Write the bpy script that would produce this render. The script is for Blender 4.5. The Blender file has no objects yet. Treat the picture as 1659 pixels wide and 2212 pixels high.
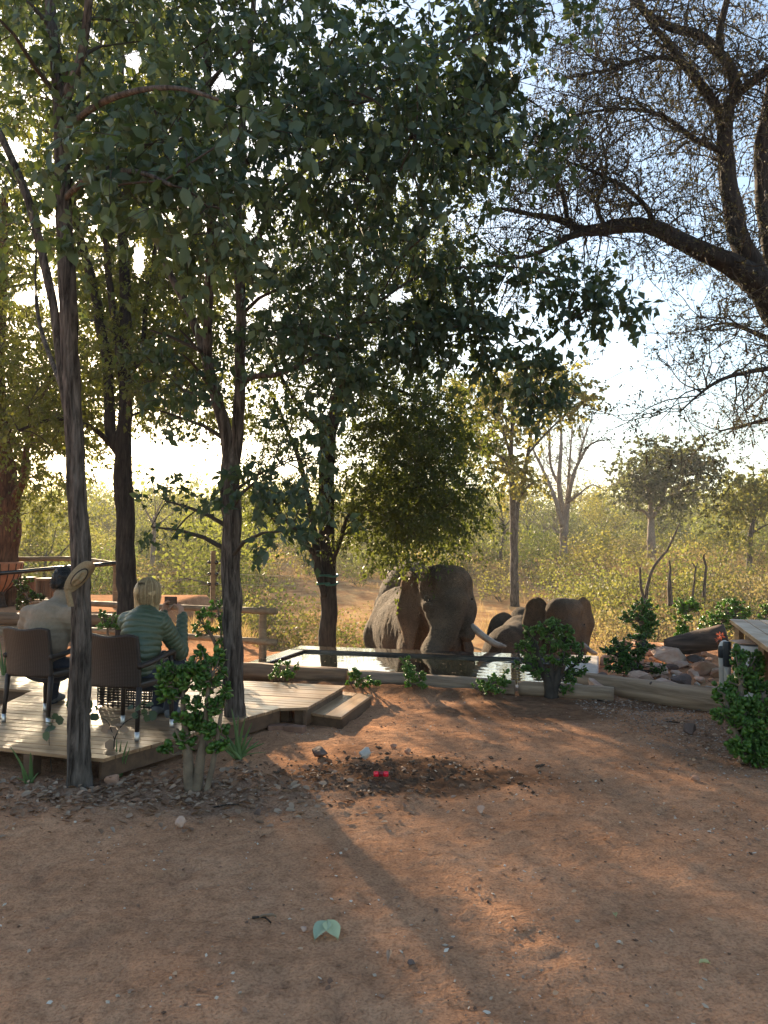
import bpy, bmesh, math, random
import numpy as np
from mathutils import Vector, Matrix

# ------------------------------------------------------------------ camera, sky, sun, exposure
scene = bpy.context.scene
COL = scene.collection
FPX, CXP, CYP, HOR = 1646.0, 829.5, 1106.0, 1190.0
PITCH = math.atan((HOR - CYP) / FPX)
CAMZ = 1.75
cam_data = bpy.data.cameras.new("camera")
cam_data.sensor_fit = 'HORIZONTAL'
cam_data.sensor_width = 36.0
cam_data.lens = 36.0 * FPX / 1659.0
cam_data.clip_start = 0.05
cam_data.clip_end = 3000
cam = bpy.data.objects.new("camera", cam_data)
COL.objects.link(cam)
cam.location = (0, 0, CAMZ)
cam.rotation_euler = (math.pi / 2 + PITCH, 0, 0)
scene.camera = cam

SUN_EL, SUN_AZ = math.radians(18.7), math.radians(-24.3)
SUN_DIR = Vector((math.sin(SUN_AZ) * math.cos(SUN_EL), math.cos(SUN_AZ) * math.cos(SUN_EL), math.sin(SUN_EL)))
world = bpy.data.worlds.new("World")
scene.world = world
world.use_nodes = True
wn, wl = world.node_tree.nodes, world.node_tree.links
sky = wn.new("ShaderNodeTexSky")
sky.sky_type = 'NISHITA'
sky.sun_disc = False
sky.sun_elevation = SUN_EL
sky.sun_rotation = SUN_AZ
sky.altitude = 600
sky.air_density = 1.3
sky.dust_density = 1.8
sky.ozone_density = 1.5
wl.new(sky.outputs[0], wn["Background"].inputs[0])
wn["Background"].inputs[1].default_value = 0.076

sun_data = bpy.data.lights.new("sun", 'SUN')
sun_data.energy = 4.8
sun_data.angle = math.radians(0.9)
sun_data.color = (1.0, 0.78, 0.52)
sun = bpy.data.objects.new("sun", sun_data)
COL.objects.link(sun)
sun.rotation_euler = SUN_DIR.to_track_quat('Z', 'Y').to_euler()
sun.location = (-20, 40, 30)

scene.view_settings.view_transform = 'Standard'
scene.view_settings.look = 'None'
scene.view_settings.exposure = 2.0
scene.view_settings.gamma = 1.0
scene.view_settings.use_curve_mapping = False
scene.cycles.use_denoising = True
scene.cycles.max_bounces = 7
scene.cycles.diffuse_bounces = 3
scene.cycles.glossy_bounces = 3
scene.cycles.transmission_bounces = 5
scene.cycles.volume_bounces = 0
scene.cycles.transparent_max_bounces = 8
scene.cycles.sample_clamp_indirect = 4.0
scene.cycles.caustics_reflective = False
scene.cycles.caustics_refractive = False

# ------------------------------------------------------------------ helpers
rng = np.random.default_rng(11)
random.seed(5)
CP, SP = math.cos(PITCH), math.sin(PITCH)

def P(x, y, d):
    """world point seen at photo position (x, y) standing d metres away"""
    cx, cy = (x - CXP) / FPX, (CYP - y) / FPX
    f = CP - cy * SP
    u = SP + cy * CP
    return np.array((cx * d / f, d, CAMZ + u * d / f))

def GP(x, y, z=0.0):
    """world point on level z seen at photo position (x, y)"""
    cx, cy = (x - CXP) / FPX, (CYP - y) / FPX
    f = CP - cy * SP
    u = SP + cy * CP
    t = (z - CAMZ) / u
    return np.array((cx * t, f * t, z))

def PX(p):
    """photo position of world points (n,3)"""
    p = np.atleast_2d(p)
    f = p[:, 1] * CP + (p[:, 2] - CAMZ) * SP
    u = -p[:, 1] * SP + (p[:, 2] - CAMZ) * CP
    return np.stack((CXP + FPX * p[:, 0] / f, CYP - FPX * u / f), 1)

_perm = np.random.default_rng(3).permutation(256)
_perm = np.concatenate((_perm, _perm))
_grad = np.random.default_rng(4).normal(size=(256, 3))
_grad /= np.linalg.norm(_grad, axis=1)[:, None]

def pnoise(p):
    p = np.asarray(p, float)
    i = np.floor(p).astype(int)
    f = p - i
    w = f * f * f * (f * (f * 6 - 15) + 10)
    i &= 255
    out = 0
    for dx in (0, 1):
        for dy in (0, 1):
            for dz in (0, 1):
                h = _perm[_perm[_perm[(i[..., 0] + dx) & 255] + ((i[..., 1] + dy) & 255)] + ((i[..., 2] + dz) & 255)]
                g = _grad[h]
                dot = g[..., 0] * (f[..., 0] - dx) + g[..., 1] * (f[..., 1] - dy) + g[..., 2] * (f[..., 2] - dz)
                ww = (w[..., 0] if dx else 1 - w[..., 0]) * (w[..., 1] if dy else 1 - w[..., 1]) * (w[..., 2] if dz else 1 - w[..., 2])
                out = out + ww * dot
    return out * 1.6

def noise2(x, y, s, seed=0.0):
    return pnoise(np.stack((x * s, y * s, np.full(np.shape(x), seed + 0.37)), -1))

def sstep(a, b, x):
    t = np.clip((x - a) / (b - a), 0, 1)
    return t * t * (3 - 2 * t)

class Geo:
    """collects vertices and faces; build() makes one mesh object"""
    def __init__(self):
        self.V, self.Q, self.T, self.N, self.n = [], [], [], [], 0
    def add(self, V, Q=None, T=None, poly=None):
        V = np.asarray(V, float).reshape(-1, 3)
        if Q is not None and len(Q): self.Q.append(np.asarray(Q, int).reshape(-1, 4) + self.n)
        if T is not None and len(T): self.T.append(np.asarray(T, int).reshape(-1, 3) + self.n)
        if poly is not None:
            for f in poly: self.N.append([i + self.n for i in f])
        self.V.append(V); self.n += len(V)
        return self
    def verts(self): return np.concatenate(self.V) if self.V else np.zeros((0, 3))
    def mesh(self, name, smooth=True, inv=None):
        me = bpy.data.meshes.new(name)
        V = self.verts()
        if inv is not None:
            M = np.array(inv)
            V = V @ M[:3, :3].T + M[:3, 3]
        Q = np.concatenate(self.Q) if self.Q else np.zeros((0, 4), int)
        T = np.concatenate(self.T) if self.T else np.zeros((0, 3), int)
        N = self.N
        nl = Q.size + T.size + sum(len(f) for f in N)
        nf = len(Q) + len(T) + len(N)
        loops = np.concatenate([Q.ravel(), T.ravel()] + [np.array(f, int) for f in N]).astype(np.int32)
        tot = np.concatenate((np.full(len(Q), 4), np.full(len(T), 3), np.array([len(f) for f in N], int))).astype(np.int32)
        st = np.concatenate(([0], np.cumsum(tot)[:-1])).astype(np.int32) if nf else np.zeros(0, np.int32)
        me.vertices.add(len(V)); me.vertices.foreach_set("co", V.astype(np.float32).ravel())
        me.loops.add(nl); me.loops.foreach_set("vertex_index", loops)
        me.polygons.add(nf); me.polygons.foreach_set("loop_start", st); me.polygons.foreach_set("loop_total", tot)
        me.polygons.foreach_set("use_smooth", np.full(nf, smooth, bool))
        me.update(calc_edges=True)
        return me

def link(o, parent=None):
    COL.objects.link(o)
    if parent is not None: o.parent = parent
    return o

def root(name, loc, label, cat, group=None, rz=0.0):
    o = bpy.data.objects.new(name, None)
    o.empty_display_size = 0.2
    o.location = tuple(float(v) for v in loc); o.rotation_euler = (0, 0, rz)
    COL.objects.link(o)
    tag(o, label, cat, group)
    return o

def tag(o, label=None, cat=None, group=None, kind=None):
    if label: o["label"] = label
    if cat: o["category"] = cat
    if group: o["group"] = group
    if kind: o["kind"] = kind
    return o

def wmat(o):
    """world matrix built from own transforms (no depsgraph update needed)"""
    m = Matrix.LocRotScale(o.location, o.rotation_euler, o.scale)
    return wmat(o.parent) @ m if o.parent else m

def part(name, geo, mat, parent=None, smooth=True, world_coords=True):
    inv = None
    if parent is not None and world_coords: inv = wmat(parent).inverted()
    me = geo.mesh(name, smooth, inv)
    if mat is not None:
        for m in (mat if isinstance(mat, (list, tuple)) else [mat]): me.materials.append(m)
    o = bpy.data.objects.new(name, me)
    return link(o, parent)

def thing1(name, geo, mat, label, cat, group=None, smooth=True, loc=None):
    """a thing that is a single mesh, origin at its base"""
    V = geo.verts()
    if loc is None: loc = (V[:, 0].mean(), V[:, 1].mean(), V[:, 2].min())
    me = geo.mesh(name, smooth, Matrix.Translation(Vector(loc)).inverted())
    for m in (mat if isinstance(mat, (list, tuple)) else [mat]): me.materials.append(m)
    o = bpy.data.objects.new(name, me); o.location = loc
    COL.objects.link(o)
    return tag(o, label, cat, group)

def catmull(pts, step):
    pts = np.asarray(pts, float)
    out = []
    n = len(pts)
    for i in range(n - 1):
        p0, p1, p2, p3 = pts[max(i - 1, 0)], pts[i], pts[i + 1], pts[min(i + 2, n - 1)]
        m = max(1, int(math.ceil(np.linalg.norm((p2 - p1)[:3]) / step)))
        t = np.linspace(0, 1, m, endpoint=False)[:, None]
        out.append(0.5 * ((2 * p1) + (p2 - p0) * t + (2 * p0 - 5 * p1 + 4 * p2 - p3) * t ** 2 + (3 * p1 - p0 - 3 * p2 + p3) * t ** 3))
    out.append(pts[-1:])
    return np.concatenate(out)

def frames(path):
    path = np.asarray(path, float)
    T = np.gradient(path, axis=0)
    T /= np.linalg.norm(T, axis=1)[:, None] + 1e-12
    A = np.zeros_like(T); B = np.zeros_like(T)
    a = np.array((1.0, 0, 0)) if abs(T[0, 0]) < .8 else np.array((0, 1.0, 0))
    for i in range(len(T)):
        a = a - T[i] * a.dot(T[i]); a = a / (np.linalg.norm(a) + 1e-12)
        A[i] = a; B[i] = np.cross(T[i], a)
    return T, A, B

def tube(geo, path, rad, sides=12, caps=True, disp=None, flat=None):
    """swept tube; disp(theta, s, pos) -> radius factor offsets (n, sides) in metres; flat = (sx, sy) squash"""
    path = np.asarray(path, float); n = len(path)
    rad = np.broadcast_to(np.asarray(rad, float), (n,))
    T, A, B = frames(path)
    th = np.linspace(0, 2 * math.pi, sides, endpoint=False)
    R = np.repeat(rad[:, None], sides, 1)
    fx, fy = flat if flat else (1, 1)
    s = np.concatenate(([0], np.cumsum(np.linalg.norm(np.diff(path, axis=0), axis=1))))
    if disp is not None: R = R + disp(th[None, :], s[:, None], R)
    V = path[:, None, :] + R[..., None] * (np.cos(th)[None, :, None] * fx * A[:, None, :] + np.sin(th)[None, :, None] * fy * B[:, None, :])
    idx = np.arange(n * sides).reshape(n, sides)
    nx = np.roll(idx, -1, 1)
    Q = np.stack((idx[:-1], nx[:-1], nx[1:], idx[1:]), -1).reshape(-1, 4)
    poly = [list(idx[0][::-1]), list(idx[-1])] if caps else None
    geo.add(V, Q, poly=poly)

def tubes_batch(geo, paths, r0, r1, sides=3):
    """many thin tubes at once: paths (M,N,3)"""
    paths = np.asarray(paths, float)
    if not len(paths): return
    M, N, _ = paths.shape
    T = np.gradient(paths, axis=1)
    T /= np.linalg.norm(T, axis=2)[..., None] + 1e-9
    ref = np.where(np.abs(T[:, :, 2:3]) < .8, np.array((0, 0, 1.0)), np.array((1.0, 0, 0)))
    A = np.cross(T, ref); A /= np.linalg.norm(A, axis=2)[..., None] + 1e-9
    B = np.cross(T, A)
    t = np.linspace(0, 1, N)[None, :]
    r0 = np.broadcast_to(np.asarray(r0, float), (M,)); r1 = np.broadcast_to(np.asarray(r1, float), (M,))
    R = r0[:, None] * (1 - t) + r1[:, None] * t
    th = np.linspace(0, 2 * math.pi, sides, endpoint=False)
    V = paths[:, :, None, :] + R[:, :, None, None] * (np.cos(th)[None, None, :, None] * A[:, :, None, :] + np.sin(th)[None, None, :, None] * B[:, :, None, :])
    idx = np.arange(M * N * sides).reshape(M, N, sides); nx = np.roll(idx, -1, 2)
    Q = np.stack((idx[:, :-1], nx[:, :-1], nx[:, 1:], idx[:, 1:]), -1).reshape(-1, 4)
    geo.add(V.reshape(-1, 3), Q)

def box(geo, c, size, R=None):
    s = np.array(size, float) / 2
    V = np.array([(x, y, z) for z in (-1, 1) for y in (-1, 1) for x in (-1, 1)], float) * s
    if R is not None: V = V @ np.asarray(R).T
    geo.add(V + np.asarray(c, float), Q=[(0, 2, 3, 1), (4, 5, 7, 6), (0, 1, 5, 4), (2, 6, 7, 3), (0, 4, 6, 2), (1, 3, 7, 5)])

def prism(geo, pts2, z0, z1):
    """vertical prism over a counter-clockwise outline"""
    pts2 = np.asarray(pts2, float); n = len(pts2)
    V = np.concatenate((np.c_[pts2, np.full(n, z0)], np.c_[pts2, np.full(n, z1)]))
    poly = [list(range(n))[::-1], list(range(n, 2 * n))]
    Q = [(i, (i + 1) % n, n + (i + 1) % n, n + i) for i in range(n)]
    geo.add(V, Q=Q, poly=poly)

def rotz(a):
    c, s = math.cos(a), math.sin(a)
    return np.array(((c, -s, 0), (s, c, 0), (0, 0, 1.0)))

def unit(v):
    v = np.asarray(v, float)
    return v / (np.linalg.norm(v, axis=-1, keepdims=True) + 1e-12)

def bevel_obj(o, w, seg=2):
    m = o.modifiers.new("bevel", 'BEVEL'); m.width = w; m.segments = seg; m.limit_method = 'ANGLE'
    return o

# ------------------------------------------------------------------ leaves
LEAF8_V = np.array([(0, 0, 0), (.33, 0, -.04), (.7, 0, -.06), (1, 0, -.1), (.24, .27, .05), (.62, .27, .02), (.24, -.27, .05), (.62, -.27, .02)])
LEAF8_T = np.array([(0, 1, 4), (1, 5, 4), (1, 2, 5), (2, 3, 5), (0, 6, 1), (1, 6, 7), (1, 7, 2), (2, 7, 3)])
LEAF4_V = np.array([(0, 0, 0), (.4, .30, .06), (1, 0, -.08), (.4, -.30, .06), (.45, 0, -.05)])
LEAF4_T = np.array([(0, 4, 1), (4, 2, 1), (0, 3, 4), (4, 3, 2)])
LEAF2_V = np.array([(0, 0, 0), (.45, .28, .06), (1, 0, 0), (.45, -.28, .06)])
LEAF2_T = np.array([(0, 2, 1), (0, 3, 2)])

def leaf_frames(direction, normal_hint):
    X = unit(direction)
    Y = np.cross(normal_hint, X); Y = unit(Y)
    Z = np.cross(X, Y)
    return np.stack((X, Y, Z), -1)      # (n,3,3) columns

def place_leaves(geo, pos, R, scale, base=None, width=None):
    bv, bt = base if base else (LEAF8_V, LEAF8_T)
    n = len(pos)
    if not n: return
    scale = np.broadcast_to(np.asarray(scale, float), (n,))
    B = np.repeat(bv[None], n, 0) * scale[:, None, None]
    if width is not None: B[:, :, 1] *= np.broadcast_to(width, (n,))[:, None]
    V = np.einsum('nij,nkj->nki', R, B) + pos[:, None, :]
    T = bt[None] + (np.arange(n) * len(bv))[:, None, None]
    geo.add(V.reshape(-1, 3), T=T.reshape(-1, 3))

# ------------------------------------------------------------------ materials
def new_mat(name):
    m = bpy.data.materials.new(name); m.use_nodes = True
    nt = m.node_tree
    return m, nt.nodes, nt.links, nt.nodes["Principled BSDF"], nt.nodes["Material Output"]

def setin(node, **kw):
    for k, v in kw.items():
        k = k.replace('_', ' ')
        if k in node.inputs: node.inputs[k].default_value = v

def ramp(nodes, stops, interp='LINEAR'):
    r = nodes.new("ShaderNodeValToRGB"); r.color_ramp.interpolation = interp
    e = r.color_ramp.elements
    while len(e) > 1: e.remove(e[-1])
    e[0].position = stops[0][0]; e[0].color = (*stops[0][1], 1)
    for p, c in stops[1:]:
        x = e.new(p); x.color = (*c, 1)
    return r

def noise_node(nodes, links, scale, detail=4, rough=.55, coord=None, stretch=None, distort=0):
    n = nodes.new("ShaderNodeTexNoise"); n.inputs["Scale"].default_value = scale
    n.inputs["Detail"].default_value = detail; n.inputs["Roughness"].default_value = rough
    n.inputs["Distortion"].default_value = distort
    tc = nodes.new("ShaderNodeTexCoord"); src = tc.outputs[coord or "Object"]
    if stretch:
        mp = nodes.new("ShaderNodeMapping"); mp.inputs["Scale"].default_value = stretch
        links.new(src, mp.inputs[0]); src = mp.outputs[0]
    links.new(src, n.inputs["Vector"])
    return n

def simple_mat(name, c1, c2=None, scale=8, rough=.7, bump=0, bscale=None, stretch=None, spec=.4, metal=0, detail=4, coat=0):
    m, N, L, b, out = new_mat(name)
    setin(b, Roughness=rough, Metallic=metal); b.inputs["Specular IOR Level"].default_value = spec
    if coat: b.inputs["Coat Weight"].default_value = coat
    if c2 is None: b.inputs["Base Color"].default_value = (*c1, 1)
    else:
        n = noise_node(N, L, scale, detail, stretch=stretch)
        r = ramp(N, [(.32, c1), (.68, c2)])
        L.new(n.outputs["Fac"], r.inputs[0]); L.new(r.outputs[0], b.inputs["Base Color"])
    if bump:
        n2 = noise_node(N, L, bscale or scale * 4, 5, stretch=stretch)
        bp = N.new("ShaderNodeBump"); bp.inputs["Strength"].default_value = 1.0; bp.inputs["Distance"].default_value = bump
        L.new(n2.outputs["Fac"], bp.inputs["Height"]); L.new(bp.outputs[0], b.inputs["Normal"])
    return m

def leaf_mat(name, cols, trans, tmix=.45, rough=.5, spec=.35, vary=True):
    m, N, L, b, out = new_mat(name)
    g = N.new("ShaderNodeNewGeometry"); oi = N.new("ShaderNodeObjectInfo")
    k = len(cols)
    r = ramp(N, [(i / max(k - 1, 1), c) for i, c in enumerate(cols)])
    L.new(g.outputs["Random Per Island"], r.inputs[0])
    tone = ramp(N, [(0, (.62, .66, .62)), (.5, (1, 1, 1)), (1, (1.38, 1.24, 1.05))]); L.new(oi.outputs["Random"], tone.inputs[0])
    mt = N.new("ShaderNodeMixRGB"); mt.blend_type = 'MULTIPLY'; mt.inputs[0].default_value = 1.0 if vary else 0.0
    L.new(r.outputs[0], mt.inputs[1]); L.new(tone.outputs[0], mt.inputs[2]); L.new(mt.outputs[0], b.inputs["Base Color"])
    setin(b, Roughness=rough); b.inputs["Specular IOR Level"].default_value = spec
    t = N.new("ShaderNodeBsdfTranslucent")
    mx = N.new("ShaderNodeMixRGB"); mx.blend_type = 'MIX'; mx.inputs[0].default_value = .75
    tt = N.new("ShaderNodeMixRGB"); tt.blend_type = 'MULTIPLY'; tt.inputs[0].default_value = 1.0 if vary else 0.0; tt.inputs[1].default_value = (*trans, 1); L.new(tone.outputs[0], tt.inputs[2])
    L.new(r.outputs[0], mx.inputs[1]); L.new(tt.outputs[0], mx.inputs[2]); L.new(mx.outputs[0], t.inputs[0])
    ms = N.new("ShaderNodeMixShader"); ms.inputs[0].default_value = tmix
    L.new(b.outputs[0], ms.inputs[1]); L.new(t.outputs[0], ms.inputs[2]); L.new(ms.outputs[0], out.inputs[0])
    return m

def bark_mat(name, dark, light, rough=.9, bump=.012, sx=26, sz=4):
    m, N, L, b, out = new_mat(name)
    n1 = noise_node(N, L, 1.0, 6, .6, stretch=(sx, sx, sz), distort=.6)
    r = ramp(N, [(.35, dark), (.55, tuple((a + c) / 2 for a, c in zip(dark, light))), (.72, light)])
    L.new(n1.outputs["Fac"], r.inputs[0])
    n3 = noise_node(N, L, 3.0, 3)
    mx = N.new("ShaderNodeMixRGB"); mx.blend_type = 'MULTIPLY'; mx.inputs[0].default_value = .5
    r3 = ramp(N, [(.3, (.55, .55, .55)), (.7, (1.2, 1.15, 1.1))])
    L.new(n3.outputs["Fac"], r3.inputs[0]); L.new(r.outputs[0], mx.inputs[1]); L.new(r3.outputs[0], mx.inputs[2])
    L.new(mx.outputs[0], b.inputs["Base Color"])
    setin(b, Roughness=rough); b.inputs["Specular IOR Level"].default_value = .25
    bp = N.new("ShaderNodeBump"); bp.inputs["Distance"].default_value = bump
    L.new(n1.outputs["Fac"], bp.inputs["Height"]); L.new(bp.outputs[0], b.inputs["Normal"])
    return m

M = {}
M['bark'] = bark_mat('bark_grey', (.018, .013, .010), (.21, .175, .15))
M['bark_dark'] = bark_mat('bark_dark', (.016, .013, .011), (.075, .06, .05))
M['bark_red'] = bark_mat('bark_red', (.05, .024, .014), (.2, .1, .055))
M['bark_pale'] = bark_mat('bark_pale', (.14, .11, .09), (.36, .3, .25), bump=.006)
M['twig'] = simple_mat('twig', (.05, .038, .028), rough=.85)
M['leaf_mop'] = leaf_mat('leaf_mopane', [(.032, .06, .042), (.05, .09, .058), (.075, .118, .084), (.12, .16, .125)], (.20, .27, .04), .32, .5, .35)
M['leaf_mop_back'] = leaf_mat('leaf_mopane_back', [(.024, .046, .02), (.042, .068, .024), (.065, .085, .028), (.10, .09, .028)], (.32, .34, .045), .42, .55)
M['leaf_small'] = leaf_mat('leaf_small', [(.024, .044, .017), (.038, .064, .02), (.06, .08, .027)], (.30, .34, .04), .42, .5)
M['leaf_yellow'] = leaf_mat('leaf_yellow', [(.06, .095, .025), (.095, .125, .03), (.13, .13, .034), (.18, .135, .04)], (.36, .35, .07), .42, .6)
M['leaf_green'] = leaf_mat('leaf_green', [(.045, .075, .025), (.065, .095, .03), (.09, .11, .035)], (.28, .33, .055), .42, .6)
M['leaf_olive'] = leaf_mat('leaf_olive', [(.035, .05, .024), (.05, .066, .03), (.07, .08, .036)], (.2, .22, .06), .35, .6)
M['leaf_dryer'] = leaf_mat('leaf_dryer', [(.13, .12, .06), (.18, .15, .07), (.22, .17, .08)], (.42, .34, .12), .42, .7)
M['leaf_acacia'] = leaf_mat('leaf_acacia', [(.045, .05, .022), (.07, .066, .03), (.10, .08, .036)], (.2, .17, .06), .3, .6)
M['leaf_jade'] = leaf_mat('leaf_jade', [(.07, .16, .03), (.10, .21, .04), (.14, .26, .05)], (.36, .6, .05), .38, .3, .5)
M['leaf_dead'] = leaf_mat('leaf_dead', [(.2, .105, .06), (.31, .195, .125), (.43, .32, .235), (.27, .125, .065)], (.3, .14, .05), .15, .75)
M['grass'] = leaf_mat('dry_grass', [(.30, .20, .09), (.40, .27, .12), (.46, .33, .16), (.33, .25, .12)], (.55, .38, .15), .4, .75)
M['pod'] = leaf_mat('seed_pod', [(.05, .035, .022), (.09, .06, .035), (.16, .11, .06)], (.2, .12, .05), .12, .7)
# ------------------------------------------------------------------ ground
ANG = math.radians(-16)
U = np.array((math.cos(ANG), math.sin(ANG))); W = np.array((-math.sin(ANG), math.cos(ANG)))
def UV(u, v): return u * U + v * W
def uv_of(x, y): return x * U[0] + y * U[1], x * W[0] + y * W[1]

def far_z(y):
    z = -1.5 + .07 * np.clip(y - 17, 0, 43) + .03 * np.clip(y - 60, 0, 70) + .012 * np.clip(y - 130, 0, 300)
    return z

def hills(x, y):
    k = sstep(18, 40, y)
    return k * (.35 * noise2(x, y, .06, 1) + .12 * noise2(x, y, .25, 2))

def base_h(x, y):
    x = np.asarray(x, float); y = np.asarray(y, float)
    u, v = uv_of(x, y)
    left = sstep(-1.9, -3.6, x)
    s0 = 12.46 + left * 2.4
    right = sstep(-.2, 1.5, u) * sstep(2.6, 3.6, x)
    drop = sstep(0, 1, (v - s0) / (.35 + left * 5.0 + right * 3.5))
    terr = sstep(-4.6, -5.2, x) * (1 - sstep(22, 27, y))
    drop = drop * (1 - terr)
    court = .5 * terr * sstep(15.35, 15.6, y) + .145 * np.clip(v - 9.85, 0, 2.3) * sstep(0, .45, u) * sstep(2.4, 3.0, x) * (1 - sstep(6, 9, x))
    z = court * (1 - drop) + (far_z(y) + hills(x, y)) * drop
    return z

HOLE = [(-5.02, -.32, 9.72, 12.3)]
def ground_h(x, y, detail=True):
    x = np.asarray(x, float); y = np.asarray(y, float)
    z = base_h(x, y)
    if detail:
        near = (1 - sstep(12.5, 16, y))
        bed = np.exp(-(((x - .2) / 1.0) ** 2 + ((y - 6.0) / .55) ** 2))
        z = z + near * 1.6 * (.016 * noise2(x, y, .9, 3) + .010 * noise2(x, y, 3.1, 4) + .0065 * noise2(x, y, 8, 5) + .005 * np.abs(noise2(x, y, 16, 6)))
        # churned soil round the red lamp piece, soil bank along the log edging, bank left of the beds
        z = z + near * bed * (.035 + .035 * noise2(x, y, 7, 7) + .025 * np.abs(noise2(x, y, 18, 8)))
        u, v = uv_of(x, y)
        z = z + near * .10 * np.exp(-((v - 9.15) / .22) ** 2) * sstep(-4.3, -3.8, u) * (1 - sstep(-1.4, -.9, u))
        litter = np.exp(-(((x + 1.7) / 1.3) ** 2 + ((y - 5.45) / .45) ** 2))
        z = z + near * litter * (.03 + .03 * noise2(x, y, 6, 9))
        rf = np.random.default_rng(61)
        for _ in range(90):
            fx, fy, fa = rf.uniform(-3.2, 3.4), rf.uniform(2.5, 8.6), rf.uniform(-1.2, 1.2) + 1.57
            m = (np.abs(x - fx) < .3) & (np.abs(y - fy) < .3)
            if not m.any(): continue
            a = (x[m] - fx) * math.cos(fa) + (y[m] - fy) * math.sin(fa); b = -(x[m] - fx) * math.sin(fa) + (y[m] - fy) * math.cos(fa)
            q = (a / .14) ** 2 + (b / (.05 + .012 * np.sign(a))) ** 2
            z[m] += rf.uniform(.5, 1.1) * (-.013 * np.exp(-q * q * .8) + .009 * np.exp(-(np.sqrt(q) - 1.35) ** 2 * 9) + .003 * np.exp(-q) * np.sin(a * 150))
    u, v = uv_of(x, y)
    for u0, u1, v0, v1 in HOLE:
        z = np.where((u > u0) & (u < u1) & (v > v0) & (v < v1), np.minimum(z, -.9), z)
    # under the deck the earth is a little lower
    return z

def axis(segs):
    out = []
    for a, b, st in segs: out.append(np.arange(a, b, st))
    return np.unique(np.concatenate(out + [[segs[-1][1]]]))
gx = axis([(-420, -60, 18), (-60, -16, 2.0), (-16, -6, .25), (-6, -4, .08), (-4, 4, .044), (4, 6, .08), (6, 16, .25), (16, 60, 2.0), (60, 420, 18)])
gy = axis([(-40, -4, 4), (-4, 2.2, .3), (2.2, 4.5, .026), (4.5, 8.6, .034), (8.6, 13.2, .06), (13.2, 20, .2), (20, 50, .8), (50, 140, 3), (140, 900, 40)])
X, Y = np.meshgrid(gx, gy)
Z = ground_h(X, Y)
g = Geo()
idx = np.arange(X.size).reshape(X.shape)
g.add(np.stack((X, Y, Z), -1).reshape(-1, 3), np.stack((idx[:-1, :-1], idx[:-1, 1:], idx[1:, 1:], idx[1:, :-1]), -1).reshape(-1, 4))

def ground_zone(x, y):
    """soil kinds: dry grassland, damp dark soil, grey leaf mould"""
    u, v = uv_of(x, y)
    wild = sstep(12.4, 15.5, v) * (1 - sstep(-4.4, -5.0, x) * (1 - sstep(24, 27, y)))
    n = noise2(x, y, 2.2, 12); n2 = noise2(x, y, .8, 13)
    damp = sstep(.25, .75, np.exp(-(((x - .1) / 1.0) ** 2 + ((y - 5.95) / .5) ** 2)) + .35 * n)
    damp = np.maximum(damp, .75 * sstep(.35, .8, np.exp(-(((x - 1.6) / 1.3) ** 2 + ((y - 8.3) / .6) ** 2)) + .4 * n2))
    damp = np.maximum(damp, .8 * sstep(.3, .8, np.exp(-((v - 9.15) / .3) ** 2) + .3 * n) * sstep(-4.4, -4, u))
    mould = sstep(.3, .8, np.exp(-(((x + 1.6) / 1.5) ** 2 + ((y - 5.5) / .55) ** 2)) + .4 * n)
    mould = np.maximum(mould, sstep(.3, .8, np.exp(-(((x - 3.2) / .8) ** 2 + ((y - 7.0) / 1.4) ** 2)) + .4 * n))
    return np.stack((wild, damp, mould, np.ones_like(x)), -1)

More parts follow.
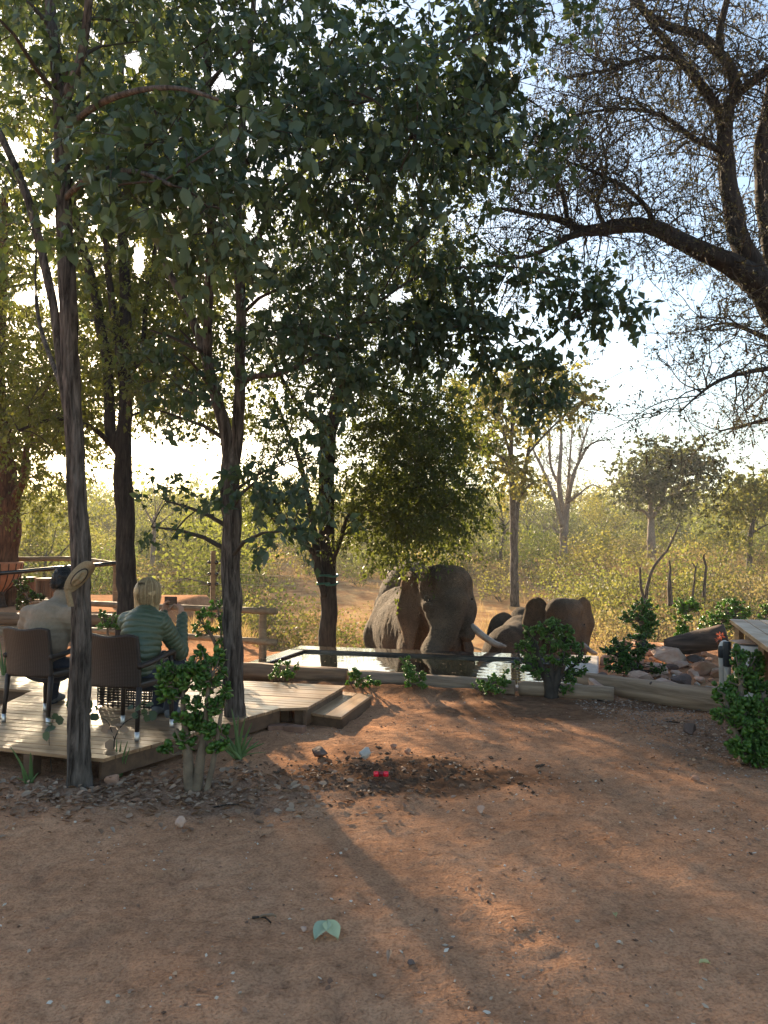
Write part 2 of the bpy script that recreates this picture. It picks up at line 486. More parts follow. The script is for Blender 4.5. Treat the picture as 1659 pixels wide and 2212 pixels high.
def ground_material():
    m, N, L, b, out = new_mat('ground_earth')
    at = N.new("ShaderNodeAttribute"); at.attribute_name = "soil"
    sp = N.new("ShaderNodeSeparateColor"); L.new(at.outputs["Color"], sp.inputs[0])
    def mixc(fac, a, c, blend='MIX'):
        mx = N.new("ShaderNodeMixRGB"); mx.blend_type = blend
        if isinstance(fac, float): mx.inputs[0].default_value = fac
        else: L.new(fac, mx.inputs[0])
        for i, s in ((1, a), (2, c)):
            if isinstance(s, tuple): mx.inputs[i].default_value = (*s, 1)
            else: L.new(s, mx.inputs[i])
        return mx.outputs[0]
    n1 = noise_node(N, L, 1.3, 5, .6); n2 = noise_node(N, L, 14, 5, .65); n3 = noise_node(N, L, 70, 3, .6)
    r1 = ramp(N, [(.3, (.36, .19, .108)), (.52, (.455, .247, .142)), (.75, (.545, .315, .188))]); L.new(n1.outputs[0], r1.inputs[0])
    r2 = ramp(N, [(.3, (.62, .6, .6)), (.5, (1, 1, 1)), (.72, (1.25, 1.22, 1.18))]); L.new(n2.outputs[0], r2.inputs[0])
    c = mixc(.75, r1.outputs[0], r2.outputs[0], 'MULTIPLY')
    r3 = ramp(N, [(.34, (.55, .5, .48)), (.5, (1, 1, 1)), (.68, (1.3, 1.28, 1.25))]); L.new(n3.outputs[0], r3.inputs[0])
    c = mixc(.6, c, r3.outputs[0], 'MULTIPLY')
    rd = ramp(N, [(.35, (.085, .048, .03)), (.65, (.17, .098, .06))]); L.new(n2.outputs[0], rd.inputs[0])
    c = mixc(sp.outputs[1], c, rd.outputs[0])
    rm = ramp(N, [(.35, (.16, .10, .068)), (.6, (.28, .19, .135)), (.75, (.39, .295, .225))]); L.new(n3.outputs[0], rm.inputs[0])
    ml = N.new("ShaderNodeMath"); ml.operation = 'MULTIPLY'; ml.inputs[1].default_value = .7; L.new(sp.outputs[2], ml.inputs[0])
    c = mixc(ml.outputs[0], c, rm.outputs[0])
    rw = ramp(N, [(.32, (.30, .165, .085)), (.5, (.42, .25, .125)), (.68, (.5, .34, .17))]); L.new(n1.outputs[0], rw.inputs[0])
    cw = mixc(.6, rw.outputs[0], r2.outputs[0], 'MULTIPLY')
    c = mixc(sp.outputs[0], c, cw)
    L.new(c, b.inputs["Base Color"])
    setin(b, Roughness=1.0); b.inputs["Specular IOR Level"].default_value = 0.0
    add = N.new("ShaderNodeMath"); add.operation = 'MULTIPLY_ADD'; add.inputs[1].default_value = .35
    L.new(n3.outputs[0], add.inputs[0]); L.new(n2.outputs[0], add.inputs[2])
    bp = N.new("ShaderNodeBump"); bp.inputs["Distance"].default_value = .032
    L.new(add.outputs[0], bp.inputs["Height"]); L.new(bp.outputs[0], b.inputs["Normal"])
    return m
M['ground'] = ground_material()
ground = part('ground', g, M['ground'])
tag(ground, 'reddish brown bare earth of the yard running into dry grassland', None, None, 'structure')
ca = ground.data.color_attributes.new("soil", 'FLOAT_COLOR', 'POINT')
ca.data.foreach_set("color", ground_zone(X.ravel(), Y.ravel()).astype(np.float32).ravel())

def gz(x, y): return float(ground_h(np.array([x], float), np.array([y], float))[0])
def GG(x, y, it=6):
    """ground point seen at photo position"""
    z = 0.0
    for _ in range(it):
        p = GP(x, y, z); z = gz(p[0], p[1])
    return np.array((p[0], p[1], z))

# ------------------------------------------------------------------ drinking pool
U0, U1, V0, V1 = -5.15, -.08, 9.62, 12.58
M['concrete_wet'] = simple_mat('wet_concrete', (.02, .017, .014), (.05, .042, .034), 5, rough=.12, bump=.002, bscale=18, spec=.6)
M['concrete_dry'] = simple_mat('concrete', (.34, .30, .26), (.5, .45, .4), 7, rough=.75, bump=.004, bscale=30)
def water_mat(name, col, rough=.02, bump=.004, scale=2.2, spec=.5):
    m, N, L, b, out = new_mat(name)
    b.inputs["Base Color"].default_value = (*col, 1); setin(b, Roughness=rough, IOR=1.33)
    n = noise_node(N, L, scale, 3, .5, stretch=(1, 1.6, 1))
    bp = N.new("ShaderNodeBump"); bp.inputs["Distance"].default_value = bump; bp.inputs["Strength"].default_value = .5
    L.new(n.outputs[0], bp.inputs["Height"]); L.new(bp.outputs[0], b.inputs["Normal"])
    return m
M['water'] = water_mat('pool_water', (.012, .014, .01))
pr = root('drinking_pool', (*UV((U0 + U1) / 2, V0), 0), 'low rectangular drinking pool with wet rim at the elephants\' feet', 'pool')
def uvquad(u0, u1, v0, v1): return [UV(u0, v0), UV(u1, v0), UV(u1, v1), UV(u0, v1)]
def ubox(u0, u1, v0, v1, z0, z1, geo=None):
    g = geo or Geo(); prism(g, uvquad(u0, u1, v0, v1), z0, z1); return g
b_ = part('back_rim', ubox(U0, U1 - .46, V1 - .5, V1, -1.8, .085), M['concrete_wet'], pr, False); bevel_obj(b_, .02)
b_ = part('side_rim', ubox(U0, U0 + .3, V0 + .2, V1 - .502, -1.2, .084), M['concrete_wet'], pr, False); bevel_obj(b_, .02)
b_ = part('side_rim', ubox(U1 - .458, U1, V0 + .2, V1, -1.8, .10), M['concrete_dry'], pr, False); bevel_obj(b_, .025)
b_ = part('front_rim', ubox(U0, U1, V0, V0 + .198, -1.2, .06), M['concrete_dry'], pr, False)
gw = Geo(); nu, nv = 120, 70
uu, vv = np.meshgrid(np.linspace(U0 + .25, U1 - .4, nu), np.linspace(V0 + .15, V1 - .45, nv))
xy = uu[..., None] * U + vv[..., None] * W
tr = P(925, 1404, 13.25)
dr = np.hypot(xy[..., 0] - 1.9, xy[..., 1] - 11.6)
zz = .046 + .0016 * np.sin(dr * 26) * np.exp(-dr * 1.1)
ii = np.arange(nu * nv).reshape(nv, nu)
gw.add(np.concatenate((xy, zz[..., None]), -1).reshape(-1, 3), np.stack((ii[:-1, :-1], ii[:-1, 1:], ii[1:, 1:], ii[1:, :-1]), -1).reshape(-1, 4))
wo = part('water', gw, M['water'], pr)
# film of overflow water on the back rim
gf = Geo(); prism(gf, uvquad(U0 + .03, U1 - .5, V1 - .46, V1 - .02), .0862, .088)
M['film'] = water_mat('overflow_film', (.05, .042, .035), .03, .002, 5)
part('overflow_film', gf, M['film'], pr, False)
gs = Geo()
n = 90
su, sv = rng.uniform(U0 + .4, U1 - .6, n), V0 + .3 + (V1 - .8 - V0 - .3) * rng.random(n)
pos = np.c_[su[:, None] * U + sv[:, None] * W, np.full(n, .0500)]
a = rng.uniform(0, 6.28, n)
place_leaves(gs, pos, leaf_frames(np.c_[np.cos(a), np.sin(a), 0 * a], np.tile((0, 0, 1.0), (n, 1)) + rng.normal(0, .05, (n, 3))), rng.uniform(.012, .04, n), (LEAF2_V, LEAF2_T))
fo = part('floating_specks', gs, M['leaf_dead'], pr); fo["kind"] = "stuff"
# ------------------------------------------------------------------ trees
def bark_disp(seed, depth=.10, nth=9, ns=2.2):
    def f(th, s, R):
        c = np.stack(np.broadcast_arrays(np.cos(th) * nth * .32, np.sin(th) * nth * .32, s * ns + seed), -1)
        r1 = 1 - np.abs(pnoise(c * np.array((1.6, 1.6, 1.0)))) * 2
        r2 = 1 - np.abs(pnoise(c * np.array((3.4, 3.4, 2.6)) + 7)) * 2
        lump = pnoise(c * .45 + 3)
        return R * (depth * (.6 * r1 + .4 * r2 - .2) + .08 * lump)
    return f

def limb_path(pts, step):
    """pts: (x, y, d, r) photo positions with distance and radius"""
    w = np.array([np.r_[P(x, y, d), r] for x, y, d, r in pts])
    return catmull(w, step)

class Tree:
    def __init__(self, name, label, cat, base, bark, leaf, group=None):
        self.o = root(name, base, label, cat, group)
        self.bark, self.leaf = bark, leaf
        self.sk = []; self.twigs = Geo(); self.lpos = []; self.lR = []; self.ls = []
        self.np_ = 0
    slim = 1.0
    def limb(self, pts, sides=14, step=.12, depth=.1, seed=None, world=False, flare=0):
        w = catmull(np.asarray(pts, float), step) if world else limb_path(pts, step)
        n = len(w); w[:, 3] *= self.slim
        if flare:
            s = np.concatenate(([0], np.cumsum(np.linalg.norm(np.diff(w[:, :3], axis=0), axis=1))))
            w[:, 3] *= 1 + flare * np.exp(-s / .16)
        jit = pnoise(np.c_[w[:, :3] * 2.2]) * .25
        w[:, 0] += jit * w[:, 3]
        w[:, 3] *= 1 + .06 * pnoise(w[:, :3] * 5 + 9)
        g = Geo(); tube(g, w[:, :3], w[:, 3], sides, True, bark_disp(seed if seed is not None else self.np_ * 13.7, depth))
        o = part('trunk' if self.np_ == 0 else 'branch', g, self.bark, self.o)
        self.np_ += 1
        self.sk.append(w)
        return o
    def skel(self): return np.concatenate(self.sk)
    def attach(self, q, up=.25):
        """nearest skeleton point that lies below the target"""
        s = self.skel()
        d = np.linalg.norm(s[:, :3] - q, axis=1) + np.maximum(0, s[:, 2] - q[2] + up) * 1.5
        return s[np.argmin(d)]
    def connect(self, q, r1=.008, sides=5, sag=.15):
        a = self.attach(q)
        L = np.linalg.norm(a[:3] - q)
        n = max(4, int(L / .18))
        t = np.linspace(0, 1, n)[:, None]
        mid = (a[:3] + q) / 2 + np.array((0, 0, sag * L)) + rng.normal(0, .07 * L, 3)
        path = (1 - t) ** 2 * a[:3] + 2 * t * (1 - t) * mid + t ** 2 * q
        path[1:-1] += rng.normal(0, .02 * L, (n - 2, 3)) * .6
        r0 = min(a[3] * .6, .012 + .018 * L)
        rad = np.linspace(r0, r1, n)
        tube(self.twigs, path, rad, sides, False)
        self.sk.append(np.c_[path, rad][n // 2:])
        return path
    def sprays(self, org, dirs, L, nleaf, size, droop=.5, tw=.0035, jit=.03):
        """short leafy twigs: org (n,3), dirs (n,3)"""
        n = len(org); L = np.broadcast_to(np.asarray(L, float), (n,))
        K = 3
        t = np.linspace(0, 1, K)[None, :, None]
        dirs = unit(dirs)
        path = org[:, None] + dirs[:, None] * L[:, None, None] * t + np.array((0, 0, -1.0)) * (droop * L)[:, None, None] * t ** 2
        path[:, 1:] += rng.normal(0, .02, (n, K - 1, 3))
        tubes_batch(self.twigs, path, tw, tw * .4, 3)
        tt = rng.uniform(.12, 1.0, (n, nleaf))
        k = np.minimum((tt * (K - 1)).astype(int), K - 2); fr = (tt * (K - 1) - k)[..., None]
        pa = np.take_along_axis(path, k[..., None], 1); pb = np.take_along_axis(path, k[..., None] + 1, 1)
        pos = (pa * (1 - fr) + pb * fr).reshape(-1, 3) + rng.normal(0, jit, (n * nleaf, 3))
        tang = unit((pb - pa).reshape(-1, 3))
        ld = unit(tang * .45 + rng.normal(0, .65, tang.shape) + np.array((0, 0, -.55)))
        nh = rng.normal(0, 1, ld.shape) + np.array((0, 0, .35))
        self.lpos.append(pos); self.lR.append(leaf_frames(ld, nh)); self.ls.append(size * rng.uniform(.5, 1.35, len(pos)))
    def finish(self, nobj=0, base=None, reject=None, wid=1.0):
        if self.twigs.n:
            t = part('twigs', self.twigs, M['twig'], self.o); t["kind"] = "stuff"
        if not self.lpos: return self
        pos = np.concatenate(self.lpos); R = np.concatenate(self.lR); s = np.concatenate(self.ls)
        if reject is not None:
            k = ~reject(pos); pos, R, s = pos[k], R[k], s[k]
        if nobj:
            px = PX(pos)
            vis = (px[:, 0] > 0) & (px[:, 0] < 1659) & (px[:, 1] > 0) & (px[:, 1] < 2212) & (pos[:, 1] > 1)
            score = np.where(vis, s / pos[:, 1], -1)
            order = np.argsort(-score)
            pick, rest = order[:nobj], order[nobj:]
            if not hasattr(Tree, 'leafmesh'): Tree.leafmesh = {}
            key = self.leaf.name
            if key not in Tree.leafmesh:
                lg = Geo(); lg.add(LEAF8_V, T=LEAF8_T); me = lg.mesh('leaf'); me.materials.append(self.leaf); Tree.leafmesh[key] = me
            inv = wmat(self.o).inverted()
            for i in pick:
                o = bpy.data.objects.new('leaf', Tree.leafmesh[key])
                m = Matrix(R[i].tolist()).to_4x4() @ Matrix.Diagonal((s[i], s[i] * wid, s[i], 1))
                m.translation = Vector(pos[i])
                o.matrix_local = inv @ m
                COL.objects.link(o); o.parent = self.o
            pos, R, s = pos[rest], R[rest], s[rest]
        g = Geo(); place_leaves(g, pos, R, s, base or (LEAF4_V, LEAF4_T), wid)
        c = part('crown', g, self.leaf, self.o); c["kind"] = "stuff"
        self.nleaves = len(pos)
        return self

def in_poly(poly, x, y):
    poly = np.asarray(poly, float); inside = np.zeros(len(x), bool)
    j = len(poly) - 1
    for i in range(len(poly)):
        xi, yi = poly[i]; xj, yj = poly[j]
        c = ((yi > y) != (yj > y)) & (x < (xj - xi) * (y - yi) / (yj - yi + 1e-9) + xi)
        inside ^= c; j = i
    return inside

def poly_points(poly, n, dmin, dmax):
    poly = np.asarray(poly, float)
    lo, hi = poly.min(0), poly.max(0); out = []
    c = 0
    while c < n:
        x = rng.uniform(lo[0], hi[0], 4 * n); y = rng.uniform(lo[1], hi[1], 4 * n)
        k = in_poly(poly, x, y); x, y = x[k], y[k]
        d = rng.uniform(dmin, dmax, len(x))
        out.append(np.array([P(a, b, c_) for a, b, c_ in zip(x, y, d)])); c += len(x)
    return np.concatenate(out)[:n]

# openings in the canopy where the sky shows, as directions from the yard: (x, y, rx, ry)
GAPS = [(100, 590, 20, 26), (118, 640, 30, 30), (60, 640, 30, 18), (370, 980, 110, 26), (720, 905, 16, 16), (480, 170, 40, 26), (285, 130, 30, 30), (110, 470, 26, 22),
        (560, 650, 26, 22), (860, 640, 26, 20), (300, 560, 16, 40), (620, 1010, 24, 20), (30, 320, 26, 30), (265, 885, 10, 30), (130, 1000, 34, 22)]
def gap_reject(pos, soft=.25):
    px = PX(pos); k = np.zeros(len(pos), bool)
    for x, y, rx, ry in GAPS:
        r = ((px[:, 0] - x) / rx) ** 2 + ((px[:, 1] - y) / ry) ** 2
        k |= r < 1 + soft * rng.normal(size=len(r))
    return k

LEAFUP = 1.12
def fill(tree, poly, ncl, per, dmin, dmax, sig, L, nleaf, size, droop=.5, conn=True, tw=.0035, dens=1.0):
    if ncl < 1: return
    ncl = int(ncl * 1.4 * dens); per = per * 1.45
    cl = poly_points(poly, ncl, dmin, dmax)
    cl = cl[~gap_reject(cl, 0)]
    order = np.argsort([np.linalg.norm(tree.skel()[:, :3] - c, axis=1).min() for c in cl])
    for c in cl[order]:
        path = tree.connect(c) if conn else c[None]
        m = max(2, int(per * rng.uniform(.6, 1.4)))
        ti = rng.integers(len(path) // 2, len(path), m)
        org = path[ti] + rng.normal(0, sig, (m, 3)) * np.array((1, 1, .75))
        dirs = unit(org - path[len(path) // 2]) + rng.normal(0, .6, (m, 3))
        tree.sprays(org, dirs, rng.uniform(.6, 1.25, m) * L, int(nleaf * 1.3), size * LEAFUP, droop, tw)

# --- foreground mopane with the hat
tA = Tree('mopane_tree', 'nearest grey-barked tree with a hat on its trunk, beside the deck edge', 'tree', (*GP(168, 1700)[:2], 0), M['bark'], M['leaf_mop'], 'trees round the deck')
tA.slim = .78; dA = GP(168, 1700)[1]
tA.limb([(170, 1722, dA, .10), (168, 1660, dA, .094), (172, 1500, dA, .088), (177, 1360, dA, .084), (174, 1230, dA, .082), (167, 1080, dA, .080), (161, 930, dA, .078), (152, 750, dA, .075), (143, 560, dA, .072), (136, 380, dA, .066), (131, 260, dA, .062), (122, 150, dA + .1, .055), (108, 20, dA + .2, .048), (95, -150, dA + .3, .04)], 60, .03, .24, 2.0, flare=.3)
tA.limb([(152, 905, dA, .045), (138, 830, dA, .042), (112, 640, dA + .05, .042), (72, 470, dA + .1, .04), (38, 370, dA + .2, .036), (0, 290, dA + .3, .034), (-60, 180, dA + .4, .03)], 24, .05, .14)
tA.limb([(131, 250, dA, .05), (150, 190, dA - .1, .045), (178, 110, dA - .2, .04), (192, 10, dA - .3, .036), (205, -140, dA - .4, .03)], 20, .06, .14)
tA.limb([(78, 640, dA + .9, .02), (84, 690, dA + .8, .022), (104, 760, dA + .5, .024), (140, 850, dA + .1, .028)], 12, .08, .12)
tA.limb([(131, 300, dA, .035), (190, 240, dA - .4, .03), (280, 200, dA - .9, .024), (380, 190, dA - 1.3, .018), (470, 215, dA - 1.5, .013)], 12, .08, .1)
tA.limb([(140, 430, dA, .03), (200, 380, dA - .5, .026), (290, 370, dA - 1.0, .02), (370, 400, dA - 1.3, .014)], 12, .08, .1)
fill(tA, [(-140, -260), (520, -260), (560, 130), (420, 330), (180, 340), (-140, 280)], 26, 8, 4.9, 8.2, .26, .42, 13, .085)
fill(tA, [(180, 180), (520, 190), (540, 520), (400, 600), (250, 480), (190, 420)], 12, 8, 4.6, 6.2, .2, .36, 13, .09)
fill(tA, [(380, 420), (560, 430), (540, 640), (440, 650)], 4, 5, 4.5, 5.2, .12, .3, 10, .075)
fill(tA, [(-140, 260), (60, 300), (90, 520), (-100, 560)], 8, 7, 6, 8, .25, .4, 12, .075)
tA.finish(300, reject=gap_reject)

# --- second mopane by the near deck corner, forked low
tC = Tree('mopane_tree', 'grey-barked tree forking above head height behind the jade bush, right of the seated woman', 'tree', (*GP(508, 1592)[:2], 0), M['bark'], M['leaf_mop'], 'trees round the deck')
tC.slim = .86; dC = GP(508, 1592)[1]
tC.limb([(512, 1615, dC, .125), (507, 1560, dC, .108), (503, 1450, dC, .096), (502, 1330, dC, .094), (500, 1200, dC, .092), (497, 1080, dC, .095), (497, 1010, dC, .09), (496, 965, dC, .062), (494, 930, dC, .03)], 60, .03, .24, 5.0, flare=.3)
tC.limb([(497, 1030, dC, .07), (487, 930, dC, .066), (470, 870, dC, .062), (455, 810, dC, .058), (436, 740, dC + .05, .054), (409, 676, dC + .1, .045), (378, 614, dC + .2, .038), (349, 549, dC + .3, .032), (318, 470, dC + .5, .026), (290, 380, dC + .7, .02)], 28, .05, .14)
tC.limb([(500, 1030, dC, .065), (513, 949, dC, .062), (518, 832, dC, .06), (519, 730, dC, .056), (521, 640, dC + .05, .054), (512, 540, dC + .1, .05), (514, 440, dC + .1, .048), (518, 340, dC + .2, .044), (528, 220, dC + .2, .038), (542, 90, dC + .3, .032), (556, -120, dC + .4, .026)], 28, .05, .14)
tC.limb([(448, 770, dC, .05), (449, 690, dC - .1, .05), (455, 590, dC - .15, .05), (457, 480, dC - .2, .05), (455, 390, dC - .2, .05), (449, 250, dC - .2, .044), (449, 100, dC - .2, .04), (452, -150, dC - .2, .032)], 26, .05, .14)
tC.limb([(457, 425, dC - .2, .04), (490, 390, dC - .3, .038), (536, 347, dC - .4, .034), (585, 298, dC - .5, .03), (645, 263, dC - .6, .025), (720, 235, dC - .8, .02), (810, 215, dC - 1.0, .014)], 18, .07, .12)
tC.limb([(521, 575, dC + .1, .036), (550, 530, dC, .034), (590, 446, dC - .1, .03), (625, 397, dC - .2, .026), (670, 362, dC - .3, .022), (760, 330, dC - .4, .016), (880, 300, dC - .5, .012)], 18, .07, .12)
tC.limb([(521, 826, dC, .034), (555, 812, dC - .1, .03), (603, 808, dC - .2, .026), (680, 770, dC - .3, .02), (760, 700, dC - .4, .014)], 16, .07, .12)
tC.limb([(450, 420, dC - .2, .024), (432, 350, dC - .1, .022), (420, 300, dC, .02), (380, 240, dC + .2, .014)], 12, .08, .12)
tC.limb([(720, 235, dC - .8, .018), (880, 160, dC - .9, .016), (1000, 90, dC - 1.0, .012), (1120, 40, dC - 1.0, .009)], 8, .1, .08)
tC.limb([(880, 300, dC - .5, .016), (1000, 230, dC - .6, .014), (1100, 200, dC - .6, .011), (1180, 240, dC - .6, .007)], 8, .1, .08)
tC.limb([(880, 300, dC - .5, .014), (1000, 290, dC - .4, .012), (1110, 300, dC - .4, .009), (1200, 330, dC - .4, .006)], 8, .1, .08)
tC.limb([(760, 700, dC - .4, .016), (900, 600, dC - .4, .014), (1050, 575, dC - .4, .011), (1180, 590, dC - .4, .009), (1300, 640, dC - .4, .005)], 8, .1, .08)
tC.limb([(760, 700, dC - .4, .014), (900, 690, dC - .3, .012), (1050, 700, dC - .3, .01), (1150, 760, dC - .3, .007), (1170, 850, dC - .3, .005)], 8, .1, .08)
fill(tC, [(420, -260), (1000, -260), (1010, 60), (960, 260), (900, 420), (700, 460), (520, 420), (430, 250)], 26, 8, 5.4, 8.6, .28, .42, 14, .08)
fill(tC, [(560, 160), (900, 120), (960, 300), (820, 420), (600, 400)], 10, 7, 5.0, 6.2, .2, .36, 13, .08)
fill(tC, [(520, 400), (900, 420), (950, 620), (820, 760), (620, 780), (560, 640)], 18, 8, 5.8, 8.4, .24, .4, 13, .075)
fill(tC, [(960, 20), (1260, -40), (1270, 10), (1060, 110), (960, 140)], 9, 5, 6, 6.8, .14, .32, 11, .08)
fill(tC, [(940, 180), (1100, 170), (1200, 225), (1205, 250), (1060, 260), (950, 260)], 8, 5, 6.3, 7.0, .09, .28, 11, .085)
fill(tC, [(940, 270), (1080, 280), (1215, 300), (1200, 335), (1060, 350), (940, 350)], 8, 5, 6.3, 7.0, .09, .28, 11, .085)
fill(tC, [(960, 560), (1150, 560), (1260, 590), (1335, 655), (1340, 680), (1250, 670), (1130, 640), (980, 640)], 12, 5, 6.5, 7.2, .09, .28, 12, .082)
fill(tC, [(880, 660), (1060, 700), (1190, 750), (1190, 830), (1120, 800), (1000, 760), (880, 740)], 12, 6, 6.5, 7.2, .1, .28, 13, .082)
fill(tC, [(1120, 790), (1190, 800), (1185, 900), (1150, 880)], 3, 4, 6.6, 7.1, .07, .22, 9, .075)
fill(tC, [(560, 960), (700, 940), (740, 1060), (700, 1170), (600, 1180), (550, 1080)], 9, 4, 6.3, 7.2, .12, .26, 10, .085)
fill(tC, [(670, 740), (760, 740), (750, 880), (680, 860)], 5, 4, 6.2, 7.0, .1, .26, 10, .085)
fill(tC, [(300, 700), (420, 690), (440, 800), (400, 870), (310, 900)], 7, 4, 6.6, 8, .12, .26, 10, .08)
fill(tC, [(330, 1000), (380, 1000), (370, 1180), (320, 1160)], 3, 3, 7.2, 8, .08, .2, 8, .07)
fill(tC, [(400, 1060), (450, 1060), (440, 1170), (400, 1150)], 1, 3, 7.2, 8, .06, .2, 8, .06)
tC.finish(300, reject=gap_reject)

# --- multi-stemmed tree behind the deck
dB = 12.5
tB = Tree('mopane_tree', 'dark tree dividing into several upright stems, behind the two seated people', 'tree', (*P(275, 1418, dB)[:2], 0), M['bark_dark'], M['leaf_mop_back'], 'trees round the deck')
tB.slim = .9
tB.limb([(277, 1440, dB, .2), (275, 1400, dB, .175), (273, 1300, dB, .165), (270, 1150, dB, .16), (267, 1050, dB, .158), (265, 970, dB, .14), (266, 920, dB, .1), (268, 870, dB, .05)], 48, .06, .15, 8.0, flare=.2)
tB.limb([(262, 985, dB, .1), (240, 935, dB, .095), (233, 803, dB, .09), (215, 687, dB + .1, .085), (196, 596, dB + .2, .08), (175, 520, dB + .3, .075), (150, 400, dB + .4, .06), (128, 240, dB + .5, .05), (110, 60, dB + .6, .04), (95, -150, dB + .7, .03)], 26, .1, .14)
tB.limb([(268, 985, dB, .12), (271, 876, dB, .115), (270, 767, dB, .11), (271, 658, dB, .1), (267, 578, dB, .09), (262, 450, dB, .08), (258, 300, dB, .065), (262, 140, dB, .05), (262, -100, dB, .035)], 26, .1, .14)
tB.limb([(269, 850, dB, .075), (260, 790, dB - .05, .07), (251, 723, dB - .1, .066), (236, 603, dB - .2, .06), (228, 500, dB - .3, .05), (222, 330, dB - .4, .04), (212, 120, dB - .5, .03)], 20, .1, .14)
tB.limb([(276, 830, dB, .05), (300, 765, dB + .1, .046), (308, 740, dB + .1, .044), (316, 658, dB + .2, .042), (328, 585, dB + .3, .04), (340, 500, dB + .4, .034), (352, 380, dB + .5, .026), (366, 200, dB + .6, .02)], 18, .1, .14)
tB.limb([(238, 960, dB, .05), (215, 935, dB - .2, .045), (190, 920, dB - .4, .04), (120, 905, dB - .8, .03), (40, 930, dB - 1.0, .022)], 14, .1, .12)
fill(tB, [(40, -240), (420, -240), (440, 200), (420, 520), (260, 520), (60, 480)], 34, 11, 10.8, 14.2, .42, .5, 16, .072)
fill(tB, [(160, 480), (460, 520), (470, 760), (400, 900), (300, 880), (180, 700)], 34, 11, 11, 14.2, .36, .45, 16, .07)
fill(tB, [(-60, 820), (140, 820), (150, 960), (60, 1010), (-60, 980)], 10, 8, 11, 13, .3, .4, 14, .07)
fill(tB, [(-120, -100), (80, -60), (90, 560), (-120, 600)], 14, 9, 11, 14, .4, .5, 15, .07)
fill(tB, [(-60, 480), (90, 480), (150, 700), (130, 820), (-60, 800)], 16, 8, 11.5, 14, .35, .45, 13, .065)
tB.finish(200, reject=gap_reject, wid=1.0)

# --- tree standing beyond the pool, tied with green hose
dD = 14.9
bD = P(708, 1395, dD); bD[2] = gz(bD[0], bD[1])
tD = Tree('pool_tree', 'dark straight-trunked tree beyond the pool with green ties round its trunk', 'tree', bD, M['bark_dark'], M['leaf_small'], 'trees round the pool')
tD.slim = .9; yb = PX(bD[None])[0, 1]
tD.limb([(712, yb + 10, dD, .22), (711, 1450, dD, .19), (710, 1380, dD, .178), (711, 1262, dD, .172), (707, 1154, dD, .165), (706, 1055, dD, .16), (708, 956, dD, .16), (716, 916, dD, .155), (733, 857, dD, .12), (742, 791, dD, .105), (748, 691, dD, .08), (756, 560, dD, .06), (770, 400, dD, .04)], 44, .07, .13, 11, flare=.15)
tD.limb([(700, 1290, dD - .15, .06), (690, 1240, dD - .2, .085), (684, 1215, dD - .2, .085), (681, 1171, dD - .2, .08), (664, 1072, dD - .1, .06), (645, 989, dD, .05), (625, 939, dD, .042), (590, 860, dD, .03)], 20, .1, .13)
tD.limb([(683, 1205, dD - .2, .05), (671, 1187, dD - .3, .05), (648, 1155, dD - .4, .048), (625, 1131, dD - .5, .042), (582, 1088, dD - .7, .03), (545, 1060, dD - .8, .02)], 16, .1, .13)
tD.limb([(716, 1215, dD - .1, .06), (726, 1195, dD - .2, .05), (736, 1165, dD - .3, .042), (754, 1111, dD - .4, .036), (787, 1082, dD - .5, .03), (850, 1060, dD - .6, .024), (920, 1050, dD - .7, .016)], 16, .1, .13)
tD.limb([(712, 935, dD, .1), (694, 921, dD, .085), (664, 896, dD - .1, .06), (641, 868, dD - .1, .05), (600, 800, dD - .2, .04), (560, 700, dD - .3, .03)], 18, .1, .13)
tD.limb([(730, 895, dD, .07), (754, 895, dD + .1, .055), (772, 870, dD + .1, .045), (830, 800, dD + .2, .035), (900, 720, dD + .2, .025)], 16, .1, .13)
tD.limb([(745, 740, dD, .05), (800, 640, dD, .04), (860, 580, dD, .03), (930, 560, dD, .02)], 14, .1, .13)
tD.limb([(740, 830, dD, .05), (800, 830, dD - .3, .04), (880, 850, dD - .5, .03), (950, 900, dD - .6, .02)], 14, .1, .13)
fill(tD, [(540, 560), (800, 470), (960, 500), (1030, 640), (1010, 820), (860, 860), (640, 860), (540, 760)], 62, 14, 12.8, 16.8, .42, .42, 20, .06, tw=.003)
fill(tD, [(780, 840), (960, 860), (1020, 960), (1010, 1100), (960, 1170), (880, 1190), (780, 1120), (770, 950)], 66, 15, 13, 16.4, .34, .38, 22, .06, .6, tw=.003)
fill(tD, [(540, 880), (690, 880), (680, 1060), (600, 1120), (540, 1060)], 20, 12, 13.4, 16, .34, .4, 18, .055, tw=.003)
fill(tD, [(700, 1040), (790, 1020), (800, 1130), (730, 1150)], 4, 8, 13.6, 15.2, .2, .3, 14, .045, tw=.003)
fill(tD, [(560, 180), (940, 120), (1020, 300), (980, 520), (620, 560), (540, 420)], 36, 12, 12.5, 17, .5, .45, 18, .062, tw=.003)
tD.finish(200, (LEAF2_V, LEAF2_T), reject=gap_reject)

# --- dense tree at the far left, red-brown trunk
dE = 17.5
bE = np.r_[P(10, 1300, dE)[:2], .5]
tE = Tree('leafy_tree', 'broad red-brown trunked tree cut by the frame edge behind the pole fence', 'tree', bE, M['bark_red'], M['leaf_mop_back'], 'trees beyond the fence')
tE.limb([(8, 1330, dE, .36), (8, 1290, dE, .33), (10, 1200, dE, .30), (14, 1110, dE, .28), (8, 1040, dE, .28), (0, 960, dE, .26), (-10, 820, dE, .2), (0, 640, dE, .14), (10, 420, dE, .08)], 36, .1, .1, 4)
tE.limb([(22, 1110, dE, .12), (40, 1060, dE - .2, .10), (52, 1030, dE - .3, .085), (60, 960, dE - .3, .065), (90, 880, dE - .3, .045), (120, 760, dE - .3, .03)], 18, .1, .1)
fill(tE, [(-150, 560), (60, 560), (150, 640), (170, 800), (140, 1020), (60, 1060), (-150, 1020)], 52, 14, 15.5, 20, .5, .5, 18, .075)
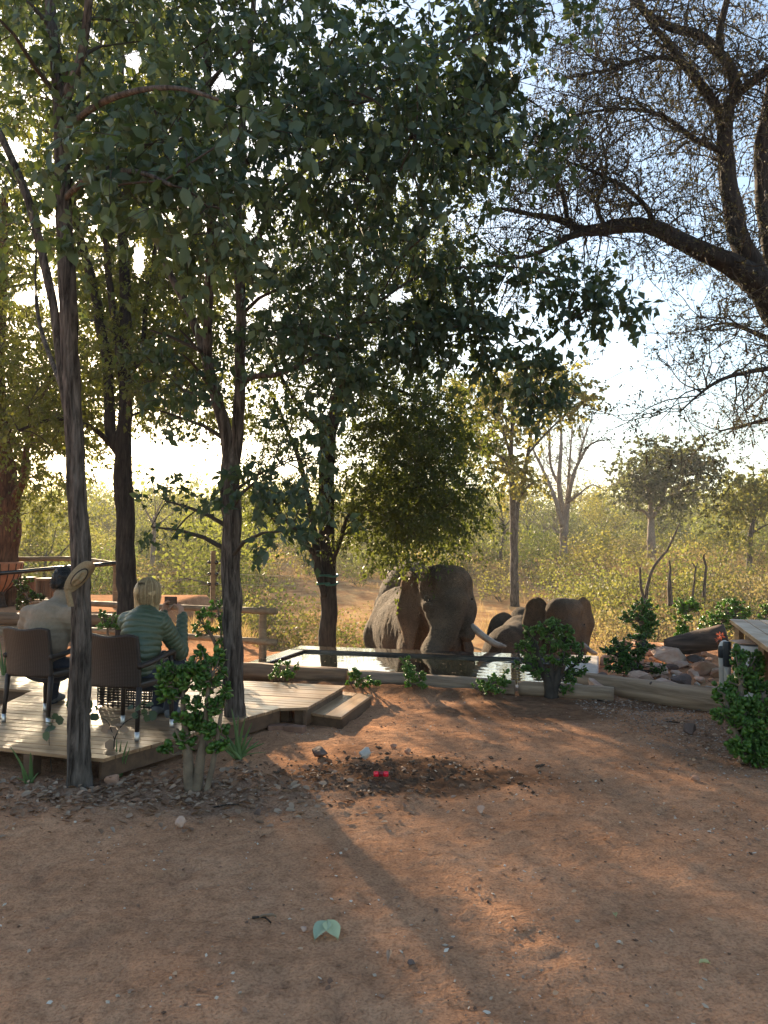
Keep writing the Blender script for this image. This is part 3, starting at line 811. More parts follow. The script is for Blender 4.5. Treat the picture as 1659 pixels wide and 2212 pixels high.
fill(tE, [(-120, -80), (200, -60), (420, 120), (440, 560), (330, 760), (180, 700), (60, 560), (-120, 560)], 60, 14, 15, 21, .65, .55, 18, .09)
fill(tE, [(120, 560), (560, 540), (580, 880), (430, 905), (250, 895), (140, 800)], 50, 14, 17, 24, .7, .55, 18, .09)
fill(tE, [(-40, 850), (250, 850), (260, 925), (120, 960), (-40, 1010)], 22, 12, 17, 24, .5, .5, 18, .085)
fill(tE, [(110, 850), (480, 850), (480, 915), (330, 935), (110, 945)], 9, 10, 17, 23, .45, .5, 16, .08)
fill(tE, [(40, 980), (120, 1010), (110, 1130), (50, 1150)], 5, 7, 16, 18, .25, .35, 14, .06)
tE.finish(0, (LEAF2_V, LEAF2_T), reject=gap_reject, wid=1.1)
# --- thorn tree with pods reaching in from the frame edge
dF = 9.6
bF = np.r_[P(1790, 1300, dF)[:2], 0]
tF = Tree('thorn_tree', 'sparse thorn tree with heavy dark limbs and hanging seed pods, trunk outside the frame', 'tree', bF, M['bark_dark'], M['leaf_acacia'], None)
tF.limb([(1800, 1490, dF, .3), (1795, 1300, dF, .27), (1775, 1000, dF, .24), (1735, 780, dF, .22), (1680, 665, dF, .2), (1640, 615, dF, .17), (1589, 579, dF, .135), (1528, 549, dF, .115), (1468, 519, dF, .1), (1418, 494, dF - .1, .09), (1367, 486, dF - .1, .084), (1307, 494, dF - .2, .075), (1256, 497, dF - .2, .06), (1226, 481, dF - .2, .045), (1186, 469, dF - .3, .036), (1145, 463, dF - .3, .026), (1080, 450, dF - .3, .015)], 28, .07, .16, 3)
tF.limb([(1275, 500, dF - .2, .045), (1240, 508, dF - .3, .042), (1206, 524, dF - .4, .034), (1156, 549, dF - .5, .026), (1100, 560, dF - .5, .016)], 14, .08, .13)
tF.limb([(1655, 630, dF, .13), (1629, 569, dF + .1, .12), (1594, 504, dF + .1, .115), (1579, 428, dF + .1, .108), (1569, 353, dF + .1, .1), (1564, 280, dF + .1, .092), (1574, 227, dF + .1, .085), (1590, 200, dF + .1, .075), (1574, 141, dF, .068), (1549, 111, dF, .062), (1508, 76, dF - .1, .056), (1450, 60, dF - .2, .048), (1400, 30, dF - .3, .04), (1340, -30, dF - .3, .03)], 26, .07, .15)
tF.limb([(1566, 262, dF + .1, .065), (1528, 202, dF, .06), (1500, 165, dF - .1, .055), (1470, 130, dF - .2, .048), (1440, 90, dF - .2, .04), (1400, 40, dF - .3, .03), (1370, -40, dF - .3, .02)], 18, .07, .14)
tF.limb([(1690, 690, dF, .12), (1672, 580, dF + .4, .11), (1655, 480, dF + .4, .1), (1648, 400, dF + .4, .095), (1644, 320, dF + .4, .09), (1662, 230, dF + .4, .08), (1680, 100, dF + .4, .06)], 22, .08, .15)
tF.limb([(1588, 205, dF + .1, .06), (1620, 180, dF, .055), (1659, 150, dF - .1, .05), (1710, 100, dF - .2, .04)], 14, .08, .14)
tF.limb([(1555, 115, dF, .05), (1556, 60, dF, .045), (1570, 0, dF, .04), (1590, -80, dF, .03)], 14, .08, .14)
tF.limb([(1740, 800, dF, .1), (1700, 800, dF - .5, .06), (1659, 796, dF - .8, .03), (1563, 818, dF - 1.0, .02), (1507, 855, dF - 1.1, .013), (1470, 889, dF - 1.2, .008)], 10, .1, .1)
tF.limb([(1735, 760, dF, .09), (1690, 745, dF + .3, .05), (1600, 707, dF + .5, .026), (1555, 699, dF + .6, .016), (1500, 715, dF + .6, .009)], 10, .1, .1)
tF.limb([(1740, 840, dF, .08), (1700, 890, dF + .5, .045), (1640, 910, dF + .8, .025), (1560, 930, dF + 1.0, .012)], 10, .1, .1)
tF.limb([(1418, 494, dF - .1, .035), (1390, 440, dF - .3, .03), (1340, 400, dF - .5, .024), (1280, 370, dF - .6, .018), (1200, 340, dF - .6, .012)], 10, .09, .12)
tF.limb([(1567, 330, dF + .1, .04), (1500, 300, dF - .1, .034), (1430, 250, dF - .3, .026), (1340, 235, dF - .4, .018), (1230, 250, dF - .4, .011)], 10, .09, .12)
tF.limb([(1307, 490, dF - .2, .03), (1290, 440, dF, .026), (1310, 370, dF + .1, .02), (1300, 300, dF + .2, .014)], 10, .09, .12)
tF.limb([(1226, 478, dF - .2, .03), (1215, 420, dF - .1, .026), (1180, 360, dF, .02), (1170, 290, dF, .012)], 10, .09, .12)
tF.limb([(1470, 130, dF - .2, .03), (1400, 125, dF - .3, .024), (1320, 150, dF - .4, .018), (1220, 170, dF - .4, .01)], 10, .09, .12)

def grow(st, dr, L, K, wander, sag):
    n = len(st)
    p = np.zeros((n, K, 3)); p[:, 0] = st; d = unit(dr)
    for k in range(1, K):
        d = unit(d + rng.normal(0, wander, (n, 3)) + np.array((0, 0, -sag)))
        p[:, k] = p[:, k - 1] + d * (L / (K - 1))[:, None]
    return p
def thorn_twigs(tree, n1, seedlimbs):
    S = np.concatenate([tree.sk[i] for i in seedlimbs])
    wgt = (1 / (S[:, 3] + .03)) ** .55; px = PX(S[:, :3])
    wgt = wgt * ((px[:, 0] < 1720) & (px[:, 1] > -80)); wgt /= wgt.sum()
    k = rng.choice(len(S), n1, p=wgt)
    st = S[k, :3]
    dr = rng.normal(0, 1, (n1, 3)) + np.array((-.5, 0, .25))
    a = grow(st, dr, rng.uniform(.6, 1.6, n1), 9, .28, .02)
    tubes_batch(tree.twigs, a, np.minimum(S[k, 3] * .6, .012), .003, 4)
    m = 7
    i = np.repeat(np.arange(n1), m); j = rng.integers(2, 9, n1 * m)
    b0 = a[i, j]; bd = unit(a[i, j] - a[i, j - 1]) * .7 + rng.normal(0, .7, (n1 * m, 3))
    b = grow(b0, bd, rng.uniform(.25, .75, n1 * m), 6, .36, .05)
    tubes_batch(tree.twigs, b, .0042, .002, 3)
    m2 = 4
    i = np.repeat(np.arange(len(b)), m2); j = rng.integers(1, 6, len(b) * m2)
    c0 = b[i, j]; cd = unit(b[i, j] - b[i, j - 1]) * .6 + rng.normal(0, .7, (len(i), 3))
    c = grow(c0, cd, rng.uniform(.08, .26, len(i)), 2, .45, .05)
    tubes_batch(tree.twigs, c, .0026, .0014, 3)
    nl = 4
    i = np.repeat(np.arange(len(c)), nl); j = rng.integers(0, 2, len(i))
    pos = c[i, j] + rng.normal(0, .012, (len(i), 3))
    tree.lpos.append(pos); tree.lR.append(leaf_frames(rng.normal(0, 1, pos.shape), rng.normal(0, 1, pos.shape))); tree.ls.append(rng.uniform(.016, .04, len(pos)))
    return b
tw2 = thorn_twigs(tF, 380, range(0, len(tF.sk)))
# seed pods hang from the finer twigs
ok = tw2[:, -1]
pxk = PX(ok); sel = np.where((pxk[:, 0] > 1050) & (pxk[:, 0] < 1659) & (pxk[:, 1] > 0) & (pxk[:, 1] < 1000) & ((pxk[:, 1] < 620) | (rng.random(len(ok)) < .3)))[0]
sel = rng.choice(sel, min(1000, len(sel)), replace=False)
pp = ok[sel]; n = len(pp)
pg = Geo(); POD_V = np.array([(0, 0, 0), (.15, .07, 0), (.5, .09, .02), (.85, .07, 0), (1, 0, 0), (.85, -.07, 0), (.5, -.09, -.02), (.15, -.07, 0), (.5, 0, .08), (.5, 0, -.08)])
POD_T = np.array([(0, 1, 8), (1, 2, 8), (2, 3, 8), (3, 4, 8), (4, 5, 8), (5, 6, 8), (6, 7, 8), (7, 0, 8), (1, 0, 9), (2, 1, 9), (3, 2, 9), (4, 3, 9), (5, 4, 9), (6, 5, 9), (7, 6, 9), (0, 7, 9)])
Rp = leaf_frames(np.array((0, 0, -1.0)) + rng.normal(0, .22, (n, 3)), rng.normal(0, 1, (n, 3)))
sp_ = rng.uniform(.075, .13, n)
pm = Geo(); pm.add(POD_V, T=POD_T); podme = pm.mesh('seed_pod'); podme.materials.append(M['pod'])
inv = wmat(tF.o).inverted()
for i in range(min(250, n)):
    o = bpy.data.objects.new('seed_pod', podme); m = Matrix(Rp[i].tolist()).to_4x4() @ Matrix.Diagonal((sp_[i],) * 3 + (1,)); m.translation = Vector(pp[i])
    o.matrix_local = inv @ m; COL.objects.link(o); o.parent = tF.o
place_leaves(pg, pp[250:], Rp[250:], sp_[250:], (POD_V, POD_T))
o = part('seed_pods', pg, M['pod'], tF.o); o["kind"] = "stuff"
tF.finish(0, (LEAF2_V, LEAF2_T), wid=1.5)

# ------------------------------------------------------------------ bush beyond the pool
def veg_geo(h, spread, r0, fork, nl, ns, nt, nleaf, lsize, r, bare=False, flat=.5, stems=1, up=(.5, 1.2), lsig=.16, width=None, wig=.025):
    """trunk and crown of a free-standing tree or shrub round the origin"""
    tg, cg = Geo(), Geo(); ends = []
    tops = []
    for s in range(stems):
        a = r.uniform(0, 6.28); lean = wig * 2 if stems == 1 else .22
        top = np.array((math.cos(a) * lean * h, math.sin(a) * lean * h, fork * h * r.uniform(.85, 1.1)))
        off = np.array((math.cos(a), math.sin(a), 0)) * (0 if stems == 1 else r0 * 1.3)
        pts = np.array([off + np.array((0, 0, -.3)), off + top * .35 + np.r_[r.normal(0, wig * h, 2), 0], off + top * .7 + np.r_[r.normal(0, wig * h, 2), 0], off + top])
        path = catmull(pts, max(.25, h / 18)); n = len(path)
        rr = (r0 if stems == 1 else r0 * .7) * np.linspace(1.15, .62, n)
        tube(tg, path, rr, 7, True, bark_disp(r.uniform(0, 50), .1))
        tops.append((path[-1], rr[-1]))
        for l in range(nl):
            az = a + 6.283 * (l + r.uniform(-.3, .3)) / nl
            el = r.uniform(*up)
            t0 = path[int((n - 1) * r.uniform(.75, 1.0))]
            L = (h - t0[2]) * r.uniform(.75, 1.15)
            d = np.array((math.cos(az) * math.cos(el) * spread, math.sin(az) * math.cos(el) * spread, math.sin(el)))
            q = grow(t0[None], d[None], np.array([L]), 8, .16, -.03 if not bare else -.06)[0]
            q[:, 2] = np.minimum(q[:, 2], h)
            tube(tg, q, np.linspace(rr[-1] * .7, rr[-1] * .14, 8), 5, False)
            k = r.integers(2, 8, ns)
            sd = unit(q[k] - q[k - 1]) * .6 + r.normal(0, .6, (ns, 3)) + np.array((0, 0, .1))
            sub = grow(q[k], sd, r.uniform(.3, .6, ns) * L * .8, 6, .22, -.01)
            tubes_batch(tg, sub, rr[-1] * .22, rr[-1] * .07, 3)
            i = np.repeat(np.arange(ns), nt); j = r.integers(2, 6, ns * nt)
            td = unit(sub[i, j] - sub[i, j - 1]) * .6 + r.normal(0, .7, (ns * nt, 3))
            tw = grow(sub[i, j], td, r.uniform(.12, .3, ns * nt) * L * .7, 3, .25, .0)
            tubes_batch(tg, tw, rr[-1] * .09, rr[-1] * .035, 3)
            ends.append(tw[:, 1:].reshape(-1, 3))
    if not bare and nleaf:
        E = np.concatenate(ends)
        E = E[r.integers(0, len(E), nleaf)] + r.normal(0, lsig, (nleaf, 3)) * np.array((1.2, 1.2, flat))
        E[:, 2] = np.maximum(E[:, 2], .05)
        place_leaves(cg, E, leaf_frames(r.normal(0, 1, E.shape) + np.array((0, 0, -.3)), r.normal(0, 1, E.shape)), lsize * r.uniform(.6, 1.3, nleaf), (LEAF2_V, LEAF2_T), 1.3)
    f = h / max(tg.verts()[:, 2].max(), cg.verts()[:, 2].max() if cg.n else 0)
    for q in (tg, cg): q.V = [v * f for v in q.V]
    if width:
        a = (cg if cg.n else tg).verts(); w = np.percentile(a[:, :2], 97, axis=0) - np.percentile(a[:, :2], 3, axis=0); kx = np.minimum(1, width / w)
        cut = tg.verts()[:, 2].max() * fork * .6
        for q in (tg, cg):
            for v in q.V: v[:, :2] *= 1 - (1 - kx) * sstep(0, cut + .01, v[:, 2])[:, None]
    return tg, cg

def veg(name, label, cat, loc, tg, cg, bark, leaf, group=None, rz=0, sc=1.0):
    o = root(name, loc, label, cat, group, rz); o.scale = (sc, sc, sc)
    part('trunk', tg, bark, o, world_coords=False)
    if cg.n:
        c = part('crown', cg, leaf, o, world_coords=False); c["kind"] = "stuff"
    return o
def copy_thing(src, loc, rz, sc, label=None):
    c = src.copy(); COL.objects.link(c); c.location = tuple(loc); c.rotation_euler = (0, 0, rz); c.scale = (sc, sc, sc)
    if label: c["label"] = label
    for ch in [k for k in bpy.data.objects if k.parent == src]:
        d = ch.copy(); COL.objects.link(d); d.parent = c
    return c
def wild_base(px, d):
    x = (px - CXP) / FPX * d
    return np.array((x, d, float(base_h(np.array([x]), np.array([float(d)]))[0]) - .05))
R_ = np.random.default_rng
def htop(b, ytop): return P(0, ytop, b[1])[2] - b[2]

# trees one can tell apart
def CQ(x, y): return 950.4 + x * .7447, 734.7 + y * .7447
def far_limb(t, pts, d, r0, r1, sides=8):
    n = len(pts); t.limb([(*CQ(x, y), d + .4 * math.sin(i * 1.7 + x), r0 + (r1 - r0) * i / (n - 1)) for i, (x, y) in enumerate(pts)], sides, .35, .1)
def CP_(poly): return [CQ(x, y) for x, y in poly]
def far_tree(name, label, px, d, bark, leaf):
    b = wild_base(px, d); return Tree(name, label, 'tree', b, bark, leaf, 'trees in the bush'), b
t1, b = far_tree('mopane_tree', 'tall slim tree with yellow-green crown standing right of the big elephant', 1112, 32, M['bark'], M['leaf_yellow'])
far_limb(t1, [(217, 790), (216, 750), (214, 600), (212, 480), (208, 400), (206, 330), (212, 200), (215, 120)], 32, .2, .05, 10)
far_limb(t1, [(216, 600), (222, 500), (236, 430), (255, 330), (270, 260), (320, 200), (370, 160)], 32.3, .12, .03)
far_limb(t1, [(209, 400), (190, 350), (150, 325), (110, 310), (70, 290)], 31.7, .09, .025)
far_limb(t1, [(207, 340), (180, 260), (140, 200), (100, 160)], 32.2, .08, .02)
far_limb(t1, [(228, 460), (260, 420), (300, 400)], 31.8, .06, .02)
far_limb(t1, [(255, 330), (290, 290), (350, 230), (410, 190)], 32, .06, .02)
for poly, n in (([(20, 190), (60, 115), (150, 95), (210, 110), (215, 230), (190, 330), (90, 330), (25, 260)], 24), ([(210, 120), (330, 75), (425, 125), (432, 180), (330, 235), (270, 270), (230, 300)], 20), ([(90, 330), (200, 330), (250, 360), (290, 420), (200, 430), (110, 390)], 8)):
    fill(t1, CP_(poly), n, 9, 30, 34, .42, .5, 14, .14, .3, tw=.008)
t1.finish(0, (LEAF2_V, LEAF2_T), wid=1.3)
t2, b = far_tree('bare_tree', 'leafless grey tree with fine branches fanning up in the bush', 1217, 46, M['bark_pale'], None)
far_limb(t2, [(360, 640), (358, 590), (355, 500), (346, 420), (350, 330), (352, 250), (345, 215)], 46, .26, .03, 10)
far_limb(t2, [(362, 575), (370, 480), (385, 400), (410, 340), (440, 300), (490, 288)], 46.3, .17, .03)
far_limb(t2, [(355, 540), (330, 450), (300, 380), (272, 320), (262, 270)], 45.7, .15, .03)
far_limb(t2, [(364, 520), (372, 420), (378, 330), (385, 240)], 46.5, .12, .03)
far_limb(t2, [(372, 470), (400, 450), (440, 420), (478, 436)], 46, .09, .02)
far_limb(t2, [(345, 420), (320, 360), (318, 280), (325, 220)], 46, .1, .025)
far_limb(t2, [(400, 360), (420, 280), (440, 230)], 46, .08, .02)
far_limb(t2, [(345, 560), (320, 540), (300, 560)], 45.6, .06, .02)
S = np.concatenate(t2.sk); S = S[S[:, 3] < .13]
k = rng.integers(0, len(S), 210); a1 = grow(S[k, :3], rng.normal(0, .6, (210, 3)) + np.array((0, 0, .9)), rng.uniform(.7, 2.0, 210), 6, .22, -.04); tubes_batch(t2.twigs, a1, .022, .010, 3)
i_ = np.repeat(np.arange(210), 4); j_ = rng.integers(1, 6, 840); a2 = grow(a1[i_, j_], rng.normal(0, .6, (840, 3)) + np.array((0, 0, .7)), rng.uniform(.3, .9, 840), 4, .25, -.03); tubes_batch(t2.twigs, a2, .013, .007, 3)
tw_ = part('twigs', t2.twigs, M['bark_pale'], t2.o); tw_["kind"] = "stuff"
t3, b = far_tree('round_tree', 'round-crowned dull green tree on a pale trunk against the sky', 1407, 52, M['bark_pale'], M['leaf_olive'])
far_limb(t3, [(613, 640), (613, 585), (612, 545), (613, 510), (610, 460), (600, 400), (605, 340)], 52, .32, .08, 10)
far_limb(t3, [(612, 520), (590, 495), (560, 492), (535, 470)], 51.6, .13, .04)
far_limb(t3, [(614, 515), (650, 470), (690, 442), (750, 432), (785, 400)], 52.3, .16, .05)
far_limb(t3, [(640, 480), (660, 420), (690, 370), (720, 330)], 52.4, .12, .04)
far_limb(t3, [(608, 440), (570, 400), (540, 370)], 51.8, .1, .04)
for poly, n in (([(508, 420), (520, 360), (560, 325), (620, 330), (640, 400), (610, 450), (560, 480), (515, 470)], 19), ([(610, 330), (700, 285), (760, 320), (800, 370), (795, 400), (720, 430), (650, 430), (620, 400)], 24), ([(640, 440), (720, 430), (700, 480), (640, 500)], 6)):
    fill(t3, CP_(poly), n, 9, 49.5, 54.5, .62, .8, 15, .19, .3, tw=.012)
t3.finish(0, (LEAF2_V, LEAF2_T), wid=1.3)
t4, b = far_tree('mopane_tree', 'small spreading yellow-leaved tree near the frame edge above the timber pool', 1620, 38, M['bark'], M['leaf_yellow'])
far_limb(t4, [(897, 690), (897, 640), (900, 570), (912, 505), (905, 470), (890, 420)], 38, .16, .05, 10)
far_limb(t4, [(911, 510), (880, 490), (830, 480), (800, 470)], 38, .08, .02)
far_limb(t4, [(901, 560), (930, 545), (970, 525)], 38.2, .07, .02)
far_limb(t4, [(911, 500), (950, 450), (1000, 420)], 38, .07, .02)
for poly, n in (([(775, 455), (830, 400), (950, 380), (1030, 400), (1020, 480), (900, 490), (790, 500)], 26), ([(830, 560), (900, 545), (890, 600), (840, 600)], 3)):
    fill(t4, CP_(poly), n, 9, 36, 40, .4, .5, 15, .14, .3, tw=.008)
t4.finish(0, (LEAF2_V, LEAF2_T), wid=1.3)
b = wild_base(925, 25); tg, cg = veg_geo(htop(b, 790), .8, .1, .55, 5, 6, 6, 700, .08, R_(11), up=(.8, 1.35), width=2.6)
veg('slender_tree', 'slender pale-stemmed tree rising behind the elephants', 'tree', b, tg, cg, M['bark_pale'], M['leaf_green'], 'trees in the bush')
b = wild_base(322, 36); tg, cg = veg_geo(htop(b, 1005), .9, .17, .6, 4, 5, 5, 300, .09, R_(13), up=(.6, 1.2), width=3.0)
veg('slender_tree', 'leaning pale grey trunk seen between the forked tree and the seated woman', 'tree', b, tg, cg, M['bark_pale'], M['leaf_yellow'], 'trees in the bush', 1.0)
b = wild_base(1088, 47); tg, cg = veg_geo(htop(b, 960), 1.3, .17, .5, 5, 8, 7, 3000, .13, R_(15), up=(.4, 1.1), lsig=.3, width=4.5)
veg('mopane_tree', 'thin yellow-green tree just behind the tall slim one', 'tree', b, tg, cg, M['bark'], M['leaf_yellow'], 'trees in the bush')

# tree and shrub kinds, then copies of them
GT = 'trees of the bush beyond the clearing'
LT = 'small mopane-like tree in the hazy yellow-green bush'
kinds = []
for i in range(6):
    h = 6.0 + .6 * i
    tg, cg = veg_geo(h, 1.5 + .1 * (i % 3), .13, .34 + .03 * (i % 3), 5, 8, 7, 2600, .2, R_(30 + i), up=(.25, 1.1), lsig=.36, width=5.0 + .4 * i)
    kinds.append((tg, cg, [M['leaf_green'], M['leaf_olive'], M['leaf_yellow']][i % 3], h))
rr = R_(77)
spots = []
for _ in range(4000):
    d = rr.uniform(40, 112) if rr.random() > .12 else rr.uniform(28, 40)
    px = rr.uniform(-250, 1900)
    if d < 48 and 520 < px < 1330: continue
    if d < 62 and px > 1120: continue
    x = (px - CXP) / FPX * d
    if any((x - a) ** 2 + (d - b2) ** 2 < (2.2 + d * .035) ** 2 for a, b2 in spots): continue
    spots.append((x, d))
    if len(spots) >= 105: break
src = {}
for n_, (x, d) in enumerate(sorted(spots, key=lambda q: q[1])):
    k = n_ % 6; z = float(base_h(np.array([x]), np.array([d]))[0]) - .1
    want = (htop(np.array((x, d, z)), (rr.uniform(1000, 1060) if x / d < .2 else rr.uniform(1022, 1085))))
    sc = float(np.clip(want / kinds[k][3], .5, 1.5))
    if k not in src:
        src[k] = veg('bush_tree', LT, 'tree', (x, d, z), kinds[k][0], kinds[k][1], M['bark'], kinds[k][2], GT, rr.uniform(0, 6.28), sc)
    else: copy_thing(src[k], (x, d, z), rr.uniform(0, 6.28), sc)

GS = 'shrubs in the bush'
LS = ['bushy yellow-leaved shrub among dry grass beyond the yard', 'dull green multi-stemmed shrub among dry grass beyond the yard', 'half-dry brownish shrub with thin stems beyond the yard']
sk = []
for i in range(6):
    tg, cg = veg_geo(1.9, 1.2, .03, .16, 3, 5, 5, 950, .105, R_(50 + i), stems=5, up=(.5, 1.3), lsig=.13)
    sk.append((tg, cg))
src = {}
shr = []
def shrub(px, d, sc, k, lab):
    x = (px - CXP) / FPX * d; z = float(base_h(np.array([x]), np.array([float(d)]))[0]) - .03
    key = (k, lab)
    lm = [M['leaf_yellow'], M['leaf_green'], M['leaf_dryer']][lab]
    if key not in src: src[key] = veg('shrub', LS[lab], 'shrub', (x, d, z), sk[k][0], sk[k][1], M['twig'], lm, ['yellow shrubs in the bush', 'green shrubs in the bush', 'dry shrubs in the bush'][lab], rr.uniform(0, 6.28), sc)
    else: copy_thing(src[key], (x, d, z), rr.uniform(0, 6.28), sc)
    shr.append((x, d))
for px, d, sc, k, lab in [(620, 21, 1.0, 0, 0), (575, 24, 1.2, 1, 1), (770, 19, .95, 2, 1), (800, 22, .8, 3, 2), (655, 18, .7, 4, 2), (700, 24, .8, 5, 0), (1085, 33, 1.0, 0, 0), (1060, 38, 1.0, 1, 2), (540, 19, .9, 2, 0),
                         (1290, 24, 1.15, 3, 0), (1330, 21, .9, 4, 2), (1250, 29, 1.2, 5, 0), (1400, 24, 1.2, 0, 1), (1450, 20, .9, 1, 2), (1500, 27, 1.3, 2, 0), (1560, 22, 1.0, 3, 1), (1620, 25, 1.2, 4, 2), (1650, 20, .8, 5, 0), (1200, 36, 1.2, 1, 0), (1180, 27, .5, 2, 2),
                         (1360, 30, 1.4, 3, 0), (1270, 19, .6, 4, 2), (1450, 32, 1.5, 5, 1), (1540, 34, 1.4, 0, 2)]:
    shrub(px, d, sc, k, lab)
cnt = 0
for _ in range(5000):
    d = 42 + 45 * rr.random(); px = rr.uniform(-100, 1760); x = (px - CXP) / FPX * d
    if any((x - a) ** 2 + (d - b2) ** 2 < (1.0 + d * .02) ** 2 for a, b2 in shr): continue
    if d < 54 and (1310 < px < 1490 or 1150 < px < 1260): continue
    shrub(px, d, rr.uniform(1.2, 1.9), int(rr.integers(6)), int(rr.choice(3, p=[.5, .4, .1])))
    cnt += 1
    if cnt >= 130: break
cnt = 0
for _ in range(5000):
    d = 24 + 40 * rr.random() ** 1.3; px = rr.uniform(-100, 1760)
    if d < 37 and 560 < px < 1240: continue
    if d < 28 and px < 560: continue
    x = (px - CXP) / FPX * d
    if any((x - a) ** 2 + (d - b2) ** 2 < (1.1 + d * .018) ** 2 for a, b2 in shr): continue
    shrub(px, d, rr.uniform(.8, 1.5) * (.8 if px > 1240 else 1), int(rr.integers(6)), int(rr.choice(3, p=[.55, .3, .15] if px < 1240 else [.4, .2, .4])))
    cnt += 1
    if cnt >= 120: break

# far wood that reads as one mass
r9 = R_(99); g = Geo(); gt = Geo()
ncr = 430
d = 72 + 110 * r9.random(ncr) ** .8; px = r9.uniform(-200, 1860, ncr); x = (px - CXP) / FPX * d
z = base_h(x, d); hh = np.where(r9.random(ncr) < .45, r9.uniform(2.5, 4.5, ncr), r9.uniform(5, 9, ncr))
for i in range(ncr):
    m = 150
    th = r9.uniform(0, 6.28, m); ph = np.arccos(r9.uniform(-.9, 1, m)); rad = r9.uniform(.55, 1.05, m) * (1 + .3 * np.sin(th * 3 + i))
    q = np.stack((np.cos(th) * np.sin(ph) * rad * hh[i] * .42, np.sin(th) * np.sin(ph) * rad * hh[i] * .42, np.maximum(.1, hh[i] * .48 + np.cos(ph) * rad * hh[i] * .5)), 1) + np.array((x[i], d[i], z[i]))
    place_leaves(g, q, leaf_frames(r9.normal(0, 1, q.shape), r9.normal(0, 1, q.shape)), r9.uniform(.35, .8, m), (LEAF2_V, LEAF2_T), 1.4)
o = part('distant_woodland', g, M['leaf_green']); tag(o, 'hazy distant woodland closing the view below the sky', None, None, 'stuff')

# dry grass
g = Geo(); nT = 15000
d = 14 + 50 * R_(8).random(nT) ** 1.5; px = R_(9).uniform(-60, 1720, nT); x = (px - CXP) / FPX * d
r8 = R_(10)
dens = noise2(x, d, .35, 21)
uu_, vv_ = uv_of(x, d)
keep = (dens + np.where((px > 1230) | (px < 560), .35, -.12) > r8.uniform(-.2, .5, nT)) & (vv_ > 13.3) & ~((x < -4.3) & (d < 25))
x, d = x[keep], d[keep]; n = len(x)
z = base_h(x, d); m = 6
hgt = np.repeat(r8.uniform(.22, .62, n) * np.where((px[keep] > 1230), 1.25, .8), m)
bx = np.repeat(np.c_[x, d, z], m, 0) + np.c_[r8.normal(0, .10, (n * m, 2)), np.zeros(n * m)]
GB_V = np.array([(0, .012, 0), (0, -.012, 0), (.6, .008, .03), (.6, -.008, .03), (1, 0, .12)]); GB_T = np.array([(0, 1, 2), (1, 3, 2), (2, 3, 4)])
place_leaves(g, bx, leaf_frames(np.c_[r8.normal(0, .38, (n * m, 2)), np.ones(n * m)], r8.normal(0, 1, (n * m, 3))), hgt * r8.uniform(.6, 1.2, n * m), (GB_V, GB_T), np.clip(.4 / hgt, .6, 2) * np.repeat(1 + d / 30, m))
o = part('dry_grass', g, M['grass']); tag(o, 'straw-coloured dry grass over the clearing and the bush floor', None, None, 'stuff')

# dead stems on the slope
def dead_stem(label, limbs, mat=None):
    b0 = P(*limbs[0][0][:3]); o = root('dead_stem', b0, label, 'dead tree', 'dead stems on the slope')
    for k, pts in enumerate(limbs):
        w = limb_path(pts, .08); w[:, 3] *= .68; w[:, :3] += pnoise(w[:, :3] * 3)[:, None] * .04
        g = Geo(); tube(g, w[:, :3], w[:, 3], 9, True, bark_disp(k * 3.3, .14)); part('trunk' if k == 0 else 'branch', g, mat or M['bark'], o)
dS = 20.0
dead_stem('tall crooked dead stem leaning over the dry grass behind the jade bushes', [[(1395, 1310, dS, .07), (1398, 1270, dS, .065), (1412, 1225, dS, .055), (1440, 1190, dS, .045), (1455, 1160, dS, .035), (1468, 1130, dS, .02)], [(1393, 1310, dS, .06), (1384, 1260, dS, .05), (1382, 1225, dS, .035)]])
dead_stem('stub of a burnt stem with peeling bark in the dry grass', [[(1448, 1310, dS + 1, .11), (1446, 1270, dS + 1, .09), (1447, 1235, dS + 1, .05), (1445, 1212, dS + 1, .03)]])
dead_stem('small forked dead stem in the dry grass near the timber pool', [[(1497, 1290, dS + 2, .05), (1500, 1250, dS + 2, .04), (1503, 1225, dS + 2, .035)], [(1503, 1228, dS + 2, .03), (1497, 1218, dS + 2, .022), (1494, 1212, dS + 2, .014)], [(1503, 1228, dS + 2, .03), (1508, 1215, dS + 2, .02)]])
dead_stem('curved dead stem beside the small forked one', [[(1520, 1290, dS + 2, .07), (1523, 1250, dS + 2, .06), (1526, 1225, dS + 2, .05), (1519, 1205, dS + 2, .04), (1524, 1196, dS + 2, .02)]])
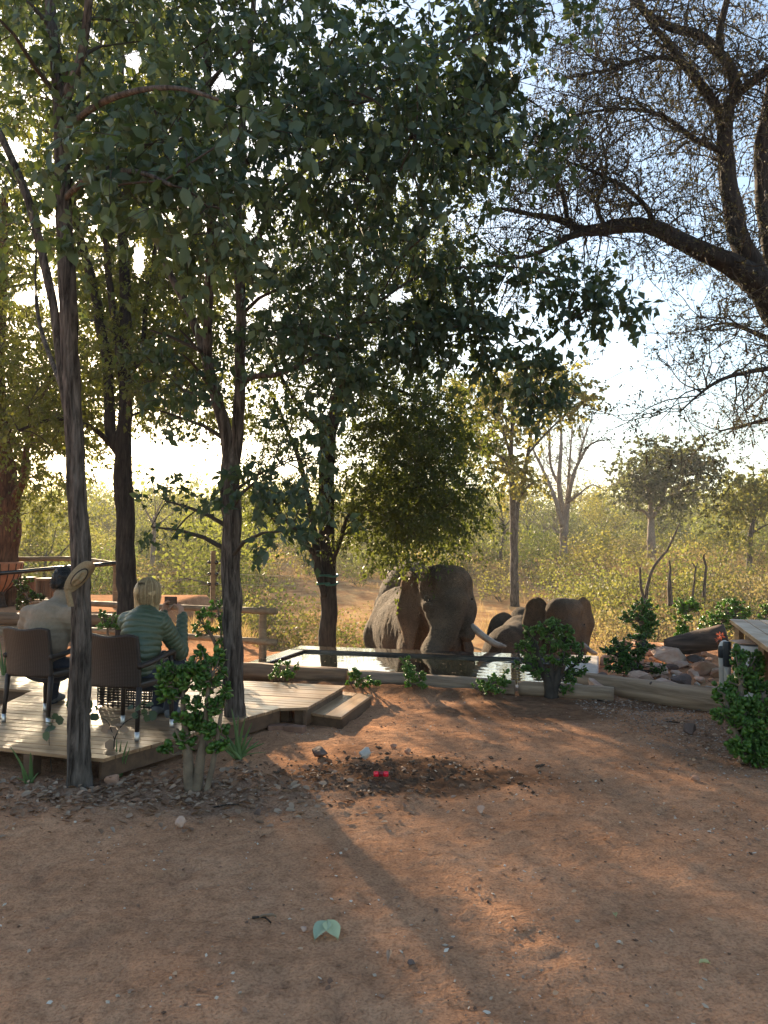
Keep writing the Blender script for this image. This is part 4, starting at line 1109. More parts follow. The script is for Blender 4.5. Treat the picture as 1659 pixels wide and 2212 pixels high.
# ------------------------------------------------------------------ timber deck
M['plank'] = None
def wood_mat(name, c1, c2, rough=.5, along=0, sc=1.0, spec=.4, bump=.002):
    m, N, L, b, out = new_mat(name)
    st = [14, 14, 14]; st[along] = 1.2
    n = noise_node(N, L, sc, 6, .6, stretch=tuple(st), distort=.4)
    r = ramp(N, [(.3, c1), (.7, c2)]); L.new(n.outputs[0], r.inputs[0])
    oi = N.new("ShaderNodeObjectInfo"); r2 = ramp(N, [(0, (.72, .72, .74)), (1, (1.2, 1.15, 1.08))]); L.new(oi.outputs["Random"], r2.inputs[0])
    mx = N.new("ShaderNodeMixRGB"); mx.blend_type = 'MULTIPLY'; mx.inputs[0].default_value = .8
    L.new(r.outputs[0], mx.inputs[1]); L.new(r2.outputs[0], mx.inputs[2]); L.new(mx.outputs[0], b.inputs["Base Color"])
    n2 = noise_node(N, L, 1.0, 3, .5, stretch=(3, 3, 3)); r3 = ramp(N, [(.3, (rough * .8,) * 3), (.7, (min(1, rough * 1.3),) * 3)])
    L.new(n2.outputs[0], r3.inputs[0]); L.new(r3.outputs[0], b.inputs["Roughness"])
    b.inputs["Specular IOR Level"].default_value = spec
    bp = N.new("ShaderNodeBump"); bp.inputs["Distance"].default_value = bump
    L.new(n.outputs[0], bp.inputs["Height"]); L.new(bp.outputs[0], b.inputs["Normal"])
    return m
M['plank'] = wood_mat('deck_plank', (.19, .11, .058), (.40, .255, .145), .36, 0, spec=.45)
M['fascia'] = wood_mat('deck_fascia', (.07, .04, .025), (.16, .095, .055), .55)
M['pole'] = wood_mat('treated_pole', (.16, .10, .055), (.36, .25, .15), .7)
M['log'] = wood_mat('grey_log', (.13, .086, .054), (.42, .31, .215), .9, bump=.012)
M['log_brown'] = wood_mat('brown_log', (.12, .065, .035), (.3, .18, .1), .7, bump=.005)
M['driftwood'] = wood_mat('driftwood', (.02, .013, .01), (.12, .08, .062), .85, bump=.02)
DZ = .20
deck_poly = [(-3.72, 6.30), (-2.10, 5.78), (-1.02, 7.62), (-.78, 7.56), (-.44, 8.86), (-1.56, 9.17), (-4.03, 9.75), (-5.4, 10.1), (-5.4, 9.06), (-3.92, 8.62)]
droot = root('wooden_deck', (-2.2, 7.4, 0), 'low timber plank deck under the two wicker chairs', 'deck', None, ANG)
def spans(v):
    """u intervals of the deck outline along plank coordinate v"""
    q = [uv_of(x, y) for x, y in deck_poly]; out = []
    for i in range(len(q)):
        (ua, va), (ub, vb) = q[i], q[(i + 1) % len(q)]
        if (va > v) != (vb > v): out.append(ua + (v - va) / (vb - va) * (ub - ua))
    out.sort(); return list(zip(out[::2], out[1::2]))
vs = [uv_of(x, y)[1] for x, y in deck_poly]
pw = .114; v = min(vs) + .004
rp = R_(3)
while v < max(vs) - .03:
    v1 = min(v + pw - .007, max(vs) - .004)
    a, b = spans(v + .003), spans(v1 - .003)
    for s in range(min(len(a), len(b))):
        g = Geo(); ua0, ua1 = a[s]; ub0, ub1 = b[s]
        if ua1 - ua0 < .06: continue
        dz = rp.uniform(-.002, .002)
        # long runs are two boards butted end to end
        cuts = [0, 1] if ua1 - ua0 < 2.6 else [0, rp.uniform(.35, .65), 1]
        for c0, c1 in zip(cuts[:-1], cuts[1:]):
            g = Geo()
            e0 = .0015 if c0 > 0 else 0; e1 = .0015 if c1 < 1 else 0
            quad = [UV(ua0 + (ua1 - ua0) * c0 + e0, v), UV(ua0 + (ua1 - ua0) * c1 - e1, v), UV(ub0 + (ub1 - ub0) * c1 - e1, v1), UV(ub0 + (ub1 - ub0) * c0 + e0, v1)]
            prism(g, quad, DZ - .028 + dz, DZ + dz)
            bevel_obj(part('plank', g, M['plank'], droot, False), .003, 1)
    v += pw
def fascia_board(p, q, z0, z1, th=.03, inset=.012):
    p, q = np.array(p), np.array(q); d = (q - p) / np.linalg.norm(q - p); n = np.array((-d[1], d[0]))
    g = Geo(); prism(g, [p + n * inset, q + n * inset, q + n * (inset + th), p + n * (inset + th)], z0, z1)
    return part('fascia', g, M['fascia'], droot, False)
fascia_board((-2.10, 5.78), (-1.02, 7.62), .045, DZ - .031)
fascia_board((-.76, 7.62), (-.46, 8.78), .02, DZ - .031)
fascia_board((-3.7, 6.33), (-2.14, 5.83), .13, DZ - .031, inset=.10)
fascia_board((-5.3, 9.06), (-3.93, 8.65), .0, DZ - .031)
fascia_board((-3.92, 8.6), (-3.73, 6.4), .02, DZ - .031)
for x, y in [(-3.2, 6.2), (-2.75, 6.05), (-2.35, 5.95), (-1.15, 7.55), (-1.0, 7.9), (-.84, 7.75), (-3.3, 7.6), (-2.2, 7.4)]:
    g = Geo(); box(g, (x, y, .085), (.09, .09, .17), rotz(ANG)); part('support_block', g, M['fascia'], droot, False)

sroot = root('deck_step', (-.45, 8.2, 0), 'small two-board timber step against the deck end', 'step', None, math.radians(76))
s0, s1 = np.array((-.76, 7.79)), np.array((-.415, 7.58)); dirv = np.array((.286, 1.16))
for k in range(2):
    a, b = s0 + (s1 - s0) * (k * .5), s0 + (s1 - s0) * (k * .5 + .485)
    g = Geo(); prism(g, [a, b, b + dirv, a + dirv], .092, .118 + .001 * k); bevel_obj(part('plank', g, M['plank'], sroot, False), .003, 1)
n_ = unit(np.array((-(s1 - s0)[1], (s1 - s0)[0])))
g = Geo(); prism(g, [s0 + dirv * .02, s1 + dirv * .02 - (s1 - s0) * .02, s1 + dirv * .05 - (s1 - s0) * .02, s0 + dirv * .05], -.02, .0915); part('riser', g, M['fascia'], sroot, False)
g = Geo(); e = (s1 - s0); prism(g, [s1 - e * .12 + dirv * .055, s1 - e * .02 + dirv * .021, s1 - e * .02 + dirv * .985, s1 - e * .12 + dirv * .985], -.02, .0912); part('riser', g, M['fascia'], sroot, False)
# bricks under the notch of the deck
for k, (x, y, r) in enumerate([(-1.03, 7.5, .2), (-.86, 7.46, -.3)]):
    g = Geo(); box(g, (x, y, .03), (.2, .1, .07), rotz(r)); o = thing1('brick', g, simple_mat('brick%d' % k, (.16, .08, .05), (.24, .13, .09), 12), ['red-brown brick lying under the deck notch, nearer the tree', 'red-brown brick lying under the deck notch, nearer the step'][k], 'brick', None, False); bevel_obj(o, .008)

# ------------------------------------------------------------------ edging logs
def log(label, p, q, r0, r1, mat, seed, name='edging_log', knots=0):
    p, q = np.array(p, float), np.array(q, float); n = max(8, int(np.linalg.norm(q - p) / .06))
    t = np.linspace(0, 1, n)[:, None]; path = p + (q - p) * t
    path[:, 2] += .012 * pnoise(np.c_[t * 4, 0 * t + seed, 0 * t])
    path[:, 1] += .02 * pnoise(np.c_[t * 3, 0 * t + seed + 5, 0 * t])
    rad = np.linspace(r0, r1, n)
    def dp(th, s, R):
        c = np.stack(np.broadcast_arrays(np.cos(th) * 1.2, np.sin(th) * 1.2, s * .9 + seed), -1)
        return R * (.09 * pnoise(c * 1.3) - .11 * np.exp(-(pnoise(c * np.array((4, 4, .5))) / .09) ** 2) + .03 * pnoise(c * np.array((9, 9, 3))))
    # rounded ends
    rad = rad * np.minimum(1, np.minimum(np.linspace(.93, 1.6, n), np.linspace(1.6, .93, n)))
    g = Geo(); tube(g, path, rad, 32, True, dp)
    o = root(name, (p + q) / 2 - np.array((0, 0, r0)), label, 'log', None)
    # timber runs along the thing's own x axis
    o.rotation_euler = (0, 0, math.atan2(q[1] - p[1], q[0] - p[0]))
    part('timber', g, mat, o)
    for k in range(knots):
        i = int((k + .7) / (knots + .4) * n); a = -1.1 + .5 * (k % 2)
        T, A, B = frames(path)
        pos = path[i] + rad[i] * .93 * np.array((0, -math.cos(a + 1.2), math.sin(a + 1.6)))
        gk = Geo(); nn = unit(pos - path[i]); tube(gk, np.array([pos - nn * .02, pos + nn * .004, pos + nn * .012]), [.035, .03, .014], 10); part('knot', gk, M['driftwood'], o)
    return o
log('brown peeled log laid between the deck and the pool, nearest the fence', (*UV(-5.0, 9.45), .13), (*UV(-3.2, 9.42), .12), .125, .115, M['log_brown'], 1.0)
log('weathered grey log along the pool front, in the middle of the row', (*UV(-3.15, 9.42), .115), (*UV(-1.05, 9.44), .09), .105, .095, M['log'], 2.0)
log('weathered grey log along the pool front, behind the tree-like jade bush', (*UV(-1.0, 9.46), .08), (*UV(.1, 9.42), .07), .095, .09, M['log'], 3.0)
log('thick grey log with knots edging the rock bed', (2.46, 9.72, .11), (3.75, 8.3, .10), .13, .145, M['log'], 4.0, knots=3)
log('dark split driftwood log behind the red rocks', P(1440, 1400, 10.7), P(1570, 1372, 10.3), .13, .17, M['driftwood'], 6.0, 'driftwood_log')
log('lower log of the terrace retaining wall', (-9.2, 15.55, .12), (-4.75, 15.35, .10), .13, .12, M['log'], 7.0, 'retaining_log')
log('upper log of the terrace retaining wall', (-9.2, 15.6, .38), (-4.8, 15.4, .36), .13, .125, M['log_brown'], 8.0, 'retaining_log')

# ------------------------------------------------------------------ pole fences
def pole(name, p, q, r, mat, parent, sides=14, seed=0):
    p, q = np.array(p, float), np.array(q, float); n = 10
    path = p + (q - p) * np.linspace(0, 1, n)[:, None]
    path += rng.normal(0, r * .06, (n, 3))
    g = Geo(); tube(g, path, r * np.linspace(1.03, .97, n), sides, True, lambda th, s, R: R * .06 * pnoise(np.stack(np.broadcast_arrays(np.cos(th) * 2, np.sin(th) * 2, s * 2 + seed), -1)))
    return part(name, g, mat, parent)
pA = P(567, 1422, 12.3); pA[2] = gz(pA[0], pA[1])
f1 = root('pole_fence', pA, 'low two-rail pole fence between the deck and the pool', 'fence')
d2 = np.array((-1.95, .95, 0)) * 1.15
for k in range(3):
    b0 = pA + d2 * k; b0[2] = gz(b0[0], b0[1]) - .1
    pole('post', b0, np.array((b0[0], b0[1], .86)), .062, M['pole'], f1, seed=k)
off = np.array((.02, -.075, 0))
pole('rail', pA + off - d2 * .10 + np.array((0, 0, .80)), pA + off + d2 * 2.1 + np.array((0, 0, .80)), .05, M['pole'], f1, seed=5)
pole('rail', pA + off - d2 * .10 + np.array((0, 0, .31)), pA + off + d2 * 2.1 + np.array((0, 0, .33)), .05, M['pole'], f1, seed=6)

f2b = P(250, 1310, 16.8)
f2 = root('pole_fence', (*f2b[:2], .5), 'pale pole-and-pipe railing on the raised terrace behind the man', 'fence')
pole('post', (f2b[0], f2b[1], .4), P(250, 1212, 16.8), .06, M['pole'], f2, seed=9)
e1 = P(170, 1207, 17.6)
pole('post', (e1[0] - 3.5, e1[1] + .6, .4), e1 + np.array((-3.5, .6, .05)), .06, M['pole'], f2, seed=10)
pole('rail', P(252, 1219, 16.75), e1, .055, M['pole'], f2, seed=11)
pole('rail', e1, P(-60, 1208, 18.2), .055, M['pole'], f2, seed=12)
M['black_pipe'] = simple_mat('black_pipe', (.012, .011, .011), rough=.25, spec=.6)
pole('pipe_rail', P(252, 1217, 16.6), P(-60, 1243, 15.9), .045, M['black_pipe'], f2, seed=13)

wpb = P(460, 1300, 16.4); wpb[2] = float(base_h(np.array([wpb[0]]), np.array([wpb[1]]))[0])
f3 = root('wire_fence', wpb, 'electric wire fence on a single square post beyond the deck', 'fence')
g = Geo(); tp = P(460, 1190, 16.4); box(g, ((tp + wpb) / 2 - np.array((0, 0, .1))), (.10, .10, tp[2] - wpb[2] + .2), rotz(.3)); bevel_obj(part('post', g, M['pole'], f3, False), .006)
M['wire'] = simple_mat('fence_wire', (.45, .36, .22), rough=.4, metal=.3)
for k, (ya, xb, yb, db) in enumerate([(1215, 296, 1240, 14.0), (1240, 296, 1258, 14.0), (1262, 150, 1276, 14.0)]):
    a, b = P(456, ya, 16.35), P(xb, yb, db)
    t = np.linspace(0, 1, 20)[:, None]; path = a + (b - a) * t - np.array((0, 0, .06)) * (4 * t * (1 - t))
    g = Geo(); tube(g, path, .006, 5); part('wire', g, M['wire'], f3)
    a2, b2 = P(464, ya, 16.35), P(640, ya + 4, 21)
    g = Geo(); tube(g, a2 + (b2 - a2) * t, .005, 5); part('wire', g, M['wire'], f3)
    for px in (452, 468):
        c = P(px, ya, 16.35); g = Geo(); tube(g, np.array([c - (.04, 0, 0), c - (.02, 0, 0), c + (.02, 0, 0), c + (.04, 0, 0)]), [.02, .04, .04, .02], 10); part('insulator', g, M['black_pipe'], f3)

# clay pot and slatted drums on the terrace
M['clay'] = simple_mat('terracotta', (.30, .13, .07), (.4, .19, .11), 9, .8)
M['darkband'] = simple_mat('dark_band', (.05, .02, .012), rough=.6)
def lathe(geo, c, prof, sides=28):
    prof = np.array(prof, float); n = len(prof); th = np.linspace(0, 2 * math.pi, sides, endpoint=False)
    V = np.stack((prof[:, 0, None] * np.cos(th), prof[:, 0, None] * np.sin(th), np.repeat(prof[:, 1, None], sides, 1)), -1) + np.asarray(c, float)
    idx = np.arange(n * sides).reshape(n, sides); nx = np.roll(idx, -1, 1)
    geo.add(V, np.stack((idx[:-1], nx[:-1], nx[1:], idx[1:]), -1).reshape(-1, 4), poly=[list(idx[0][::-1]), list(idx[-1])])
cp = P(-4, 1278, 17.0)
pot = root('clay_pot', (cp[0], cp[1], cp[2]), 'round clay pot with dark ribs, cut by the frame edge', 'pot')
g = Geo(); lathe(g, cp, [(.16, 0), (.3, .12), (.42, .3), (.48, .5), (.5, .62), (.5, .66), (.46, .66), (.44, .5), (.1, .1)]); part('bowl', g, M['clay'], pot)
for k in range(18):
    a = k * 2 * math.pi / 18; g = Geo()
    pts = [cp + np.array((math.cos(a) * r * 1.01, math.sin(a) * r * 1.01, z)) for r, z in [(.17, .01), (.3, .12), (.42, .3), (.48, .5), (.5, .62)]]
    tube(g, catmull(pts, .08), .012, 6); part('rib', g, M['darkband'], pot)
g = Geo(); cc = cp - np.array((0, 0, (cp[2] - .5))); lathe(g, (cp[0], cp[1], .5), [(.2, 0), (.17, .05), (.12, max(.1, cp[2] - .56)), (.17, max(.14, cp[2] - .5))]); part('stand', g, M['driftwood'], pot)
M['slat'] = wood_mat('drum_slat', (.07, .035, .02), (.2, .1, .055), .6, 2)
for k, (x0, x1, yt, d) in enumerate([(38, 76, 1247, 18.6), (80, 124, 1249, 18.2)]):
    c = P((x0 + x1) / 2, yt, d); r = (x1 - x0) / 2 / FPX * d
    o = root('slatted_drum', (c[0], c[1], .5), ['round slatted drum table with pale lid, partly behind a leafy plant', 'round slatted drum table with pale lid, next to the man\'s head'][k], 'table', 'slatted drum tables on the terrace')
    g = Geo(); lathe(g, (c[0], c[1], 0), [(r * 1.03, c[2] - .05), (r * 1.06, c[2] - .03), (r * 1.06, c[2] - .005), (r * 1.02, c[2] + .004)]); part('lid', g, M['pole'], o)
    g = Geo(); lathe(g, (c[0], c[1], 0), [(r * .9, .48), (r * .9, c[2] - .052)]); part('core', g, M['darkband'], o)
    for j in range(30):
        a = j * 2 * math.pi / 30; g = Geo(); box(g, (c[0] + math.cos(a) * r * .95, c[1] + math.sin(a) * r * .95, (.48 + c[2] - .055) / 2), (.02, r * .17, c[2] - .055 - .48), rotz(a)); part('slat', g, M['slat'], o, False)

# green hose ties on the pool tree
M['hose'] = simple_mat('green_hose', (.02, .12, .09), rough=.4)
for k, y in enumerate((1243, 1261)):
    c = P(708, y, dD); a = np.linspace(0, 2 * math.pi, 40)
    path = np.c_[c[0] + .2 * np.cos(a), c[1] + .2 * np.sin(a), c[2] + .02 * np.sin(a * 2 + k)]
    path2 = np.concatenate((path, [P(694, y, dD - .3), P(684, y + 2, dD - .35)]))
    g = Geo(); tube(g, path2, .018, 8); o = part('hose_tie', g, M['hose'], tD.o)

# ------------------------------------------------------------------ rocks
def rock_geo(c, s, seed, flat=.7, rz=0, npts=16, rough=.11):
    r = R_(seed); p = r.normal(0, 1, (npts, 3)); p = unit(p) * r.uniform(.75, 1.1, (npts, 1))
    bm = bmesh.new()
    for q in p: bm.verts.new(q)
    bmesh.ops.convex_hull(bm, input=bm.verts)
    bmesh.ops.bevel(bm, geom=list(bm.edges), offset=.09, segments=1, affect='EDGES', profile=.6)
    bmesh.ops.triangulate(bm, faces=bm.faces)
    bmesh.ops.subdivide_edges(bm, edges=list(bm.edges), cuts=1)
    bmesh.ops.triangulate(bm, faces=bm.faces)
    bm.verts.ensure_lookup_table(); bm.verts.index_update()
    V = np.array([v.co[:] for v in bm.verts]); T = [[v.index for v in f.verts] for f in bm.faces]; bm.free()
    V = V * (1 + rough * pnoise(V * 2.5 + seed)[:, None] + rough * .5 * pnoise(V * 7 + seed)[:, None])
    V = V * np.array(s) * .5 @ rotz(rz).T
    g = Geo(); g.add(V + np.asarray(c, float), T=T); return g
def rock_mat(name, a, b, c): 
    m = simple_mat(name, a, b, 6, .85, .008, 22, spec=.25)
    return m
M['rock_red'] = rock_mat('rock_red', (.30, .15, .09), (.5, .31, .22), 0)
M['rock_pink'] = rock_mat('rock_pink', (.42, .25, .18), (.6, .45, .36), 0)
M['rock_dark'] = rock_mat('rock_dark', (.10, .075, .065), (.19, .13, .11), 0)
M['rock_white'] = rock_mat('rock_white', (.38, .33, .28), (.58, .52, .46), 0)
# (x, y bottom, width px, height px, distance, material, label)
RK = [(1310, 1402, 34, 40, 11.6, 'rock_red', 'upright red rock against the jade bush stem'), (1345, 1393, 48, 30, 11.8, 'rock_red', 'blocky red rock at the back of the rock bed'),
      (1352, 1378, 30, 22, 12.1, 'rock_pink', 'small sunlit rock behind the blocky red one'), (1378, 1390, 46, 30, 11.7, 'rock_pink', 'sunlit rounded rock under the columnar jade bush'),
      (1350, 1410, 60, 22, 11.0, 'rock_dark', 'flat grey rock slab left of the big striped boulder'), (1458, 1424, 92, 46, 10.6, 'rock_pink', 'largest long boulder with a sunlit top in the rock bed'),
      (1366, 1440, 58, 34, 10.5, 'rock_red', 'pointed red rock left of the long boulder'), (1332, 1450, 56, 28, 10.2, 'rock_red', 'low red rock near the jade bush foot'),
      (1418, 1452, 60, 32, 10.1, 'rock_pink', 'sloping pink rock below the long boulder'), (1520, 1452, 52, 40, 10.0, 'rock_red', 'red-brown block beside the grey pipe'),
      (1500, 1430, 44, 22, 10.5, 'rock_dark', 'dark small rock between boulder and pipe'), (1388, 1474, 72, 40, 9.7, 'rock_pink', 'wide pale pink rock in the middle of the bed'),
      (1318, 1478, 46, 36, 9.8, 'rock_red', 'broken red rock beside the leafy stem'), (1296, 1486, 62, 46, 9.4, 'rock_pink', 'pale angular rock just behind the knotty log end'),
      (1475, 1472, 54, 34, 9.6, 'rock_dark', 'dark shadowed rock near the pipe base'), (1440, 1486, 70, 34, 9.4, 'rock_pink', 'low pink slab behind the middle of the log'),
      (1355, 1492, 64, 24, 9.25, 'rock_white', 'whitish flat rock behind the log'), (1400, 1500, 86, 26, 9.1, 'rock_pink', 'long flat pale rock lying along the log'),
      (1480, 1506, 60, 28, 9.0, 'rock_pink', 'flat rock against the log near the big jade bush'), (1530, 1496, 40, 34, 9.1, 'rock_white', 'pale rock half hidden by the big jade bush'),
      (1260, 1440, 26, 16, 11.4, 'rock_white', 'small pale stone on the pool\'s concrete end'), (1275, 1420, 24, 18, 12.0, 'rock_red', 'small red stone at the pool corner'),
      (1300, 1455, 30, 24, 10.4, 'rock_dark', 'grey stone at the concrete edge'), (1548, 1470, 30, 24, 9.8, 'rock_red', 'small red stone right of the pipe'),
      (1335, 1462, 26, 16, 10.0, 'rock_dark', 'small dark stone among the red rocks'), (1450, 1446, 30, 18, 10.3, 'rock_dark', 'small grey stone in front of the long boulder')]
for i, (x, yb, wpx, hpx, d, mt, lab) in enumerate(RK):
    c = P(x, yb - hpx * .5, d); w = wpx / FPX * d * 1.1; h = hpx / FPX * d * 1.0
    g = rock_geo((c[0], c[1], gz(c[0], c[1]) + h * .36), (w, w * R_(i).uniform(.7, 1.0), h), 100 + i, rz=R_(i).uniform(-.4, .4))
    thing1('rock', g, M[mt], lab, 'rock', 'rocks of the rock bed', False)
rq = R_(41)
for i in range(64):
    x = rq.uniform(1290, 1550); y = rq.uniform(1400, 1500) if x > 1330 else rq.uniform(1430, 1490); d = 11.2 - (y - 1400) / 100 * 2.0
    c = P(x, y, d); w = rq.uniform(.10, .25)
    if (c[0] - 2.46) * 1.42 + (c[1] - 9.72) * 1.29 < .45: c = c + np.array((.28, .3, 0))
    hz = w * rq.uniform(.4, .65)
    thing1('rock', rock_geo((c[0], c[1], gz(c[0], c[1]) + hz * .25), (w, w * rq.uniform(.7, 1), hz), 700 + i, rz=rq.uniform(0, 3)), M[['rock_red', 'rock_pink', 'rock_white', 'rock_pink'][i % 4]], 'small broken stone wedged between the larger rocks of the rock bed', 'rock', 'small stones of the rock bed', False)
# stones lying on the bare earth
ST = [(787, 1643, 36, 30, 'rock_white', 'pale grey stone at the back of the churned soil'), (882, 1628, 18, 14, 'rock_red', 'small round brown stone right of the pale grey stone'), (850, 1618, 18, 10, 'rock_red', 'small flat reddish stone behind the round brown one'),
      (692, 1640, 44, 26, 'rock_dark', 'dark earthy clod left of the pale grey stone'), (388, 1790, 30, 24, 'rock_pink', 'pale square-cut stone alone on the bare earth'), (1039, 1758, 22, 18, 'rock_pink', 'light stone at the right end of the dark soil'),
      (1496, 1590, 36, 26, 'rock_dark', 'angular brown stone near the big jade bush'), (655, 2014, 17, 11, 'rock_pink', 'rounded pale pebble left of the fallen green leaves'), (684, 2021, 18, 11, 'rock_pink', 'rounded pale pebble just above the fallen green leaves'),
      (888, 2090, 22, 14, 'rock_dark', 'dark round pebble right of the fallen green leaves'), (240, 1700, 40, 24, 'rock_red', 'reddish stone in the leaf litter by the near trunk'), (555, 1762, 20, 16, 'rock_dark', 'dark stone in front of the nearest jade bush'),
      (1505, 1690, 20, 14, 'rock_red', 'brown stone under the big jade bush'), (172, 1696, 26, 14, 'rock_red', 'orange-brown stone at the foot of the hat tree')]
for i, (x, yb, wpx, hpx, mt, lab) in enumerate(ST):
    b = GG(x, yb); d = b[1]; w = wpx / FPX * d; h = hpx / FPX * d * 1.15
    thing1('stone', rock_geo((b[0], b[1] + w * .3, b[2] + h * .38), (w, w * .85, h), 300 + i, rz=R_(i).uniform(-.5, .5)), M[mt], lab, 'stone', 'stones on the yard', False)

# red lamp lens piece on the soil
M['redplastic'] = simple_mat('red_plastic', (.85, .02, .05), rough=.18, spec=.6)
M['reddark'] = simple_mat('dark_red_plastic', (.22, .02, .03), rough=.3)
b = GG(823, 1690); b[2] += .03
lo = root('plastic_lens', b, 'bright red plastic lens piece lying on the dark churned soil', 'plastic piece')
def lens(x0, x1, mat, nm):
    bm = bmesh.new(); prof = [(0, 0), (.02, .002), (.026, .02), (.02, .036), (0, .04)]
    g = Geo(); V = []; 
    for x, k in ((x0, .8), (x0 + .006, 1), (x1 - .006, 1), (x1, .8)):
        for (yy, zz_) in prof: V.append((x, -.013 + (yy - .013) * k + .013, .02 + (zz_ - .02) * k))
    Q = [(i * 5 + j, (i + 1) * 5 + j, (i + 1) * 5 + (j + 1) % 5, i * 5 + (j + 1) % 5) for i in range(3) for j in range(5)]
    g.add(np.array(V) + b, Q=Q, poly=[[0, 1, 2, 3, 4], [19, 18, 17, 16, 15]]); bm.free()
    return part(nm, g, mat, lo)
lens(-.056, -.018, M['redplastic'], 'lens'); lens(-.0175, .0175, M['reddark'], 'centre_block'); lens(.018, .056, M['redplastic'], 'lens')

# ------------------------------------------------------------------ timber splash pool at the frame edge
M['pool_plank'] = wood_mat('pool_plank', (.26, .17, .10), (.46, .33, .21), .55, 1)
M['blue_water'] = water_mat('blue_water', (.02, .18, .26), .05, .004, 6)
M['blue_tile'] = simple_mat('blue_liner', (.03, .22, .34), (.08, .36, .5), 20, .3)
zt = .95
c0 = GP(1575, 1337, zt); c1 = GP(1662, 1402, zt); ex = np.array((1.0, .02, 0))
pz = root('splash_pool', (c0[0] + .6, c0[1] - .8, 0), 'timber-decked raised splash pool with blue water at the frame edge', 'pool')
dv = unit(c1 - c0); Ld = np.linalg.norm(c1 - c0)
nrm = np.array((-dv[1], dv[0], 0)); nrm = nrm if nrm[0] > 0 else -nrm
ncol = 3; pwid = .16
for k in range(ncol):
    g = Geo(); a = c0 + nrm * (pwid * k + .004); e = a + dv * (Ld * (.96 if k == 0 else 1.25)); bq = nrm * (pwid - .008)
    pts = [a[:2], e[:2], (e + bq)[:2], (a + bq + dv * .0)[:2]]
    if np.cross(pts[1] - pts[0], pts[2] - pts[1]) < 0: pts = pts[::-1]
    prism(g, pts, zt - .045, zt); bevel_obj(part('plank', g, M['pool_plank'], pz, False), .004, 1)
# far edge boards and lining
far = c0 + dv * .0
for k in range(2):
    g = Geo(); a = c0 + nrm * .49 + np.array((0, -.01 - .15 * k, 0)); prism(g, [a[:2] + (0, -.14), a[:2] + (2.6, -.14), a[:2] + (2.6, 0), a[:2]], zt - .045, zt - .002); 
    if k == 0: part('plank', g, M['pool_plank'], pz, False)
g = Geo(); a = c0 + nrm * .50 + np.array((.03, -.16, 0)); prism(g, [a[:2] + (0, -.03), a[:2] + (2.6, -.03), a[:2] + (2.6, 0), a[:2]], .2, zt - .046); part('lining', g, M['blue_tile'], pz, False)
g = Geo(); w0 = c0 + nrm * .46 + np.array((0, -.17, 0)); w1 = w0 + dv * 2.6; prism(g, [w1[:2], w1[:2] + (3, 0), w0[:2] + (3, 0), w0[:2]], zt - .2, zt - .14); part('water', g, M['blue_water'], pz, False)
g = Geo(); s0_ = c0 + nrm * .40; s1_ = s0_ + dv * 2.8; q = [s0_[:2], s1_[:2], s1_[:2] + nrm[:2] * .03, s0_[:2] + nrm[:2] * .03]
if np.cross(q[1] - q[0], q[2] - q[1]) < 0: q = q[::-1]
prism(g, q, 0, zt - .05); part('side_wall', g, M['fascia'], pz, False)
for k, t in enumerate((.04, .95, 1.9)):
    g = Geo(); a = c0 + dv * t + nrm * .1; box(g, (a[0], a[1], (zt - .05) / 2), (.07, .07, zt - .05), rotz(.3)); part('post', g, M['pole'], pz, False)
g = Geo(); a = c0 + nrm * .22 + dv * .12; e = a + dv * Ld * .85; q = [a[:2], e[:2], e[:2] + nrm[:2] * .04, a[:2] + nrm[:2] * .04]
if np.cross(q[1] - q[0], q[2] - q[1]) < 0: q = q[::-1]
prism(g, q, zt - .15, zt - .047); part('bearer', g, M['pool_plank'], pz, False)

# pump drum with stone lid, grey standpipe
M['pvc'] = simple_mat('white_plastic', (.52, .53, .53), (.62, .62, .6), 5, .45)
M['pvc_grey'] = simple_mat('grey_pipe', (.33, .32, .29), (.42, .40, .36), 10, .5)
M['pvc_dark'] = simple_mat('dark_pipe', (.035, .045, .055), rough=.35)
c = P(1632, 1388, 7.9)
bk = root('pump_drum', (c[0], c[1], 0), 'white plastic drum with a flat stone lid under the pool deck', 'drum')
g = Geo(); lathe(g, (c[0], c[1], 0), [(.2, .02), (.21, .3), (.215, c[2] - .03), (.2, c[2] - .02), (.18, c[2] - .02)], 32); part('drum_body', g, M['pvc'], bk)
g = Geo(); lathe(g, (c[0], c[1], 0), [(.218, c[2] - .14), (.224, c[2] - .13), (.224, c[2] - .12), (.218, c[2] - .11)], 32); part('hoop', g, M['pvc'], bk)
part('stone_lid', rock_geo((c[0], c[1], c[2] + .005), (.52, .46, .05), 500, npts=24, rough=.02), M['rock_pink'], bk, False)
for k, (x, yt, cap) in enumerate([(1559, 1395, 0), (1570, 1386, 1)]):
    t_ = P(x, yt, 8.55 - .06 * k); o = root('standpipe', (t_[0], t_[1], 0), ['grey standpipe with an elbow beside the rock bed', 'grey standpipe with a dark cap beside the rock bed, the nearer of two'][k], 'pipe', 'standpipes by the rock bed')
    g = Geo(); tube(g, np.array([(t_[0], t_[1], z) for z in np.linspace(-.05, t_[2] - (.26 if cap else .12), 6)]), .036, 20); part('pipe', g, M['pvc_grey'], o)
    g = Geo(); tube(g, np.array([(t_[0], t_[1], z) for z in (t_[2] - (.27 if cap else .13), t_[2] - .02, t_[2], t_[2] + .004)]), [.043, .043, .04, .02] if cap else [.04, .04, .034, .015], 20); part('cap', g, M['pvc_dark'], o)
    if not cap:
        g = Geo(); tube(g, catmull([(t_[0], t_[1], t_[2] - .03), (t_[0] + .015, t_[1], t_[2] + .02), (t_[0] + .05, t_[1], t_[2] + .03)], .01), .034, 16); part('elbow', g, M['pvc'], o)
